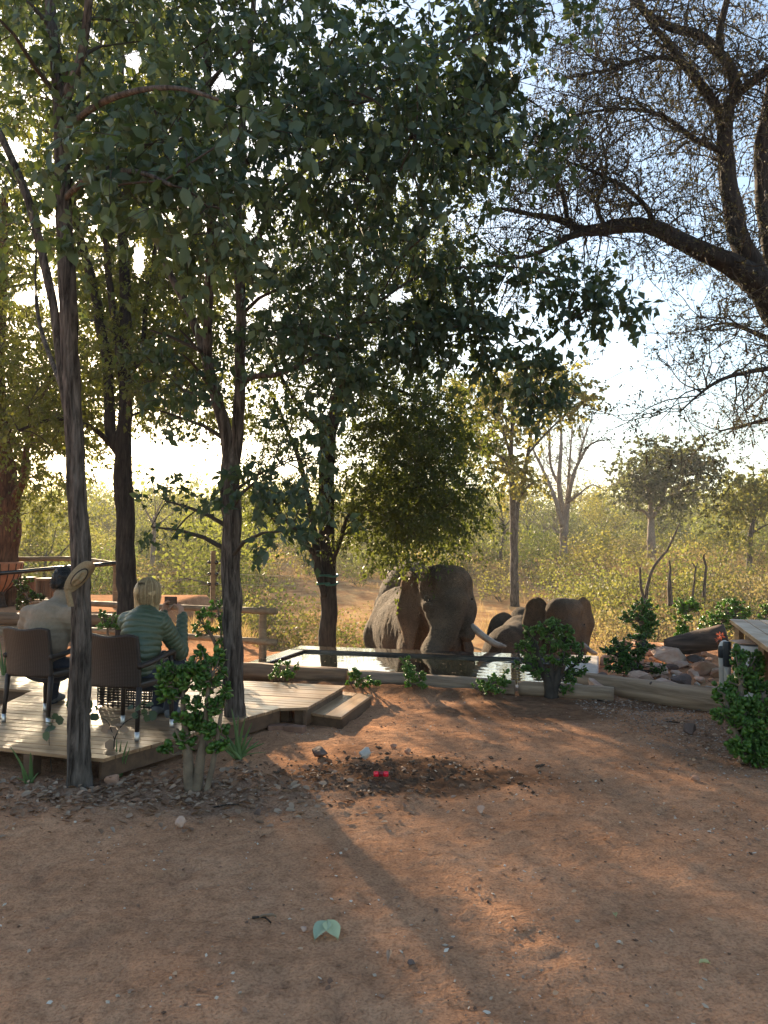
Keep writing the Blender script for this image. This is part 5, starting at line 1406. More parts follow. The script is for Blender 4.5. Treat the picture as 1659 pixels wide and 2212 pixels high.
# orange flowers by the pool
M['petal'] = leaf_mat('orange_petal', [(.7, .16, .08), (.8, .22, .12)], (.8, .2, .08), .3)
for k, (x, y, d, n) in enumerate([(1556, 1372, 9.3, 16), (1553, 1384, 9.3, 10), (1622, 1382, 8.6, 14), (1640, 1384, 8.6, 14)]):
    c = P(x, y, d); o = root('flower_stalk', (c[0], c[1], 0), ['upper orange flower head beside the driftwood log', 'lower orange flower head beside the driftwood log', 'orange flower under the timber pool deck, nearer its corner', 'orange flower under the timber pool deck, nearer the drum'][k], 'flower', 'orange flowers')
    g = Geo(); tube(g, np.array([(c[0], c[1], 0), (c[0] + .01, c[1], c[2] * .5), c]), .004, 5); part('stem', g, M['twig'], o)
    g = Geo(); dd = rng.normal(0, 1, (n, 3)); place_leaves(g, c + unit(dd) * .012, leaf_frames(dd, rng.normal(0, 1, (n, 3))), .05, (LEAF2_V, LEAF2_T), .7); part('flower', g, M['petal'], o)
# ------------------------------------------------------------------ smooth bodies (distance fields -> surface nets)
def smin(a, b, k):
    if k <= 0: return np.minimum(a, b)
    h = np.clip(.5 + .5 * (b - a) / k, 0, 1)
    return b * (1 - h) + a * h - k * h * (1 - h)
def sd_cone(p, a, b, ra, rb):
    a, b = np.asarray(a, np.float32), np.asarray(b, np.float32); ab = b - a
    t = np.clip(((p - a) @ ab) / (ab @ ab + 1e-9), 0, 1)
    return np.linalg.norm(p - a - t[:, None] * ab, axis=1) - (ra + (rb - ra) * t)
def sd_ell(p, c, r, R=None):
    q = p - np.asarray(c, np.float32)
    if R is not None: q = q @ np.asarray(R, np.float32)
    r = np.asarray(r, np.float32)
    k0 = np.linalg.norm(q / r, axis=1); k1 = np.linalg.norm(q / (r * r), axis=1)
    return k0 * (k0 - 1) / (k1 + 1e-9)
def field(prims):
    def f(p):
        d = None
        for pr in prims:
            kind, k = pr[0], pr[1]
            s = sd_cone(p, *pr[2:]) if kind in 'cC' else sd_ell(p, *pr[2:])
            if kind in 'XC' and kind != 'C': d = -smin(-d, s, k)
            elif d is None: d = s
            else: d = smin(d, s, k)
        return d
    return f
def surface_nets(f, lo, hi, h):
    lo, hi = np.asarray(lo, float), np.asarray(hi, float)
    n = np.ceil((hi - lo) / h).astype(int) + 1
    ax = [np.float32(lo[i]) + np.arange(n[i], dtype=np.float32) * np.float32(h) for i in range(3)]
    vals = np.empty(n, np.float32)
    yy, zz = np.meshgrid(ax[1], ax[2], indexing='ij'); yz = np.c_[yy.ravel(), zz.ravel()]
    step = max(1, int(250000 / len(yz)))
    for i in range(0, n[0], step):
        xs = ax[0][i:i + step]
        p = np.concatenate([np.c_[np.full(len(yz), x, np.float32), yz] for x in xs])
        vals[i:i + step] = f(p).reshape(len(xs), n[1], n[2])
    ins = vals < 0
    c = n - 1
    def sub(a, o): return a[o[0]:o[0] + c[0], o[1]:o[1] + c[1], o[2]:o[2] + c[2]]
    offs = [(i, j, k) for i in (0, 1) for j in (0, 1) for k in (0, 1)]
    cnt = sum(sub(ins, o).astype(np.int8) for o in offs)
    cell = (cnt > 0) & (cnt < 8)
    ci = np.argwhere(cell); acc = np.zeros((len(ci), 3)); m = np.zeros(len(ci))
    for o in offs:
        for a in range(3):
            if o[a]: continue
            o2 = list(o); o2[a] = 1
            va = vals[ci[:, 0] + o[0], ci[:, 1] + o[1], ci[:, 2] + o[2]]; vb = vals[ci[:, 0] + o2[0], ci[:, 1] + o2[1], ci[:, 2] + o2[2]]
            x = (va < 0) != (vb < 0); t = np.where(x, va / np.where(x, va - vb, 1), 0)
            pt = np.array(o, float)[None].repeat(len(ci), 0); pt[:, a] = t
            acc[x] += pt[x]; m[x] += 1
    V = lo + (ci + acc / m[:, None]) * h
    ids = -np.ones(c, int); ids[cell] = np.arange(len(ci))
    Q = []
    for a in range(3):
        b, d = (a + 1) % 3, (a + 2) % 3
        s1 = [slice(None)] * 3; s2 = [slice(None)] * 3; s1[a] = slice(0, -1); s2[a] = slice(1, None)
        A, B = ins[tuple(s1)], ins[tuple(s2)]
        e = np.argwhere(A != B)
        e = e[(e[:, b] > 0) & (e[:, d] > 0) & (e[:, b] < c[b]) & (e[:, d] < c[d])]
        fl = A[e[:, 0], e[:, 1], e[:, 2]]
        def idx(db, dd):
            q = e.copy(); q[:, b] -= db; q[:, d] -= dd; return ids[q[:, 0], q[:, 1], q[:, 2]]
        q = np.stack((idx(1, 1), idx(0, 1), idx(0, 0), idx(1, 0)), 1)
        q[~fl] = q[~fl][:, ::-1]
        Q.append(q[(q >= 0).all(1)])
    return V, np.concatenate(Q)
def grad_n(f, V, e=.004):
    V = V.astype(np.float32); g = []
    for a in range(3):
        d = np.zeros(3, np.float32); d[a] = e
        g.append(f(V + d) - f(V - d))
    return unit(np.stack(g, 1).astype(float))
def bounds(prims, pad=.05):
    lo, hi = np.full(3, 1e9), np.full(3, -1e9)
    for p in prims:
        if p[0] == 'X': continue
        if p[0] == 'c':
            for q, r in ((p[2], p[4]), (p[3], p[5])): lo = np.minimum(lo, np.array(q) - r); hi = np.maximum(hi, np.array(q) + r)
        else:
            r = np.max(p[3]) if len(p) > 4 else np.array(p[3]); lo = np.minimum(lo, np.array(p[2]) - r); hi = np.maximum(hi, np.array(p[2]) + r)
    return lo - pad, hi + pad

# ------------------------------------------------------------------ elephants
def hide_mat():
    m, N, L, b, out = new_mat('elephant_hide')
    n1 = noise_node(N, L, 2.2, 5, .6); r = ramp(N, [(.3, (.075, .054, .038)), (.55, (.13, .094, .064)), (.75, (.22, .152, .098))])
    L.new(n1.outputs[0], r.inputs[0])
    setin(b, Roughness=.9); b.inputs["Specular IOR Level"].default_value = .15
    v = N.new("ShaderNodeTexVoronoi"); v.feature = 'DISTANCE_TO_EDGE'; v.inputs["Scale"].default_value = 26
    tc = N.new("ShaderNodeTexCoord"); mp = N.new("ShaderNodeMapping"); mp.inputs["Scale"].default_value = (1, 1, 1.5)
    nn = noise_node(N, L, 6, 3); ad = N.new("ShaderNodeMixRGB"); ad.blend_type = 'ADD'; ad.inputs[0].default_value = .25
    L.new(tc.outputs["Object"], mp.inputs[0]); L.new(mp.outputs[0], ad.inputs[1]); L.new(nn.outputs["Color"], ad.inputs[2]); L.new(ad.outputs[0], v.inputs["Vector"])
    cr = ramp(N, [(0, (.4, .38, .36)), (.1, (1, 1, 1)), (.5, (1.12, 1.08, 1.02))]); L.new(v.outputs["Distance"], cr.inputs[0])
    cm = N.new("ShaderNodeMixRGB"); cm.blend_type = 'MULTIPLY'; cm.inputs[0].default_value = .9
    L.new(r.outputs[0], cm.inputs[1]); L.new(cr.outputs[0], cm.inputs[2]); L.new(cm.outputs[0], b.inputs["Base Color"])
    bp = N.new("ShaderNodeBump"); bp.inputs["Distance"].default_value = .022; bp.inputs["Strength"].default_value = 1.0
    n2 = noise_node(N, L, 30, 4); mm = N.new("ShaderNodeMath"); mm.operation = 'MULTIPLY_ADD'; mm.inputs[1].default_value = 1.6
    L.new(v.outputs["Distance"], mm.inputs[0]); L.new(n2.outputs[0], mm.inputs[2]); L.new(mm.outputs[0], bp.inputs["Height"]); L.new(bp.outputs[0], b.inputs["Normal"])
    return m
M['hide'] = hide_mat()
M['ivory'] = simple_mat('ivory', (.10, .072, .05), (.38, .31, .24), 5, .25, spec=.5)
M['eye'] = simple_mat('dark_eye', (.012, .009, .007), rough=.12)
M['hair_dark'] = simple_mat('tail_hair', (.015, .012, .01), rough=.8)

def ear_geo(side, att0, att1, wid, ang, drop, flap=.10, n=14):
    """big leaf-shaped ear hung on the attachment line; ang = swing out from the flank"""
    out = np.array([(0, 0), (.10, .12), (.35, .2), (.62, .14), (.85, -.02), (.97, -.25), (1.0, -.5), (.94, -.75), (.8, -1.0), (.62, -1.25), (.48, -1.4), (.36, -1.3), (.22, -1.05), (.1, -.8), (0, -.6)])
    g = Geo(); att0, att1 = np.array(att0), np.array(att1)
    cen = np.array((.38, -.45))
    od = catmull(np.c_[out, np.zeros(len(out))], .12)[:, :2]; od = od[:-1] if np.allclose(od[0], od[-1]) else od
    m = len(od); rings = 6
    ex = np.array((side * math.sin(ang), math.cos(ang), 0)); nrm = np.array((side * math.cos(ang), -math.sin(ang), 0))
    up = unit(att0 - att1); L = np.linalg.norm(att0 - att1) / .6
    V = []
    for lay in (1, -1):
        for k in range(rings + 1):
            q = cen + (od - cen) * (k / rings)
            wob = flap * (np.sin(q[:, 0] * 7 + 1) * .5 + np.sin(q[:, 1] * 9) * .4) * q[:, 0]
            th = lay * (.022 if k < rings else .006)
            curl = -.14 * q[:, 0] ** 2
            p = att0 + ex * (q[:, 0] * wid)[:, None] + np.array((0, 0, 1.0)) * (q[:, 1] * L * drop)[:, None] + (att1 - att0)[None] * 0 + nrm * (wob + curl + th)[:, None]
            V.append(p)
    V = np.concatenate(V); Q = []
    for lay in range(2):
        base = lay * (rings + 1) * m
        for k in range(rings):
            i0 = base + k * m + np.arange(m); i1 = base + (k + 1) * m + np.arange(m)
            q = np.stack((i0, np.roll(i0, -1), np.roll(i1, -1), i1), 1); Q.append(q if lay == 0 else q[:, ::-1])
    i0 = rings * m + np.arange(m); i1 = (rings + 1) * m + rings * m + np.arange(m)
    Q.append(np.stack((i0, np.roll(i0, -1), np.roll(i1, -1), i1), 1))
    g.add(V, np.concatenate(Q)); return g

def rot3(yaw, pitch=0, roll=0):
    return np.array(Matrix.Rotation(yaw, 3, 'Z') @ Matrix.Rotation(pitch, 3, 'X') @ Matrix.Rotation(roll, 3, 'Y'))

def elephant(label, loc, rz, sc, h, trunk, head=(0, -.02, 0), head_yaw=0, head_pitch=0, body_yaw=0, tusks=((1, 1.0),), ears=((-1, .62), (1, .62)), ear_drop=1.0, ear_wid=.85, ear_lift=0.0, jaw=1.0):
    """own axes: faces -Y, feet at z 0. trunk: points in own axes after the face"""
    o = root('elephant', loc, label, 'elephant', 'elephants at the pool', rz); o.scale = (sc, sc, sc)
    BY = rotz(body_yaw)
    def B(x, y, z): return tuple(BY @ np.array((x, y, z)))
    HR = rot3(head_yaw, head_pitch); HP = np.array((0, -.45, 2.3)) + np.array(head)
    def Hd(x, y, z): return tuple(HP + HR @ np.array((x, y, z)))
    pr = [('e', .2, B(0, 1.3, 1.66), (.80, 1.5, .86), BY), ('e', .2, B(0, .3, 1.8), (.62, .72, .86), BY), ('e', .2, B(0, 2.3, 1.78), (.66, .74, .8), BY),
          ('c', .2, B(0, .2, 2.3), B(0, 2.2, 2.3), .26, .22),
          ('c', .25, B(0, .25, 2.05), Hd(0, .1, .0), .55, .42)]
    for s in (-1, 1):
        pr += [('c', .12, B(s * .40, .1, 1.5), B(s * .41, .05, .8), .34, .23), ('c', .08, B(s * .41, .05, .8), B(s * .42, .02, .1), .215, .225),
               ('c', .15, B(s * .40, 2.35, 1.55), B(s * .42, 2.2, .85), .42, .26), ('c', .08, B(s * .42, 2.2, .85), B(s * .42, 2.42, .1), .23, .215)]
    pr += [('e', .15, Hd(0, -.2, .12), (.44, .42, .50), HR), ('e', .12, Hd(-.17, -.22, .36), (.29, .30, .28), HR), ('e', .12, Hd(.17, -.22, .36), (.29, .30, .28), HR),
           ('e', .10, Hd(0, -.46, .18), (.33, .2, .36), HR),
           ('c', .07, Hd(-.30, -.42, .22), Hd(-.34, -.38, .0), .10, .11), ('c', .07, Hd(.30, -.42, .22), Hd(.34, -.38, .0), .10, .11),
           ('c', .12, Hd(-.26, -.35, -.1), Hd(-.26, -.55, -.58), .2, .125), ('c', .12, Hd(.26, -.35, -.1), Hd(.26, -.55, -.58), .2, .125),
           ('c', .12, Hd(0, -.2, -.3), Hd(0, -.42, -.75), .26, .13)]
    tk = [Hd(0, -.52, .0)] + [tuple(t[:3]) for t in trunk]; tr = [.27] + [t[3] for t in trunk]
    tp = catmull(np.c_[np.array(tk), tr], .10)
    for a, b in zip(tp[:-1], tp[1:]): pr.append(('c', .05, tuple(a[:3]), tuple(b[:3]), a[3], b[3]))
    # sunken temples
    pr += [('X', .1, Hd(-.40, -.44, .16), (.11, .18, .16), HR), ('X', .1, Hd(.40, -.44, .16), (.11, .18, .16), HR)]
    f = field(pr); lo, hi = bounds(pr); V, Q = surface_nets(f, lo, hi, h)
    nrm = grad_n(f, V)
    # folds: rings on the trunk, hanging folds on the flank
    d = np.linalg.norm(V[:, None] - tp[None, :, :3], axis=2); k = d.argmin(1); dm = d.min(1) / tp[k, 3]
    s = np.concatenate(([0], np.cumsum(np.linalg.norm(np.diff(tp[:, :3], axis=0), axis=1))))
    tdir = np.gradient(tp[:, :3], axis=0); tdir = unit(tdir)
    ss = s[k] + ((V - tp[k, :3]) * tdir[k]).sum(1)
    on = np.clip(1.5 - dm * 1.1, 0, 1) * sstep(-.1, .25, ss)
    per = .078
    ring = np.abs(np.sin(math.pi * (ss + .02 * pnoise(V * 5)) / per)) ** .6 - .6
    wr = .5 * pnoise(V * np.array((11, 5, 3)) + 3) + .35 * pnoise(V * np.array((22, 12, 6)))
    V = V + nrm * (.026 * on * ring + (1 - on) * .024 * wr + .008 * pnoise(V * 3.2))[:, None]
    g = Geo(); g.add(V, Q)
    for side, ang in ears:
        eg = ear_geo(side, Hd(side * .36, .02, .34 + ear_lift), Hd(side * .36, -.02, -.22 + ear_lift), ear_wid, ang, ear_drop); g.add(eg.verts(), eg.Q[0] if len(eg.Q) == 1 else np.concatenate(eg.Q))
    body = part('body', g, M['hide'], o, world_coords=False)
    for side, L in tusks:
        p = [Hd(side * .27, -.48, -.38), Hd(side * .34, -.60, -.46), Hd(side * (.34 + .15 * L), -.70, -.46 - .15 * L), Hd(side * (.34 + .31 * L), -.80, -.46 - .27 * L), Hd(side * (.34 + .47 * L), -.86, -.46 - .32 * L)]
        tg = Geo(); q = catmull(np.array(p), .04); tube(tg, q, np.interp(np.linspace(0, 1, len(q)), [0, .3, .85, 1], [.062, .064, .05, .022]), 16); part('tusk', tg, M['ivory'], o, world_coords=False)
    for s_ in (-1, 1):
        eg = Geo(); c = np.array(Hd(s_ * .405, -.47, .03)); lathe(eg, c, [(.003, -.02), (.014, -.014), (.02, 0), (.014, .014), (.003, .02)], 12); part('eye', eg, M['eye'], o, world_coords=False)
    tg = Geo(); tl = catmull(np.array([B(0, 2.95, 2.1), B(.04, 3.12, 1.8), B(.05, 3.14, 1.35), B(.04, 3.1, .95)]), .08); tube(tg, tl, np.linspace(.06, .022, len(tl)), 8); ta = part('tail', tg, M['hide'], o, world_coords=False)
    tg = Geo(); e0 = tl[-1]; hd = rng.normal(0, .09, (26, 3)); hp = e0 + np.linspace(0, 1, 4)[None, :, None] * (np.array((0, 0, -.3)) + hd)[:, None]; tubes_batch(tg, hp, .008, .003, 3); part('tail_tuft', tg, M['hair_dark'], ta, world_coords=False)
    return o
GEL = -1.5
# the big bull, head over the rim, trunk in the water
elephant('biggest elephant with one long tusk, trunk down in the pool', (1.0, 14.35, GEL - .12), math.radians(2), 1.0, .032,
         [(.0, -1.18, 2.02, .235), (-.08, -1.22, 1.86, .208), (-.17, -1.28, 1.75, .187), (-.25, -1.4, 1.69, .165), (-.3, -1.6, 1.63, .135)], head=(.0, -.12, .16), head_yaw=math.radians(16), head_pitch=math.radians(-4), body_yaw=math.radians(14), tusks=((1, 1.05),), ears=((-1, .68), (1, .7)), ear_drop=1.12, ear_wid=.74)
elephant('elephant seen from behind, dark rounded rump showing past the big bull', (.78, 22.2, far_z(np.array(19.5)) + .02), math.radians(176), 1.05, .06, [(0, -1.15, 1.9, .2), (0, -1.2, 1.3, .15), (.0, -1.15, .7, .1)], ears=((-1, .5), (1, .5)), head=(0, 0, -.32), tusks=())
elephant('small elephant facing the yard with raised ears behind the tree-like jade bush', (3.45, 15.1, GEL - .08), math.radians(-6), .78, .045, [(.0, -1.12, 1.9, .21), (0, -1.18, 1.55, .17), (0, -1.25, 1.2, .14), (0, -1.3, .9, .11)], head=(0, -.1, .18), head_yaw=math.radians(10), tusks=((1, .5), (-1, .5)), ears=((-1, 1.0), (1, .9)), ear_drop=1.0, body_yaw=math.radians(10), ear_lift=.12, ear_wid=.72)
elephant('small elephant turned away with only its humped back showing between bull and jade bush', (3.0, 16.6, GEL - .12), math.radians(160), .74, .06, [(0, -1.15, 1.9, .2), (0, -1.2, 1.3, .15), (.0, -1.15, .7, .1)], ears=((-1, 1.0), (1, 1.0)), head=(0, 0, -.1), tusks=())
# ------------------------------------------------------------------ wicker chairs
def wicker_mat():
    m, N, L, b, out = new_mat('dark_wicker')
    tc = N.new("ShaderNodeTexCoord")
    w1 = N.new("ShaderNodeTexWave"); w1.wave_type = 'BANDS'; w1.bands_direction = 'Z'; w1.inputs["Scale"].default_value = 28
    w2 = N.new("ShaderNodeTexWave"); w2.wave_type = 'BANDS'; w2.bands_direction = 'X'; w2.inputs["Scale"].default_value = 14
    for w in (w1, w2): L.new(tc.outputs["Object"], w.inputs["Vector"]); w.inputs["Distortion"].default_value = .6
    mu = N.new("ShaderNodeMath"); mu.operation = 'MULTIPLY'; L.new(w1.outputs["Fac"], mu.inputs[0]); L.new(w2.outputs["Fac"], mu.inputs[1])
    r = ramp(N, [(.1, (.02, .012, .008)), (.6, (.034, .021, .015))]); L.new(mu.outputs[0], r.inputs[0]); L.new(r.outputs[0], b.inputs["Base Color"])
    bp = N.new("ShaderNodeBump"); bp.inputs["Distance"].default_value = .002; L.new(mu.outputs[0], bp.inputs["Height"]); L.new(bp.outputs[0], b.inputs["Normal"])
    setin(b, Roughness=.42)
    return m
M['wicker'] = wicker_mat()
M['alu'] = simple_mat('aluminium', (.62, .6, .58), rough=.35, metal=.85)
def chair(label, loc, fwd):
    rz = math.atan2(fwd[1], fwd[0]) - math.pi / 2
    o = root('wicker_chair', (loc[0], loc[1], DZ + .002), label, 'chair', 'wicker chairs on the deck', rz)
    W2 = .265
    # back: a curved woven shell with a dipped top edge
    nu, nz = 26, 22; g = Geo(); V = []
    for lay in (0, 1):
        for j in range(nz + 1):
            for i in range(nu + 1):
                s = -1 + 2 * i / nu; t = j / nz
                top = .875 - .028 * math.cos(s * math.pi / 2) ** 2 + .012 * abs(s) ** 6 - .10 * max(0, abs(s) - .55) ** 2 * 4 * .5
                z = .42 + (top - .42) * t
                wx = W2 * (1 - .05 * (1 - t)) * (1 - .02 * t)
                y = -.01 - .055 * t - .045 * math.cos(s * math.pi / 2) + .012 * math.sin(t * math.pi) + (.028 if lay else 0)
                V.append((s * wx, y, z))
    n1 = (nu + 1) * (nz + 1); ix = np.arange(n1).reshape(nz + 1, nu + 1)
    q = np.stack((ix[:-1, :-1], ix[:-1, 1:], ix[1:, 1:], ix[1:, :-1]), -1).reshape(-1, 4)
    loop = list(ix[0]) + list(ix[1:, -1]) + list(ix[-1, ::-1][1:]) + list(ix[::-1, 0][1:-1]); loop = np.array(loop)
    e = np.stack((loop, np.roll(loop, -1), np.roll(loop, -1) + n1, loop + n1), 1)
    g.add(np.array(V), np.concatenate((q, q[:, ::-1] + n1, e[:, ::-1]))); part('backrest', g, M['wicker'], o, world_coords=False)
    g = Geo(); box(g, (0, .235, .435), (.50, .49, .055)); bevel_obj(part('seat', g, M['wicker'], o, False, False), .015)
    g = Geo(); box(g, (0, .47, .37), (.46, .02, .085)); part('apron', g, M['wicker'], o, False, False)
    for sx in (-1, 1):
        for y0, y1, zt in ((.0, -.03, .43), (.455, .47, .64)):
            g = Geo(); tube(g, np.array([(sx * .245, y0, zt), (sx * .247, (y0 + y1) / 2, .25), (sx * .252, y1, .07)]), [.024, .021, .018], 10); lg = part('leg', g, M['wicker'], o, world_coords=False)
            g = Geo(); tube(g, np.array([(sx * .252, y1, .075), (sx * .2525, y1, .02), (sx * .253, y1, 0)]), [.0195, .0195, .019], 12); part('foot_tip', g, M['alu'], lg, world_coords=False)
        g = Geo(); tube(g, catmull(np.array([(sx * .255, -.03, .60), (sx * .275, .1, .615), (sx * .28, .25, .645), (sx * .275, .40, .665), (sx * .262, .47, .65), (sx * .25, .475, .6)]), .03), .024, 12); part('armrest', g, M['wicker'], o, world_coords=False)
    return o
F1 = unit(np.array((.33, .94)))
chair('dark brown wicker chair nearest the frame edge, with the man in it', (-3.20, 6.94), F1)
chair('dark brown wicker chair behind the near trunk, with the woman in it', (-2.245, 6.40), unit(np.array((.30, .95))))
# low woven table in front of the woman
tb = root('woven_table', (-2.5, 7.75, DZ), 'low dark woven table on the deck beyond the woman\'s chair', 'table', None, ANG)
g = Geo(); box(g, (0, 0, .275), (.62, .4, .02)); bevel_obj(part('top', g, M['wicker'], tb, False, False), .006)
for k in range(9):
    g = Geo()
    z = .03 + k * .026
    for a, b in (((-.3, -.19), (.3, -.19)), ((.3, -.19), (.3, .19)), ((.3, .19), (-.3, .19)), ((-.3, .19), (-.3, -.19))): tube(g, np.array([(*a, z), (*b, z)]), .009, 6)
    part('woven_band', g, M['wicker'], tb, world_coords=False)
g = Geo()
for k in range(34):
    s = k / 34 * 1.98; p = (-.3 + s, -.19) if s < .6 else (.3, -.19 + s - .6) if s < .98 else (.3 - (s - .98), .19) if s < 1.58 else (-.3, .19 - (s - 1.58))
    tube(g, np.array([(*p, .01), (*p, .265)]), .008, 5)
part('uprights', g, M['wicker'], tb, world_coords=False)["kind"] = "stuff"

# ------------------------------------------------------------------ people
M['skin'] = simple_mat('skin', (.42, .23, .15), (.48, .27, .18), 20, .5)
M['fleece'] = simple_mat('beige_fleece', (.25, .19, .13), (.30, .23, .165), 30, .9, .003, 160)
M['puffer'] = simple_mat('green_quilted', (.06, .085, .05), (.076, .104, .064), 10, .42, .002, 40, spec=.45)
M['denim'] = simple_mat('dark_denim', (.018, .022, .035), (.03, .036, .055), 40, .85)
M['shoe'] = simple_mat('grey_shoe', (.08, .09, .10), (.14, .15, .16), 25, .7)
M['sole'] = simple_mat('shoe_sole', (.03, .03, .03), rough=.8)
M['blond'] = simple_mat('blond_hair', (.30, .19, .085), (.56, .42, .23), 6, .45, .004, 10, stretch=(9, 9, .7))
M['strand_blond'] = leaf_mat('strand_blond', [(.16, .10, .045), (.34, .23, .11), (.55, .42, .24), (.66, .54, .34)], (.5, .4, .2), .1, .4, .4, False)
M['black_hair'] = simple_mat('black_hair', (.006, .005, .004), (.018, .014, .011), 6, .5, .006, 8, stretch=(5, 5, 2))
M['phone'] = simple_mat('phone_black', (.01, .01, .012), rough=.15, spec=.6)
M['screen'] = simple_mat('phone_screen', (.025, .028, .03), (.06, .06, .05), 30, .1)

def head_prims(c, yaw, pitch=0, s=1.0):
    """faces +Y turned by yaw; returns primitives and the frame"""
    R = np.array(Matrix.Rotation(yaw, 3, 'Z') @ Matrix.Rotation(pitch, 3, 'X')); c = np.array(c)
    def h(x, y, z): return tuple(c + R @ (np.array((x, y, z)) * s))
    pr = [('e', .02, h(0, -.012, .02), tuple(np.array((.074, .093, .098)) * s), R), ('c', .03, h(0, .045, -.03), h(0, .05, -.085), .055 * s, .032 * s), ('c', .03, h(0, -.02, -.06), h(0, .03, -.07), .05 * s, .045 * s),
          ('c', .012, h(0, .085, .005), h(0, .108, -.03), .012 * s, .015 * s), ('e', .01, h(0, .08, -.066), tuple(np.array((.024, .012, .010)) * s), R), ('e', .01, h(0, .078, .032), tuple(np.array((.05, .02, .012)) * s), R)]
    for sx in (-1, 1):
        pr += [('e', .008, h(sx * .076, -.005, -.012), tuple(np.array((.012, .022, .034)) * s), R), ('X', .01, h(sx * .032, .098, .012), tuple(np.array((.016, .014, .010)) * s), R)]
    return pr, h, R

def hand_geo(wrist, palm_dir, palm_n, thumb_side, curl=.6, s=1.0):
    """palm with four curled fingers and a thumb leaving the palm's side; finger curl bends towards palm_n"""
    d = unit(np.array(palm_dir)); n = np.array(palm_n, float); n = unit(n - d * n.dot(d)); sd = np.cross(d, n) * thumb_side
    w = np.array(wrist)
    pr = [('c', .01, tuple(w), tuple(w + d * .03 * s), .026 * s, .028 * s)]
    for k in range(4):
        o = w + d * .03 * s + sd * (.024 - .016 * k) * s; e = w + d * .088 * s + sd * (.027 - .018 * k) * s
        pr.append(('c', .008, tuple(o), tuple(e), .013 * s, .0115 * s))
        L = [.040, .045, .041, .032][k] * s; a = .25 + curl * .55; p = e
        for j, (l, r) in enumerate(((1, .0098), (.62, .0088), (.48, .0078))):
            q = p + (d * math.cos(a) + n * math.sin(a)) * L * l; pr.append(('c', .003, tuple(p), tuple(q), r * s, (r - .0008) * s)); p = q; a += curl * .8
    t0 = w + d * .028 * s + sd * .026 * s; t1 = t0 + (d * .55 + sd * .75 + n * .35) * .036 * s; t2 = t1 + (d * .85 + sd * .25 + n * .5) * .032 * s; t3 = t2 + (d * .8 + n * .6) * .024 * s
    for a_, b_, r in ((t0, t1, .014), (t1, t2, .0115), (t2, t3, .0098)): pr.append(('c', .006, tuple(a_), tuple(b_), r * s, (r - .001) * s))
    f = field(pr); lo, hi = bounds(pr, .01); return surface_nets(f, lo, hi, .0042)

def chain(pts, rad, k=.03):
    return [('c', k, tuple(a), tuple(b), ra, rb) for a, b, ra, rb in zip(pts[:-1], pts[1:], rad[:-1], rad[1:])]

def cloth(pr, h, quilt=None, bones=None, fold=.0, seed=0):
    f = field(pr); lo, hi = bounds(pr, .03); V, Q = surface_nets(f, lo, hi, h)
    n = grad_n(f, V)
    if quilt:
        best = np.full(len(V), 1e9); ss = np.zeros(len(V))
        for pts, r in bones:
            pts = catmull(np.array(pts, float), .02); s = np.concatenate(([0], np.cumsum(np.linalg.norm(np.diff(pts, axis=0), axis=1))))
            d = np.linalg.norm(V[:, None] - pts[None], axis=2); k = d.argmin(1); dd = d.min(1) / r
            T = unit(np.gradient(pts, axis=0)); sl = s[k] + ((V - pts[k]) * T[k]).sum(1)
            up = dd < best; best = np.where(up, dd, best); ss = np.where(up, sl, ss)
        ph = (ss + .006 * pnoise(V * 9 + seed)) / quilt; fr = np.abs(ph - np.round(ph)) * quilt
        V = V + n * (-.0085 * np.exp(-(fr / .0075) ** 2) + .003 + .003 * pnoise(V * 22))[:, None]
    if fold: V = V + n * (fold * pnoise(V * np.array((7, 7, 12)) + seed) + fold * .5 * (1 - 2 * np.abs(pnoise(V * np.array((5, 5, 16)) + seed + 4))))[:, None]
    g = Geo(); g.add(V, Q); return g

def shoe(geo, heel, toe, w=.045):
    heel, toe = np.array(heel), np.array(toe); d = unit(toe - heel); L = np.linalg.norm(toe - heel)
    pr = [('c', .02, tuple(heel + (0, 0, .045)), tuple(heel + d * L * .45 + (0, 0, .05)), .042, .042), ('c', .03, tuple(heel + d * L * .4 + (0, 0, .045)), tuple(toe - d * .03 + (0, 0, .032)), .042, .032), ('c', .02, tuple(heel + d * .02 + (0, 0, .06)), tuple(heel + d * .03 + (0, 0, .11)), .042, .045)]
    f = field(pr); lo, hi = bounds(pr, .02); V, Q = surface_nets(f, lo, hi, .008); V[:, 2] = np.maximum(V[:, 2], min(heel[2], toe[2]) + .003); geo.add(V, Q)

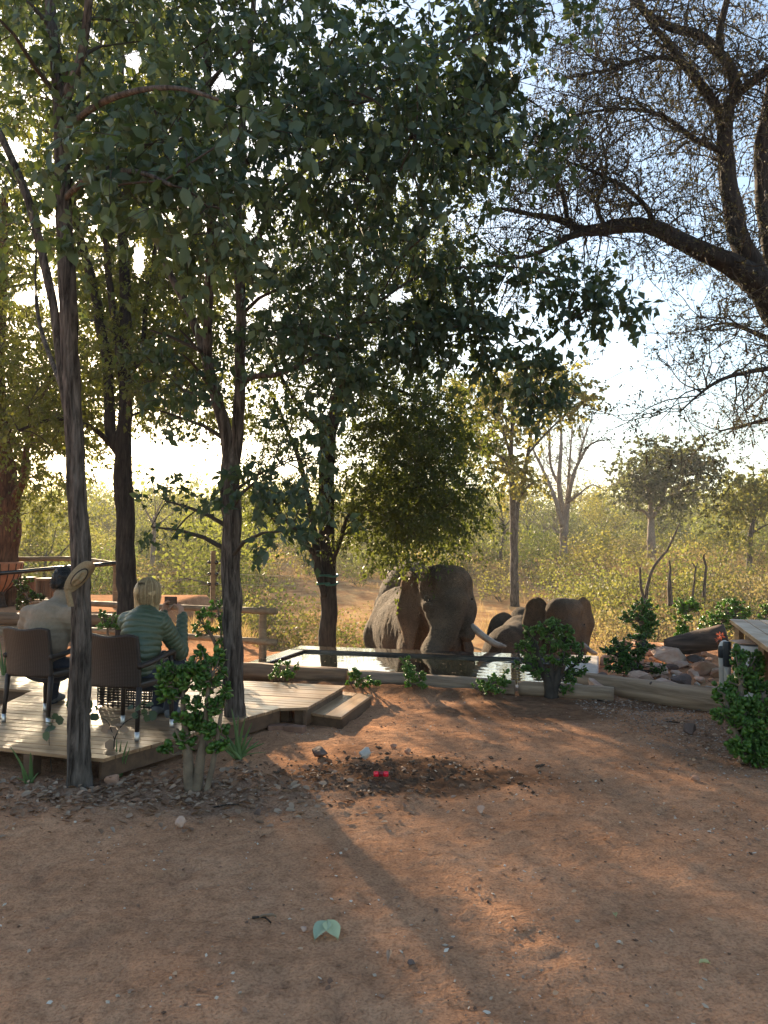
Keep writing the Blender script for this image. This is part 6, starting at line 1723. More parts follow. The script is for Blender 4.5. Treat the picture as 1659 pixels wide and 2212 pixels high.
def person(label, j, jacket, trousers, hair_kind, quilt, head_yaw, head_pitch, hands, sw=1.0):
    hips, waist, chest, neck, head = [np.array(j[k], float) for k in ('hips', 'waist', 'chest', 'neck', 'head')]
    skin = Geo()
    hp, hf, HR = head_prims(head, head_yaw, head_pitch)
    ax = unit(np.array(j['sr']) - np.array(j['sl']))
    pr = hp + [('c', .03, tuple(neck - np.array((0, 0, .05))), tuple(head + (head - neck) * -.25), .056, .052)]
    pr += [('c', .06, tuple(hips), tuple(waist), .115, .105), ('c', .06, tuple(waist), tuple(chest), .105, .125), ('c', .06, tuple(np.array(j['sl']) * .85 + np.array(j['sr']) * .15), tuple(np.array(j['sr']) * .85 + np.array(j['sl']) * .15), .065, .065), ('c', .05, tuple(chest), tuple(neck), .09, .055)]
    for s in 'lr':
        pr += chain([np.array(j['s' + s]), np.array(j['e' + s]), np.array(j['w' + s])], [.05, .042, .027], .02)
        pr += chain([np.array(j['h' + s]), np.array(j['k' + s]), np.array(j['a' + s])], [.075, .055, .04], .03)
    f = field(pr); lo, hi = bounds(pr, .03); V, Q = surface_nets(f, lo, hi, .0145); skin.add(V, Q)
    for hd in hands:
        V, Q = hand_geo(*hd); skin.add(V, Q)
    base = np.array((hips[0], hips[1], DZ))
    me = skin.mesh('person', True, Matrix.Translation(Vector(base)).inverted()); me.materials.append(M['skin'])
    o = bpy.data.objects.new('person', me); o.location = tuple(base); COL.objects.link(o); tag(o, label, 'person')
    # jacket
    sl, sr = np.array(j['sl']), np.array(j['sr'])
    t = [('e', .05, tuple((waist + chest) / 2), (.175 * sw, .135 * sw, .25), None), ('c', .06, tuple(hips + (0, 0, .03)), tuple(waist), .150 * sw, .140 * sw), ('c', .06, tuple(waist), tuple(chest), .14 * sw, .14 * sw), ('c', .07, tuple(sl * .85 + sr * .15), tuple(sr * .85 + sl * .15), .088 * sw, .088 * sw), ('c', .05, tuple(chest + (0, 0, .03)), tuple(neck - np.array((0, 0, .02))), .11 * sw, .075), ('c', .015, tuple(neck - np.array((0, 0, .02))), tuple(neck + (head - neck) * .12), .072, .068)]
    t = [x[:4] if x[0] == 'e' else x for x in t]
    for s in 'lr': t += chain([np.array(j['s' + s]), np.array(j['e' + s]), np.array(j['w' + s])], [.085 * sw, .068 * sw, .048], .035)
    bones = [([hips - (0, 0, .1), waist, chest, neck], .17)] + [([j['s' + s], j['e' + s], j['w' + s]], .075) for s in 'lr']
    part('jacket', cloth(t, .0088, quilt, bones, 0 if quilt else .012, 3), jacket, o)
    q = [('c', .06, tuple(np.array(j['hl'])), tuple(np.array(j['hr'])), .125, .125), ('c', .06, tuple(hips + (0, 0, .02)), tuple(hips - (0, 0, .02)), .13, .13)]
    for s in 'lr': q += chain([np.array(j['h' + s]), np.array(j['k' + s]), np.array(j['a' + s])], [.098, .074, .058], .04)
    part('trousers', cloth(q, .013, fold=.008), trousers, o)
    for s in 'lr':
        g = Geo(); shoe(g, j['f' + s][0], j['f' + s][1]); so = part('shoe', g, M['shoe'], o)
    # hair
    if hair_kind == 'bob':
        hs = [('e', .03, hf(0, -.022, .03), (.098, .116, .108), HR), ('c', .04, hf(-.055, -.045, .0), hf(-.062, -.055, -.115), .055, .04), ('c', .04, hf(.055, -.045, .0), hf(.066, -.03, -.13), .055, .034), ('c', .04, hf(0, -.07, 0), hf(0, -.085, -.105), .065, .045), ('c', .03, hf(.062, .02, .03), hf(.072, .02, -.16), .034, .022), ('c', .03, hf(-.062, .02, .03), hf(-.07, .02, -.15), .034, .022),
              ('X', .02, hf(0, .105, -.05), (.062, .075, .105), HR)]
        fz = (16, 16, 2.2); am = .006
    else:
        hs = [('e', .02, hf(0, -.03, .04), (.088, .098, .092), HR), ('c', .03, hf(-.04, -.06, .0), hf(-.035, -.07, -.07), .055, .04), ('c', .03, hf(.04, -.06, .0), hf(.035, -.07, -.07), .055, .04), ('e', .03, hf(-.03, .0, .10), (.06, .07, .035), HR), ('X', .02, hf(0, .115, -.03), (.075, .07, .1), HR)]
        fz = (14, 14, 9); am = .012
    f = field(hs); lo, hi = bounds(hs, .03); V, Q = surface_nets(f, lo, hi, .0065); n = grad_n(f, V); V = V + n * (am * pnoise((V @ HR) * np.array(fz)) + am * .6 * pnoise(V * 34))[:, None]
    g = Geo(); g.add(V, Q); ho_ = part('hair', g, M['blond'] if hair_kind == 'bob' else M['black_hair'], o)
    rs = R_(17); g = Geo()
    if hair_kind == 'bob':
        ns = 420; az = rs.uniform(-2.35, 2.35, ns); t = np.linspace(0, 1, 9)[None, :]
        pol = t * (1.75 + rs.uniform(-.1, .1, (ns, 1))); rr0 = 1.03 + rs.uniform(-.01, .03, (ns, 1)) + .01 * np.sin(t * 9 + az[:, None] * 3)
        part_x = .015
        loc = np.stack((part_x + .098 * rr0 * np.sin(np.minimum(pol, 1.57)) * np.sin(az)[:, None], -.022 - .116 * rr0 * np.sin(np.minimum(pol, 1.57)) * np.cos(az)[:, None], .03 + .108 * rr0 * np.cos(np.minimum(pol, 1.57)) - np.maximum(0, pol - 1.2) ** 1.2 * (.20 + .05 * rs.random((ns, 1)))), -1)
        loc[:, :, :2] *= 1 - .10 * (np.maximum(0, pol - 1.5) / .25)[..., None]
        pts = np.array(hf(0, 0, 0)) + loc @ HR.T
        tubes_batch(g, pts, .0032, .0016, 3)
    else:
        k = rs.integers(0, len(V), 900); t = np.linspace(0, 1, 4)[None, :, None]
        dirn = unit(n[k] * .6 + rs.normal(0, .5, (900, 3)) + np.array((0, -.2, -.5)))
        pts = V[k][:, None] - n[k][:, None] * .004 + dirn[:, None] * t * rs.uniform(.012, .03, (900, 1, 1)) + np.array((0, 0, -.008)) * t ** 2
        tubes_batch(g, pts, .0022, .0008, 3)
    st_ = part('hair_strands', g, M['strand_blond'] if hair_kind == 'bob' else M['black_hair'], ho_); st_["kind"] = "stuff"
    for sx in (-1, 1):
        g = Geo(); c = np.array(hf(sx * .032, .083, .012)); lathe(g, c, [(.002, -.008), (.006, -.004), (.008, 0), (.006, .004), (.002, .008)], 10); part('eye', g, M['eye'], o)
    return o

# woman filming with a phone
wy = math.atan2(.95, .55) - math.pi / 2
jw = dict(hips=P(300, 1452, 6.68), waist=P(303, 1408, 6.66), chest=P(308, 1350, 6.72), neck=P(317, 1312, 6.8), head=P(322, 1282, 6.85), sl=P(276, 1342, 6.80), sr=P(348, 1344, 6.74),
          el=P(318, 1402, 7.12), wl=P(352, 1326, 7.22), er=P(389, 1408, 6.98), wr=P(394, 1332, 7.16), hl=P(290, 1458, 6.76), hr=P(322, 1460, 6.72), kl=P(352, 1424, 7.24), kr=P(384, 1432, 7.12), al=P(340, 1524, 7.3), ar=P(368, 1534, 7.16))
for s, px in (('l', 344), ('r', 366)):
    a = np.array(jw['a' + s]); h_ = np.array((a[0], a[1] - .04, DZ + .003)); jw['f' + s] = (h_, h_ + np.array((.06, .24, 0)))
phc = P(373, 1297, 7.22); pd = unit(np.array((.35, .94, 0)))
ptx = np.array((pd[1], -pd[0], 0))
person('person in a quilted green jacket with blond hair, filming with a phone', jw, M['puffer'], M['denim'], 'bob', .046, wy, 0,
       [(jw['wl'], (phc - ptx * .045 + (0, 0, -.0)) - np.array(jw['wl']) + np.array((0, 0, .05)), ptx, 1, .55), (jw['wr'], (phc + ptx * .06) - np.array(jw['wr']) + np.array((0, 0, .05)), -ptx, -1, .55)])
po = root('phone', phc - np.array((0, 0, .04)) - pd * .03, 'black phone held sideways in the blond person\'s hands', 'phone', None, math.atan2(ptx[1], ptx[0]))
g = Geo(); box(g, (0, 0, .04), (.138, .010, .076)); bevel_obj(part('phone_body', g, M['phone'], po, False, False), .004)
g = Geo(); box(g, (0, -.0062, .04), (.12, .001, .066)); part('screen', g, M['screen'], po, False, False)

# man in the beige top
my = math.atan2(.93, .36) - math.pi / 2
jm = dict(hips=P(98, 1432, 7.28), waist=P(98, 1396, 7.22), chest=P(104, 1340, 7.24), neck=P(132, 1290, 7.36), head=P(140, 1254, 7.42), sl=P(66, 1330, 7.30), sr=P(160, 1330, 7.2),
          el=P(54, 1410, 7.5), wl=P(100, 1418, 7.86), er=P(178, 1402, 7.42), wr=P(186, 1420, 7.78), hl=P(84, 1444, 7.34), hr=P(124, 1444, 7.24), kl=P(120, 1432, 7.75), kr=P(168, 1438, 7.62), al=P(110, 1518, 7.85), ar=P(158, 1522, 7.66))
for s in 'lr':
    a = np.array(jm['a' + s]); h_ = np.array((a[0] + .03, a[1] - .03, DZ + .003)); jm['f' + s] = (h_, h_ + np.array((-.10 if s == 'r' else .02, .22, 0)))
person('person with short dark hair in a beige top, leaning forward in the first chair', jm, M['fleece'], M['denim'], 'short', None, my, math.radians(-22),
       [(jm['wl'], (.5, .6, -.1), (0, 0, -1), 1, .5), (jm['wr'], (.1, .7, -.1), (0, 0, -1), -1, .5)], sw=1.16)

# ------------------------------------------------------------------ hat on the near trunk
M['straw'] = simple_mat('khaki_hat', (.2, .15, .08), (.28, .21, .12), 60, .85, .002, 220)
M['strap'] = simple_mat('dark_strap', (.03, .02, .014), rough=.7)
hb = P(172, 1246, dA - .13)
ho = root('sun_hat', hb - np.array((0, 0, .1)), 'floppy khaki sun hat with a dark band hung on the near trunk', 'hat')
ha = unit(P(202, 1214, dA - .14) - P(140, 1280, dA - .12)); hn = unit(np.array((.25, -.85, -.25))); hn = unit(hn - ha * hn.dot(ha)); hs_ = np.cross(ha, hn)
nr, na = 9, 44; V = []
for lay in (0, 1):
    for i in range(nr):
        for a in np.linspace(0, 2 * math.pi, na, endpoint=False):
            t = i / (nr - 1); rr_ = .075 + .075 * t
            px_, py_ = math.cos(a) * rr_ * 1.02, math.sin(a) * rr_ * .42
            lift = .035 * math.cos(2 * a) * t + .012 * math.sin(3 * a + 1) * t - .02 * t
            V.append(hb + ha * px_ + hs_ * py_ + hn * (lift + lay * .004))
ix = np.arange(nr * na).reshape(nr, na); nx = np.roll(ix, -1, 1); q = np.stack((ix[:-1], nx[:-1], nx[1:], ix[1:]), -1).reshape(-1, 4)
g = Geo(); g.add(np.array(V), np.concatenate((q, q[:, ::-1] + nr * na, np.stack((ix[-1], nx[-1], nx[-1] + nr * na, ix[-1] + nr * na), 1)))); part('brim', g, M['straw'], ho)
g = Geo(); V = []; prof = [(1.0, 0), (.98, .03), (.9, .065), (.7, .085), (.35, .088), (.05, .082)]
for k, (r_, h_) in enumerate(prof):
    for a in np.linspace(0, 2 * math.pi, na, endpoint=False): V.append(hb + ha * (math.cos(a) * .077 * r_) + hs_ * (math.sin(a) * .033 * r_) + hn * (h_ * .75 - .02 * math.cos(a) ** 2 * (k > 2)))
ix = np.arange(len(prof) * na).reshape(len(prof), na); nx = np.roll(ix, -1, 1)
g.add(np.array(V), np.stack((ix[:-1], nx[:-1], nx[1:], ix[1:]), -1).reshape(-1, 4), poly=[list(ix[-1])]); part('crown', g, M['straw'], ho)
g = Geo(); a = np.linspace(0, 2 * math.pi, 40); tube(g, hb + np.cos(a)[:, None] * ha * .079 + np.sin(a)[:, None] * hs_ * .035 + hn * .012, .006, 6, False); part('band', g, M['strap'], ho)
g = Geo(); e = hb - ha * .12; V = []
st = catmull([e + hn * .01, e + np.array((.0, -.005, -.04)), e + np.array((.012, -.004, -.09)), e + np.array((.02, 0, -.135))], .02)
for p in st: V += [p + (-.022, 0, 0), p + (.022, 0, .004), p + (.022, .005, .004), p + (-.022, .005, 0)]
n = len(st); Q = [(i * 4 + k, i * 4 + (k + 1) % 4, (i + 1) * 4 + (k + 1) % 4, (i + 1) * 4 + k) for i in range(n - 1) for k in range(4)]
g.add(np.array(V), Q, poly=[[0, 1, 2, 3], [(n - 1) * 4 + k for k in (3, 2, 1, 0)]]); part('strap', g, M['straw'], ho)
# ------------------------------------------------------------------ jade bushes
a_ = np.linspace(0, 2 * math.pi, 8, endpoint=False)
ring = np.stack((.5 - .5 * np.cos(a_), .37 * np.sin(a_) * (1 + .32 * -np.cos(a_)), .03 * np.cos(2 * a_)), 1)
JADE_V = np.concatenate((ring, [(.58, 0, .10), (.58, 0, -.06)]))
JADE_T = np.array([(i, (i + 1) % 8, 8) for i in range(8)] + [((i + 1) % 8, i, 9) for i in range(8)])
jg = Geo(); jg.add(JADE_V, T=JADE_T); jade_me = jg.mesh('leaf'); jade_me.materials.append(M['leaf_jade'])
M['jade_stem'] = simple_mat('jade_stem', (.10, .075, .05), (.2, .15, .10), 12, .8, .004, 40)
M['jade_dark'] = simple_mat('jade_dark_stem', (.03, .024, .018), (.07, .055, .042), 12, .8, .004, 40)
def jade(label, base, stems, clumps, nobj=100, size=.05, dens=1.0, stem_mat='jade_stem', name='jade_bush', leafm=None):
    """stems: photo polylines with distance and radius; clumps: (x, y, d, rx, ry, rosettes)"""
    o = root(name, base, label, 'shrub', 'jade bushes')
    sk = []
    for k, pts in enumerate(stems):
        w = limb_path(pts, .05); g = Geo(); tube(g, w[:, :3], w[:, 3], 12, True, lambda th, s, R: R * .12 * pnoise(np.stack(np.broadcast_arrays(np.cos(th) * 1.5, np.sin(th) * 1.5, s * 9), -1)))
        part('stem', g, M[stem_mat], o); sk.append(w)
    S = np.concatenate(sk) if sk else np.r_[base, .01][None]
    tw = Geo(); pos, R, sc = [], [], []
    for x, y, d, rx, ry, nr in clumps:
        c = P(x, y, d); rw, rh = rx / FPX * d, ry / FPX * d
        nr = int(nr * dens)
        q = unit(rng.normal(0, 1, (nr, 3))) * (rng.uniform(.35, 1.0, (nr, 1)) ** .6) * np.array((rw, rw * .8, rh)) + c
        for p in q:
            i = np.argmin(np.linalg.norm(S[:, :3] - p, axis=1) + np.maximum(0, S[:, 2] - p[2]) * 2); a = S[i, :3]
            L = np.linalg.norm(p - a); t = np.linspace(0, 1, 5)[:, None]
            path = a + (p - a) * t + np.array((0, 0, -.12 * L)) * (t * (1 - t) * 2) + rng.normal(0, .01, (5, 3)) * (t > 0) * (t < 1)
            tubes_batch(tw, path[None], min(.010, S[i, 3] * .7), .004, 5)
            axd = unit(unit(p - c) * .8 + np.array((0, -.15, .55)) + rng.normal(0, .3, 3))
            e1 = unit(np.cross(axd, rng.normal(0, 1, 3))); e2 = np.cross(axd, e1)
            m = int(rng.integers(9, 14)); k = np.arange(m); az = k * 1.62 + rng.uniform(0, 6) + rng.normal(0, .2, m); el = np.linspace(.2, 1.45, m) + rng.normal(0, .15, m)
            dirs = np.cos(el)[:, None] * axd + np.sin(el)[:, None] * (np.cos(az)[:, None] * e1 + np.sin(az)[:, None] * e2)
            nrm = np.sin(el)[:, None] * axd - np.cos(el)[:, None] * (np.cos(az)[:, None] * e1 + np.sin(az)[:, None] * e2) + rng.normal(0, .2, (m, 3))
            pos.append(p - axd * (np.linspace(0, .05, m) * size / .05)[:, None]); R.append(leaf_frames(dirs, nrm)); sc.append(size * rng.uniform(.65, 1.2, m) * np.linspace(.7, 1.1, m))
    pos, R, sc = np.concatenate(pos), np.concatenate(R), np.concatenate(sc)
    part('twigs', tw, M[stem_mat], o)["kind"] = "stuff"
    px = PX(pos); vis = (px[:, 0] > 0) & (px[:, 0] < 1659)
    order = np.argsort(-np.where(vis, sc / pos[:, 1] * (1 + .3 * rng.random(len(sc))), -1)); pick, rest = order[:nobj], order[nobj:]
    inv = wmat(o).inverted()
    for i in pick:
        l = bpy.data.objects.new('leaf', jade_me); m = Matrix(R[i].tolist()).to_4x4() @ Matrix.Diagonal((sc[i],) * 3 + (1,)); m.translation = Vector(pos[i]); l.matrix_local = inv @ m; COL.objects.link(l); l.parent = o
    if len(rest):
        g = Geo(); place_leaves(g, pos[rest], R[rest], sc[rest], (JADE_V, JADE_T)); c = part('foliage', g, leafm or M['leaf_jade'], o); c["kind"] = "stuff"
    return o
def b0(x, y): return GG(x, y)
b = b0(420, 1708); d = b[1]
jade('nearest jade bush with bare forked stems in front of the deck', b, [[(412, 1712, d, .045), (408, 1670, d, .04), (406, 1630, d, .034), (400, 1580, d, .024), (395, 1520, d, .018), (398, 1460, d, .012)], [(424, 1712, d, .04), (432, 1650, d, .034), (440, 1590, d, .026), (446, 1530, d, .018), (452, 1460, d, .012)], [(445, 1712, d - .02, .022), (460, 1650, d, .02), (470, 1590, d, .016), (478, 1540, d, .012)], [(406, 1640, d, .03), (395, 1600, d, .024), (380, 1575, d, .014)]],
     [(395, 1440, d, 50, 26, 24), (352, 1452, d, 20, 22, 8), (365, 1490, d, 34, 22, 14), (425, 1470, d, 46, 34, 24), (452, 1418, d + .1, 36, 22, 14), (480, 1440, d + .1, 16, 34, 8), (440, 1520, d, 42, 26, 16), (410, 1555, d, 40, 24, 15), (455, 1570, d, 36, 24, 14), (480, 1500, d, 16, 30, 7), (395, 1600, d, 26, 18, 8), (360, 1612, d, 14, 12, 4), (470, 1606, d, 22, 14, 6), (400, 1650, d - .04, 5, 8, 1)], 300, .064, .62)
b = b0(1605, 1650); d = 6.6
jade('big spreading jade bush at the frame edge in front of the splash pool', b, [[(1612, 1650, 6.35, .06), (1610, 1600, 6.4, .05), (1602, 1540, 6.5, .035), (1600, 1480, 6.6, .02)], [(1625, 1650, 6.35, .05), (1640, 1580, 6.4, .035), (1650, 1500, 6.5, .02)], [(1605, 1620, 6.35, .035), (1580, 1560, 6.4, .025), (1565, 1500, 6.5, .015)]],
     [(1595, 1420, 6.9, 26, 24, 12), (1640, 1430, 6.9, 24, 26, 12), (1600, 1462, 6.7, 46, 28, 28), (1645, 1480, 6.6, 26, 34, 20), (1562, 1490, 6.6, 26, 22, 14), (1600, 1515, 6.5, 44, 28, 26), (1645, 1545, 6.4, 26, 34, 20), (1575, 1535, 6.4, 36, 20, 16), (1610, 1570, 6.35, 44, 28, 26), (1645, 1600, 6.3, 26, 30, 18), (1595, 1612, 6.25, 26, 20, 12), (1635, 1635, 6.2, 30, 16, 12)], 300, .066, .7)
b = b0(1190, 1506); d = b[1]
jade('jade bush shaped like a small round tree on a dark trunk before the pool', b, [[(1188, 1512, d, .075), (1186, 1480, d, .06), (1178, 1455, d, .045), (1165, 1430, d, .03), (1160, 1395, d, .018)], [(1196, 1512, d, .06), (1200, 1480, d, .05), (1206, 1450, d, .035), (1215, 1420, d, .022), (1220, 1385, d, .014)], [(1190, 1490, d, .04), (1192, 1440, d, .028), (1190, 1400, d, .018), (1190, 1360, d, .012)], [(1204, 1470, d, .03), (1230, 1445, d, .02), (1250, 1430, d, .012)], [(1182, 1465, d, .025), (1155, 1440, d, .016), (1130, 1432, d, .01)]],
     [(1190, 1350, d, 40, 18, 18), (1155, 1362, d, 34, 20, 15), (1225, 1366, d, 30, 20, 13), (1180, 1390, d, 56, 22, 24), (1140, 1396, d, 26, 18, 10), (1230, 1398, d, 34, 22, 16), (1190, 1420, d, 66, 18, 22), (1245, 1428, d, 32, 20, 12), (1135, 1436, d, 30, 16, 9), (1165, 1448, d, 26, 14, 7), (1235, 1458, d, 26, 16, 7), (1255, 1445, d, 14, 18, 4), (1220, 1490, d - .1, 18, 12, 5)], 220, .052, stem_mat='jade_dark')
b = P(1360, 1476, 10.0); b[2] = 0
jade('rounded dark green jade bush among the red rocks beside the pool end', b, [[(1362, 1490, 10, .06), (1362, 1455, 10, .045), (1355, 1420, 10, .025)], [(1366, 1490, 10, .05), (1375, 1440, 10, .03), (1385, 1400, 10, .015)]],
     [(1345, 1410, 10, 44, 26, 26), (1325, 1400, 10, 30, 24, 14), (1375, 1395, 10.1, 36, 26, 20), (1350, 1432, 9.95, 48, 20, 20), (1395, 1385, 10.2, 22, 20, 9), (1330, 1440, 9.9, 26, 14, 7), (1420, 1440, 9.9, 22, 10, 6)], 120, .055, stem_mat='jade_dark')
b = P(1385, 1420, 11.1); b[2] = 0
jade('bright green jade bush rising behind the rounded dark one', b, [[(1388, 1440, 11.1, .05), (1386, 1390, 11.1, .035), (1382, 1340, 11.1, .018)]],
     [(1385, 1312, 11.1, 34, 20, 20), (1362, 1330, 11.1, 26, 14, 10), (1395, 1340, 11.0, 30, 24, 18), (1405, 1330, 11.2, 22, 12, 7), (1385, 1368, 11.0, 30, 22, 14)], 100, .055)
b = P(1478, 1412, 11.4); b[2] = 0
jade('tall columnar jade bush at the back of the rock bed', b, [[(1478, 1430, 11.4, .05), (1476, 1380, 11.4, .035), (1482, 1320, 11.4, .02)]],
     [(1482, 1304, 11.4, 30, 16, 18), (1500, 1308, 11.4, 16, 14, 6), (1476, 1330, 11.4, 22, 18, 11), (1474, 1356, 11.3, 22, 16, 10), (1466, 1382, 11.2, 26, 16, 12), (1480, 1395, 11.1, 22, 12, 6)], 90, .058)
b = P(1555, 1400, 11.8); b[2] = 0
jade('broad jade bush behind the driftwood log and the splash pool corner', b, [[(1555, 1420, 11.8, .05), (1555, 1370, 11.8, .035), (1565, 1330, 11.8, .02)], [(1552, 1420, 11.8, .04), (1540, 1370, 11.8, .025)]],
     [(1575, 1308, 11.9, 40, 16, 24), (1600, 1318, 11.9, 26, 18, 12), (1570, 1330, 11.8, 44, 18, 24), (1535, 1345, 11.7, 26, 22, 14), (1555, 1358, 11.7, 34, 18, 16), (1530, 1372, 11.6, 26, 12, 8), (1590, 1345, 11.8, 26, 16, 10)], 100, .058)
b = P(1652, 1380, 11.6); b[2] = 0
jade('narrow jade bush behind the splash pool at the frame edge', b, [[(1654, 1400, 11.6, .04), (1654, 1330, 11.6, .02)]], [(1654, 1312, 11.6, 13, 20, 8), (1648, 1338, 11.6, 12, 10, 4)], 40, .055)
b = P(455, 1445, 9.55); b[2] = .05
jade('leggy sunlit jade bush between the deck and the pole fence', b, [[(470, 1440, 9.5, .03), (468, 1400, 9.5, .026), (455, 1370, 9.5, .02), (440, 1350, 9.5, .012)], [(480, 1440, 9.55, .022), (478, 1370, 9.55, .016), (470, 1310, 9.55, .01)], [(472, 1420, 9.5, .016), (492, 1390, 9.5, .01)]],
     [(462, 1306, 9.55, 24, 12, 9), (445, 1326, 9.5, 28, 14, 10), (484, 1330, 9.55, 20, 16, 8), (440, 1350, 9.5, 26, 12, 9), (474, 1356, 9.5, 22, 16, 9), (428, 1366, 9.5, 18, 8, 4), (486, 1392, 9.5, 16, 20, 7), (470, 1380, 9.5, 18, 10, 4), (484, 1425, 9.4, 14, 14, 4)], 110, .045)
for lab, x, y, d, cl in [('small sparse jade plant in front of the brown log at the deck end', 612, 1462, 9.3, [(606, 1440, 9.3, 30, 16, 10), (625, 1452, 9.3, 22, 12, 7), (596, 1458, 9.3, 18, 10, 5), (640, 1440, 9.3, 6, 14, 3)]),
                         ('low jade plant before the pool log, left of the upright one', 770, 1484, 9.1, [(760, 1464, 9.15, 26, 14, 10), (785, 1470, 9.1, 26, 12, 9), (772, 1450, 9.2, 14, 10, 4), (810, 1474, 9.1, 18, 8, 5)]),
                         ('upright jade plant before the middle of the pool log', 890, 1488, 9.05, [(885, 1440, 9.1, 22, 18, 10), (900, 1456, 9.1, 26, 18, 12), (884, 1470, 9.05, 26, 14, 10), (912, 1476, 9.05, 16, 12, 5), (876, 1426, 9.1, 10, 10, 3)]),
                         ('low wide jade plant beside the round tree-like one', 1062, 1492, 8.9, [(1050, 1478, 8.95, 32, 10, 10), (1085, 1474, 8.95, 22, 12, 8), (1068, 1462, 9.0, 26, 10, 6), (1070, 1488, 8.85, 36, 6, 7), (1094, 1444, 9.0, 6, 12, 2)])]:
    b = GG(x, y); st = [[(x, y + 8, b[1], .016), (x - 2, y - 14, b[1], .012), (x + 2, y - 30, b[1], .007)], [(x + 3, y + 6, b[1], .013), (x + 16, y - 16, b[1], .007)], [(x - 3, y + 6, b[1], .013), (x - 18, y - 14, b[1], .007)]]
    jade(lab, b, st, cl, 60, .044)
b = P(232, 1370, 11.2); b[2] = .02
jade('sunlit low bush on the far side of the deck between the two people', b, [[(234, 1420, 11.2, .03), (232, 1350, 11.2, .012)]], [(232, 1330, 11.2, 30, 14, 14), (222, 1346, 11.2, 26, 12, 9), (248, 1345, 11.2, 20, 12, 7)], 60, .048)
b = P(55, 1335, 12.8); b[2] = .05
jade('dark leafy bush beside the seated man, in front of the drums', b, [[(60, 1420, 12.8, .03), (62, 1340, 12.8, .02), (58, 1280, 12.8, .012)]], [(50, 1262, 12.8, 24, 16, 12), (62, 1282, 12.8, 26, 16, 12), (52, 1304, 12.8, 22, 16, 9), (85, 1286, 12.8, 16, 12, 5), (68, 1325, 12.8, 16, 14, 6)], 60, .06, leafm=M['leaf_small'])

# ------------------------------------------------------------------ aloes, saplings
M['aloe'] = leaf_mat('aloe_blade', [(.07, .13, .05), (.10, .17, .06), (.13, .2, .08)], (.3, .42, .08), .2, .4)
def aloe(label, base, blades, seed):
    o = root('aloe', base, label, 'plant', 'aloes by the deck'); r = R_(seed)
    for (x, y, w) in blades:
        d = base[1] + r.uniform(-.06, .06); tip = P(x, y, d); st = np.array(base) + np.array((r.uniform(-.03, .03), r.uniform(-.03, .03), 0))
        mid = (st + tip) / 2 + np.array((0, 0, .06 * np.linalg.norm(tip - st))); path = catmull([st, mid, tip], .025); n = len(path); t = np.linspace(0, 1, n)
        g = Geo(); tube(g, path, w * np.clip(np.minimum(1, .75 + t) * (1 - t) ** .7, .03, 1), 8, True, None, (1, .45)); part('blade', g, M['aloe'], o)
    return o
b = b0(515, 1640); aloe('green aloe with long pointed blades at the foot of the forked tree', b, [(437, 1560, .02), (455, 1600, .016), (452, 1568, .014), (478, 1575, .02), (500, 1530, .022), (515, 1545, .02), (530, 1548, .02), (545, 1560, .018), (560, 1600, .016), (572, 1605, .018), (575, 1625, .014), (546, 1590, .018), (490, 1590, .016), (470, 1605, .016)], 1)
b = b0(64, 1692); aloe('thin brownish aloe at the frame edge under the deck front', b, [(22, 1612, .016), (66, 1625, .024), (46, 1660, .012), (35, 1680, .010), (84, 1668, .012)], 2)
b = b0(258, 1680); aloe('small aloe with narrow blades right of the hat tree', b, [(225, 1625, .014), (252, 1595, .014), (262, 1600, .016), (276, 1600, .014), (282, 1612, .012), (240, 1640, .012), (270, 1640, .014)], 3)
b = np.array((*P(8, 1440, 9.6)[:2], .05)); aloe('pale aloe behind the deck at the frame edge', b, [(0, 1385, .02), (14, 1380, .02), (26, 1390, .018), (-8, 1395, .02), (34, 1405, .016), (20, 1400, .018)], 4)
def sapling(label, base, stems, greens, browns):
    o = root('sapling', base, label, 'plant')
    for pts in stems:
        w = limb_path(pts, .05); g = Geo(); tube(g, w[:, :3], w[:, 3], 6); part('stem', g, M['twig'], o)
    for lst, mt, sz in ((greens, M['leaf_mop'], .085), (browns, M['leaf_dead'], .10)):
        me = None
        for x, y, d in lst:
            p = P(x, y, d)
            if me is None: lg = Geo(); lg.add(LEAF8_V, T=LEAF8_T); me = lg.mesh('leaf'); me.materials.append(mt)
            l = bpy.data.objects.new('leaf', me); Rm = leaf_frames((rng.normal(0, .8, 3) + np.array((0, 0, -.4)))[None], (rng.normal(0, .5, 3) + np.array((0, -1, .2)))[None])[0]
            s = sz * rng.uniform(.7, 1.15); m = Matrix(Rm.tolist()).to_4x4() @ Matrix.Diagonal((s, s * 1.5, s, 1)); m.translation = Vector(p - Rm[:, 0] * s * .5); l.matrix_local = wmat(o).inverted() @ m; COL.objects.link(l); l.parent = o
b = b0(250, 1675); d = b[1]
sapling('thin sapling with green and withered brown leaves right of the hat tree', b, [[(248, 1680, d, .006), (246, 1620, d, .005), (250, 1590, d, .005), (268, 1562, d, .004), (300, 1545, d, .003), (330, 1535, d, .002)], [(248, 1600, d, .004), (238, 1570, d, .003), (228, 1555, d, .003), (200, 1545, d, .002), (165, 1530, d, .002)]],
        [(298, 1530, d), (312, 1540, d), (322, 1522, d), (305, 1520, d), (330, 1545, d), (292, 1545, d), (282, 1528, d), (318, 1552, d), (166, 1500, d - .12), (172, 1525, d - .12), (150, 1520, d - .1), (190, 1535, d - .1), (196, 1522, d - .1), (205, 1548, d - .05), (158, 1534, d - .1), (182, 1545, d - .1), (208, 1530, d - .1)],
        [(236, 1568, d), (228, 1575, d), (243, 1580, d), (262, 1572, d), (270, 1578, d), (258, 1566, d), (238, 1610, d)])
b = b0(112, 1668); d = b[1]
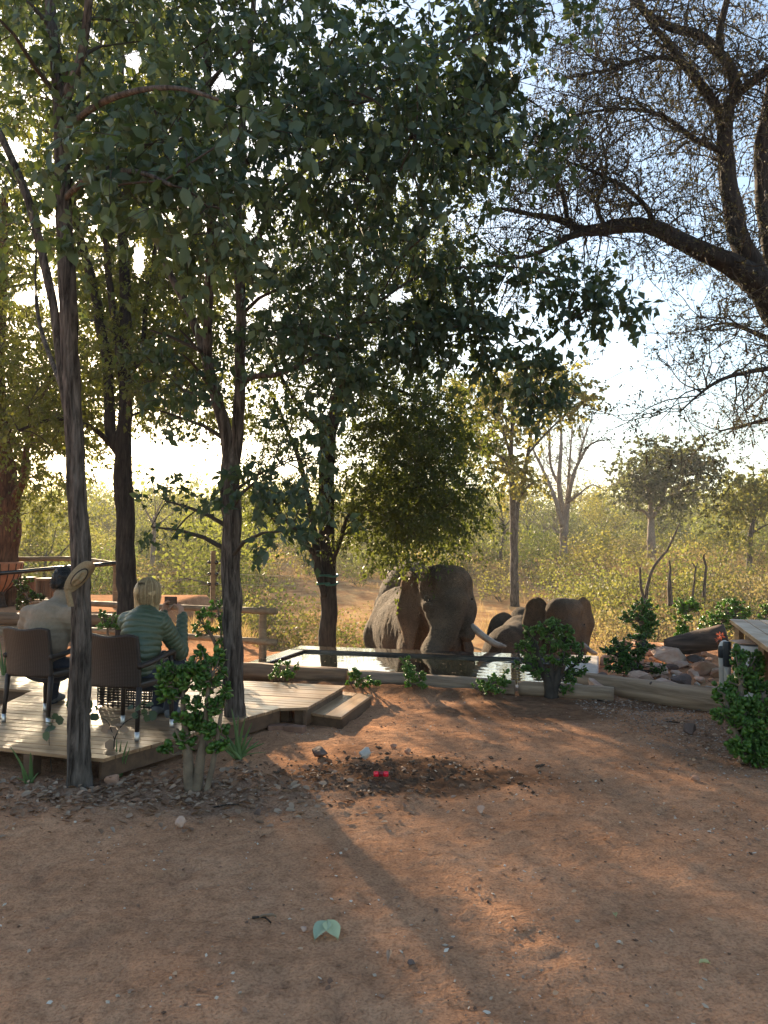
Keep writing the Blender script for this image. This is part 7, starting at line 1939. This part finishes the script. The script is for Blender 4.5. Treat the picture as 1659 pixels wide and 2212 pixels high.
sapling('wispy weed before the deck edge left of the hat tree', b, [[(112, 1670, d, .003), (106, 1600, d, .0025), (110, 1570, d, .002), (118, 1545, d, .0015)]], [(105, 1562, d), (112, 1552, d), (120, 1548, d), (108, 1574, d), (128, 1556, d), (100, 1590, d)], [])

# ------------------------------------------------------------------ small things on the earth
OCT_V = np.array([(1, 0, 0), (0, 1, 0), (-1, 0, 0), (0, -1, 0), (0, 0, .7), (0, 0, -.7), (.6, .6, .3), (-.5, .55, .35)]); 
bm = bmesh.new()
for q in OCT_V: bm.verts.new(q)
bmesh.ops.convex_hull(bm, input=bm.verts); bmesh.ops.triangulate(bm, faces=bm.faces); bm.verts.index_update(); PEB_T = np.array([[v.index for v in f.verts] for f in bm.faces]); bm.free()
def scatter(n, lo, hi, dens=None):
    x = rng.uniform(lo[0], hi[0], n); y = lo[1] + (hi[1] - lo[1]) * rng.random(n)
    if dens is not None: k = rng.random(n) < dens(x, y); x, y = x[k], y[k]
    return x, y
def off_deck(x, y): return ~in_poly([(px, py) for px, py in deck_poly], x, y) & ~((uv_of(x, y)[0] > U0) & (uv_of(x, y)[0] < U1) & (uv_of(x, y)[1] > 9.3))
def pebbles(name, label, x, y, size, mat):
    k = off_deck(x, y); x, y = x[k], y[k]; size = size[k] if np.ndim(size) else np.full(len(x), size)
    z = ground_h(x, y); n = len(x); pos = np.c_[x, y, z + size * .25]
    g = Geo(); ang = rng.uniform(0, 6.28, n)
    Rm = leaf_frames(np.c_[np.cos(ang), np.sin(ang), rng.normal(0, .2, n)], np.c_[rng.normal(0, .3, (n, 2)), np.ones(n)])
    B = OCT_V[None] * (size[:, None] * rng.uniform(.5, 1.1, (n, 3)) * np.array((1, .8, .6)))[:, None, :]
    V = np.einsum('nij,nkj->nki', Rm, B) + pos[:, None]; T = PEB_T[None] + (np.arange(n) * 8)[:, None, None]
    g.add(V.reshape(-1, 3), T=T.reshape(-1, 3)); o = part(name, g, mat, None, False); tag(o, label, None, None, 'stuff')
M['chip'] = leaf_mat('stone_chips', [(.28, .2, .14), (.38, .29, .21), (.5, .41, .32), (.62, .54, .45)], (.3, .3, .3), .0, .7, .35, False)
M['crumb'] = leaf_mat('earth_crumbs', [(.10, .055, .035), (.17, .09, .055), (.24, .13, .08), (.3, .18, .12)], (.3, .2, .1), .0, .9, .35, False)
dn = lambda x, y: np.clip(.35 + .6 * noise2(x, y, .9, 31), .05, 1)
x, y = scatter(14000, (-4.5, 2.4), (4.5, 9.4), dn); pebbles('stone_chips', 'pale stone chips strewn over the bare earth', x, y, .003 + .014 * rng.random(len(x)) ** 2.6, M['chip'])
x, y = scatter(16000, (-4.5, 2.3), (4.5, 9.2), dn); pebbles('earth_crumbs', 'brown crumbs of earth strewn over the yard', x, y, .003 + .016 * rng.random(len(x)) ** 4, M['crumb'])
x, y = scatter(2600, (-1.6, 5.2), (1.8, 6.9), lambda x, y: np.exp(-(((x - .1) / .85) ** 2 + ((y - 6.0) / .42) ** 2))); pebbles('soil_clods', 'dark clods of churned soil round the red lens', x, y, .008 + .028 * rng.random(len(x)) ** 2.5, leaf_mat('clod', [(.08, .044, .027), (.125, .07, .043), (.17, .1, .065)], (.1, .1, .1), 0, .95))
x, y = scatter(9000, (2.2, 5.4), (4.6, 9.5), lambda x, y: np.clip(np.exp(-((x - 3.3 + (y - 7) * .35) / .55) ** 2), 0, 1)); pebbles('bark_mulch', 'grey mulch and chips along the log and under the big jade bush', x, y, .006 + .014 * rng.random(len(x)) ** 2, leaf_mat('mulch', [(.13, .10, .085), (.27, .23, .2), (.42, .37, .33), (.2, .14, .11)], (.1, .1, .1), 0, .9))
def litter(name, label, x, y, size, mat):
    k = off_deck(x, y); x, y = x[k], y[k]; n = len(x); size = size[:n]
    z = ground_h(x, y) + .004 + .02 * rng.random(n) ** 2
    a = rng.uniform(0, 6.28, n); g = Geo()
    bend = LEAF8_V.copy(); bend[:, 2] += .28 * (bend[:, 0] - .5) ** 2 + .9 * bend[:, 1] ** 2
    place_leaves(g, np.c_[x, y, z], leaf_frames(np.c_[np.cos(a), np.sin(a), rng.normal(0, .3, n)], np.c_[rng.normal(0, .45, (n, 2)), np.ones(n)]), size, (bend, LEAF8_T), rng.uniform(.6, 1.2, n))
    o = part(name, g, mat); tag(o, label, None, None, 'stuff')
x, y = scatter(9000, (-3.9, 4.6), (1.0, 6.6), lambda x, y: np.clip(np.exp(-(((x + 1.75) / 1.25) ** 2 + ((y - 5.55 + .0 * x) / .42) ** 2)) * 1.1, 0, 1))
litter('leaf_litter', 'dead brown leaf litter under the near tree and jade bush', x, y, rng.uniform(.025, .075, 9000), M['leaf_dead'])
x, y = scatter(4200, (-4.3, 2.4), (4.4, 9.2), dn); litter('scattered_leaves', 'dry leaves scattered over the open yard', x, y, rng.uniform(.01, .04, 4200), M['leaf_dead'])
x, y = scatter(1700, (2.2, 5.6), (4.4, 9.2), lambda x, y: np.exp(-((x - 3.2 + (y - 7) * .35) / .6) ** 2)); litter('bed_leaves', 'dry leaves in the mulch under the big jade bush', x, y, rng.uniform(.02, .055, 1700), M['leaf_dead'])
M['fallen'] = leaf_mat('fallen_green', [(.34, .42, .27), (.4, .47, .33)], (.3, .4, .1), .1, .6)
M['fallen_y'] = leaf_mat('fallen_yellow', [(.5, .46, .2), (.55, .5, .24)], (.5, .45, .15), .1, .6)
def leaf_thing(label, x, y, parts, mat, nm='fallen_leaf', lift=0.0):
    b = GG(x, y); b[2] += .012; o = root(nm, b, label, 'leaf', 'fallen leaves')
    for (ang, L, wd) in parts:
        nseg = 9; t = np.linspace(0, 1, nseg); wprof = np.sin(np.pi * t ** .8) ** .8 * wd * (1 - .25 * t); dx, dy = math.cos(ang), math.sin(ang)
        V = []
        for i in range(nseg):
            c = b + np.array((dx, dy, 0)) * L * t[i] + np.array((0, 0, .01 * math.sin(t[i] * 3) + lift * (1 - t[i])))
            for s in (-1, -.5, 0, .5, 1): V.append(c + np.array((-dy, dx, 0)) * wprof[i] * s + np.array((0, 0, .010 * abs(s) + .003 * math.sin(9 * t[i] + s))))
        ix = np.arange(nseg * 5).reshape(nseg, 5); g = Geo(); g.add(np.array(V), np.stack((ix[:-1, :-1], ix[:-1, 1:], ix[1:, 1:], ix[1:, :-1]), -1).reshape(-1, 4)); part('leaf', g, mat, o)
leaf_thing('pair of fresh green leaflets lying on the bare earth', 707, 2012, [(math.radians(-112), .13, .044), (math.radians(-64), .13, .044)], M['fallen'], lift=.03)
leaf_thing('single yellow leaf on the bare earth near the frame edge', 1510, 2090, [(math.radians(-10), .045, .018)], M['fallen_y'])
leaf_thing('small curled yellow leaf on the open earth', 1328, 1982, [(math.radians(-100), .045, .014)], M['fallen_y'])
leaf_thing('narrow dry grey leaf right of the green leaflets', 842, 2062, [(math.radians(-95), .11, .012)], M['leaf_dead'])
leaf_thing('dry pale leaf below the stone in the leaf litter', 560, 1990, [(math.radians(5), .08, .01)], M['leaf_dead'])
def stick(label, x0, y0, x1, y1, r):
    a, b = GG(x0, y0), GG(x1, y1); a[2] += r; b[2] += r; m = (a + b) / 2 + np.array((.01, .02, .004)); g = Geo(); w = catmull([a, m, b], .03); tube(g, w, np.linspace(r, r * .6, len(w)), 7)
    thing1('stick', g, M['bark_dark'], label, 'stick', 'sticks on the yard')
stick('dark stick on the earth in front of the jade bush', 545, 1985, 585, 1996, .006)
stick('thin stick near the big jade bush', 1440, 1560, 1492, 1568, .007)
stick('pale thin stick in the leaf litter', 455, 1745, 520, 1740, .006)
stick('short dark stick at the far side of the open earth', 1280, 1513, 1310, 1518, .007)
# ------------------------------------------------------------------ air
def haze(density=.0008):
    g = Geo(); box(g, (0, 430, 8.25), (860, 960, 22.5))
    m = bpy.data.materials.new('haze_air'); m.use_nodes = True
    N, L = m.node_tree.nodes, m.node_tree.links
    N.remove(N["Principled BSDF"])
    v = N.new("ShaderNodeVolumePrincipled")
    v.inputs["Color"].default_value = (.93, .92, .90, 1); v.inputs["Density"].default_value = density; v.inputs["Anisotropy"].default_value = .3
    L.new(v.outputs[0], N["Material Output"].inputs["Volume"])
    o = part('haze', g, m, None, False); o["kind"] = "stuff"; o["label"] = "thin warm dusty haze in the air over the bush"
    return o
haze()
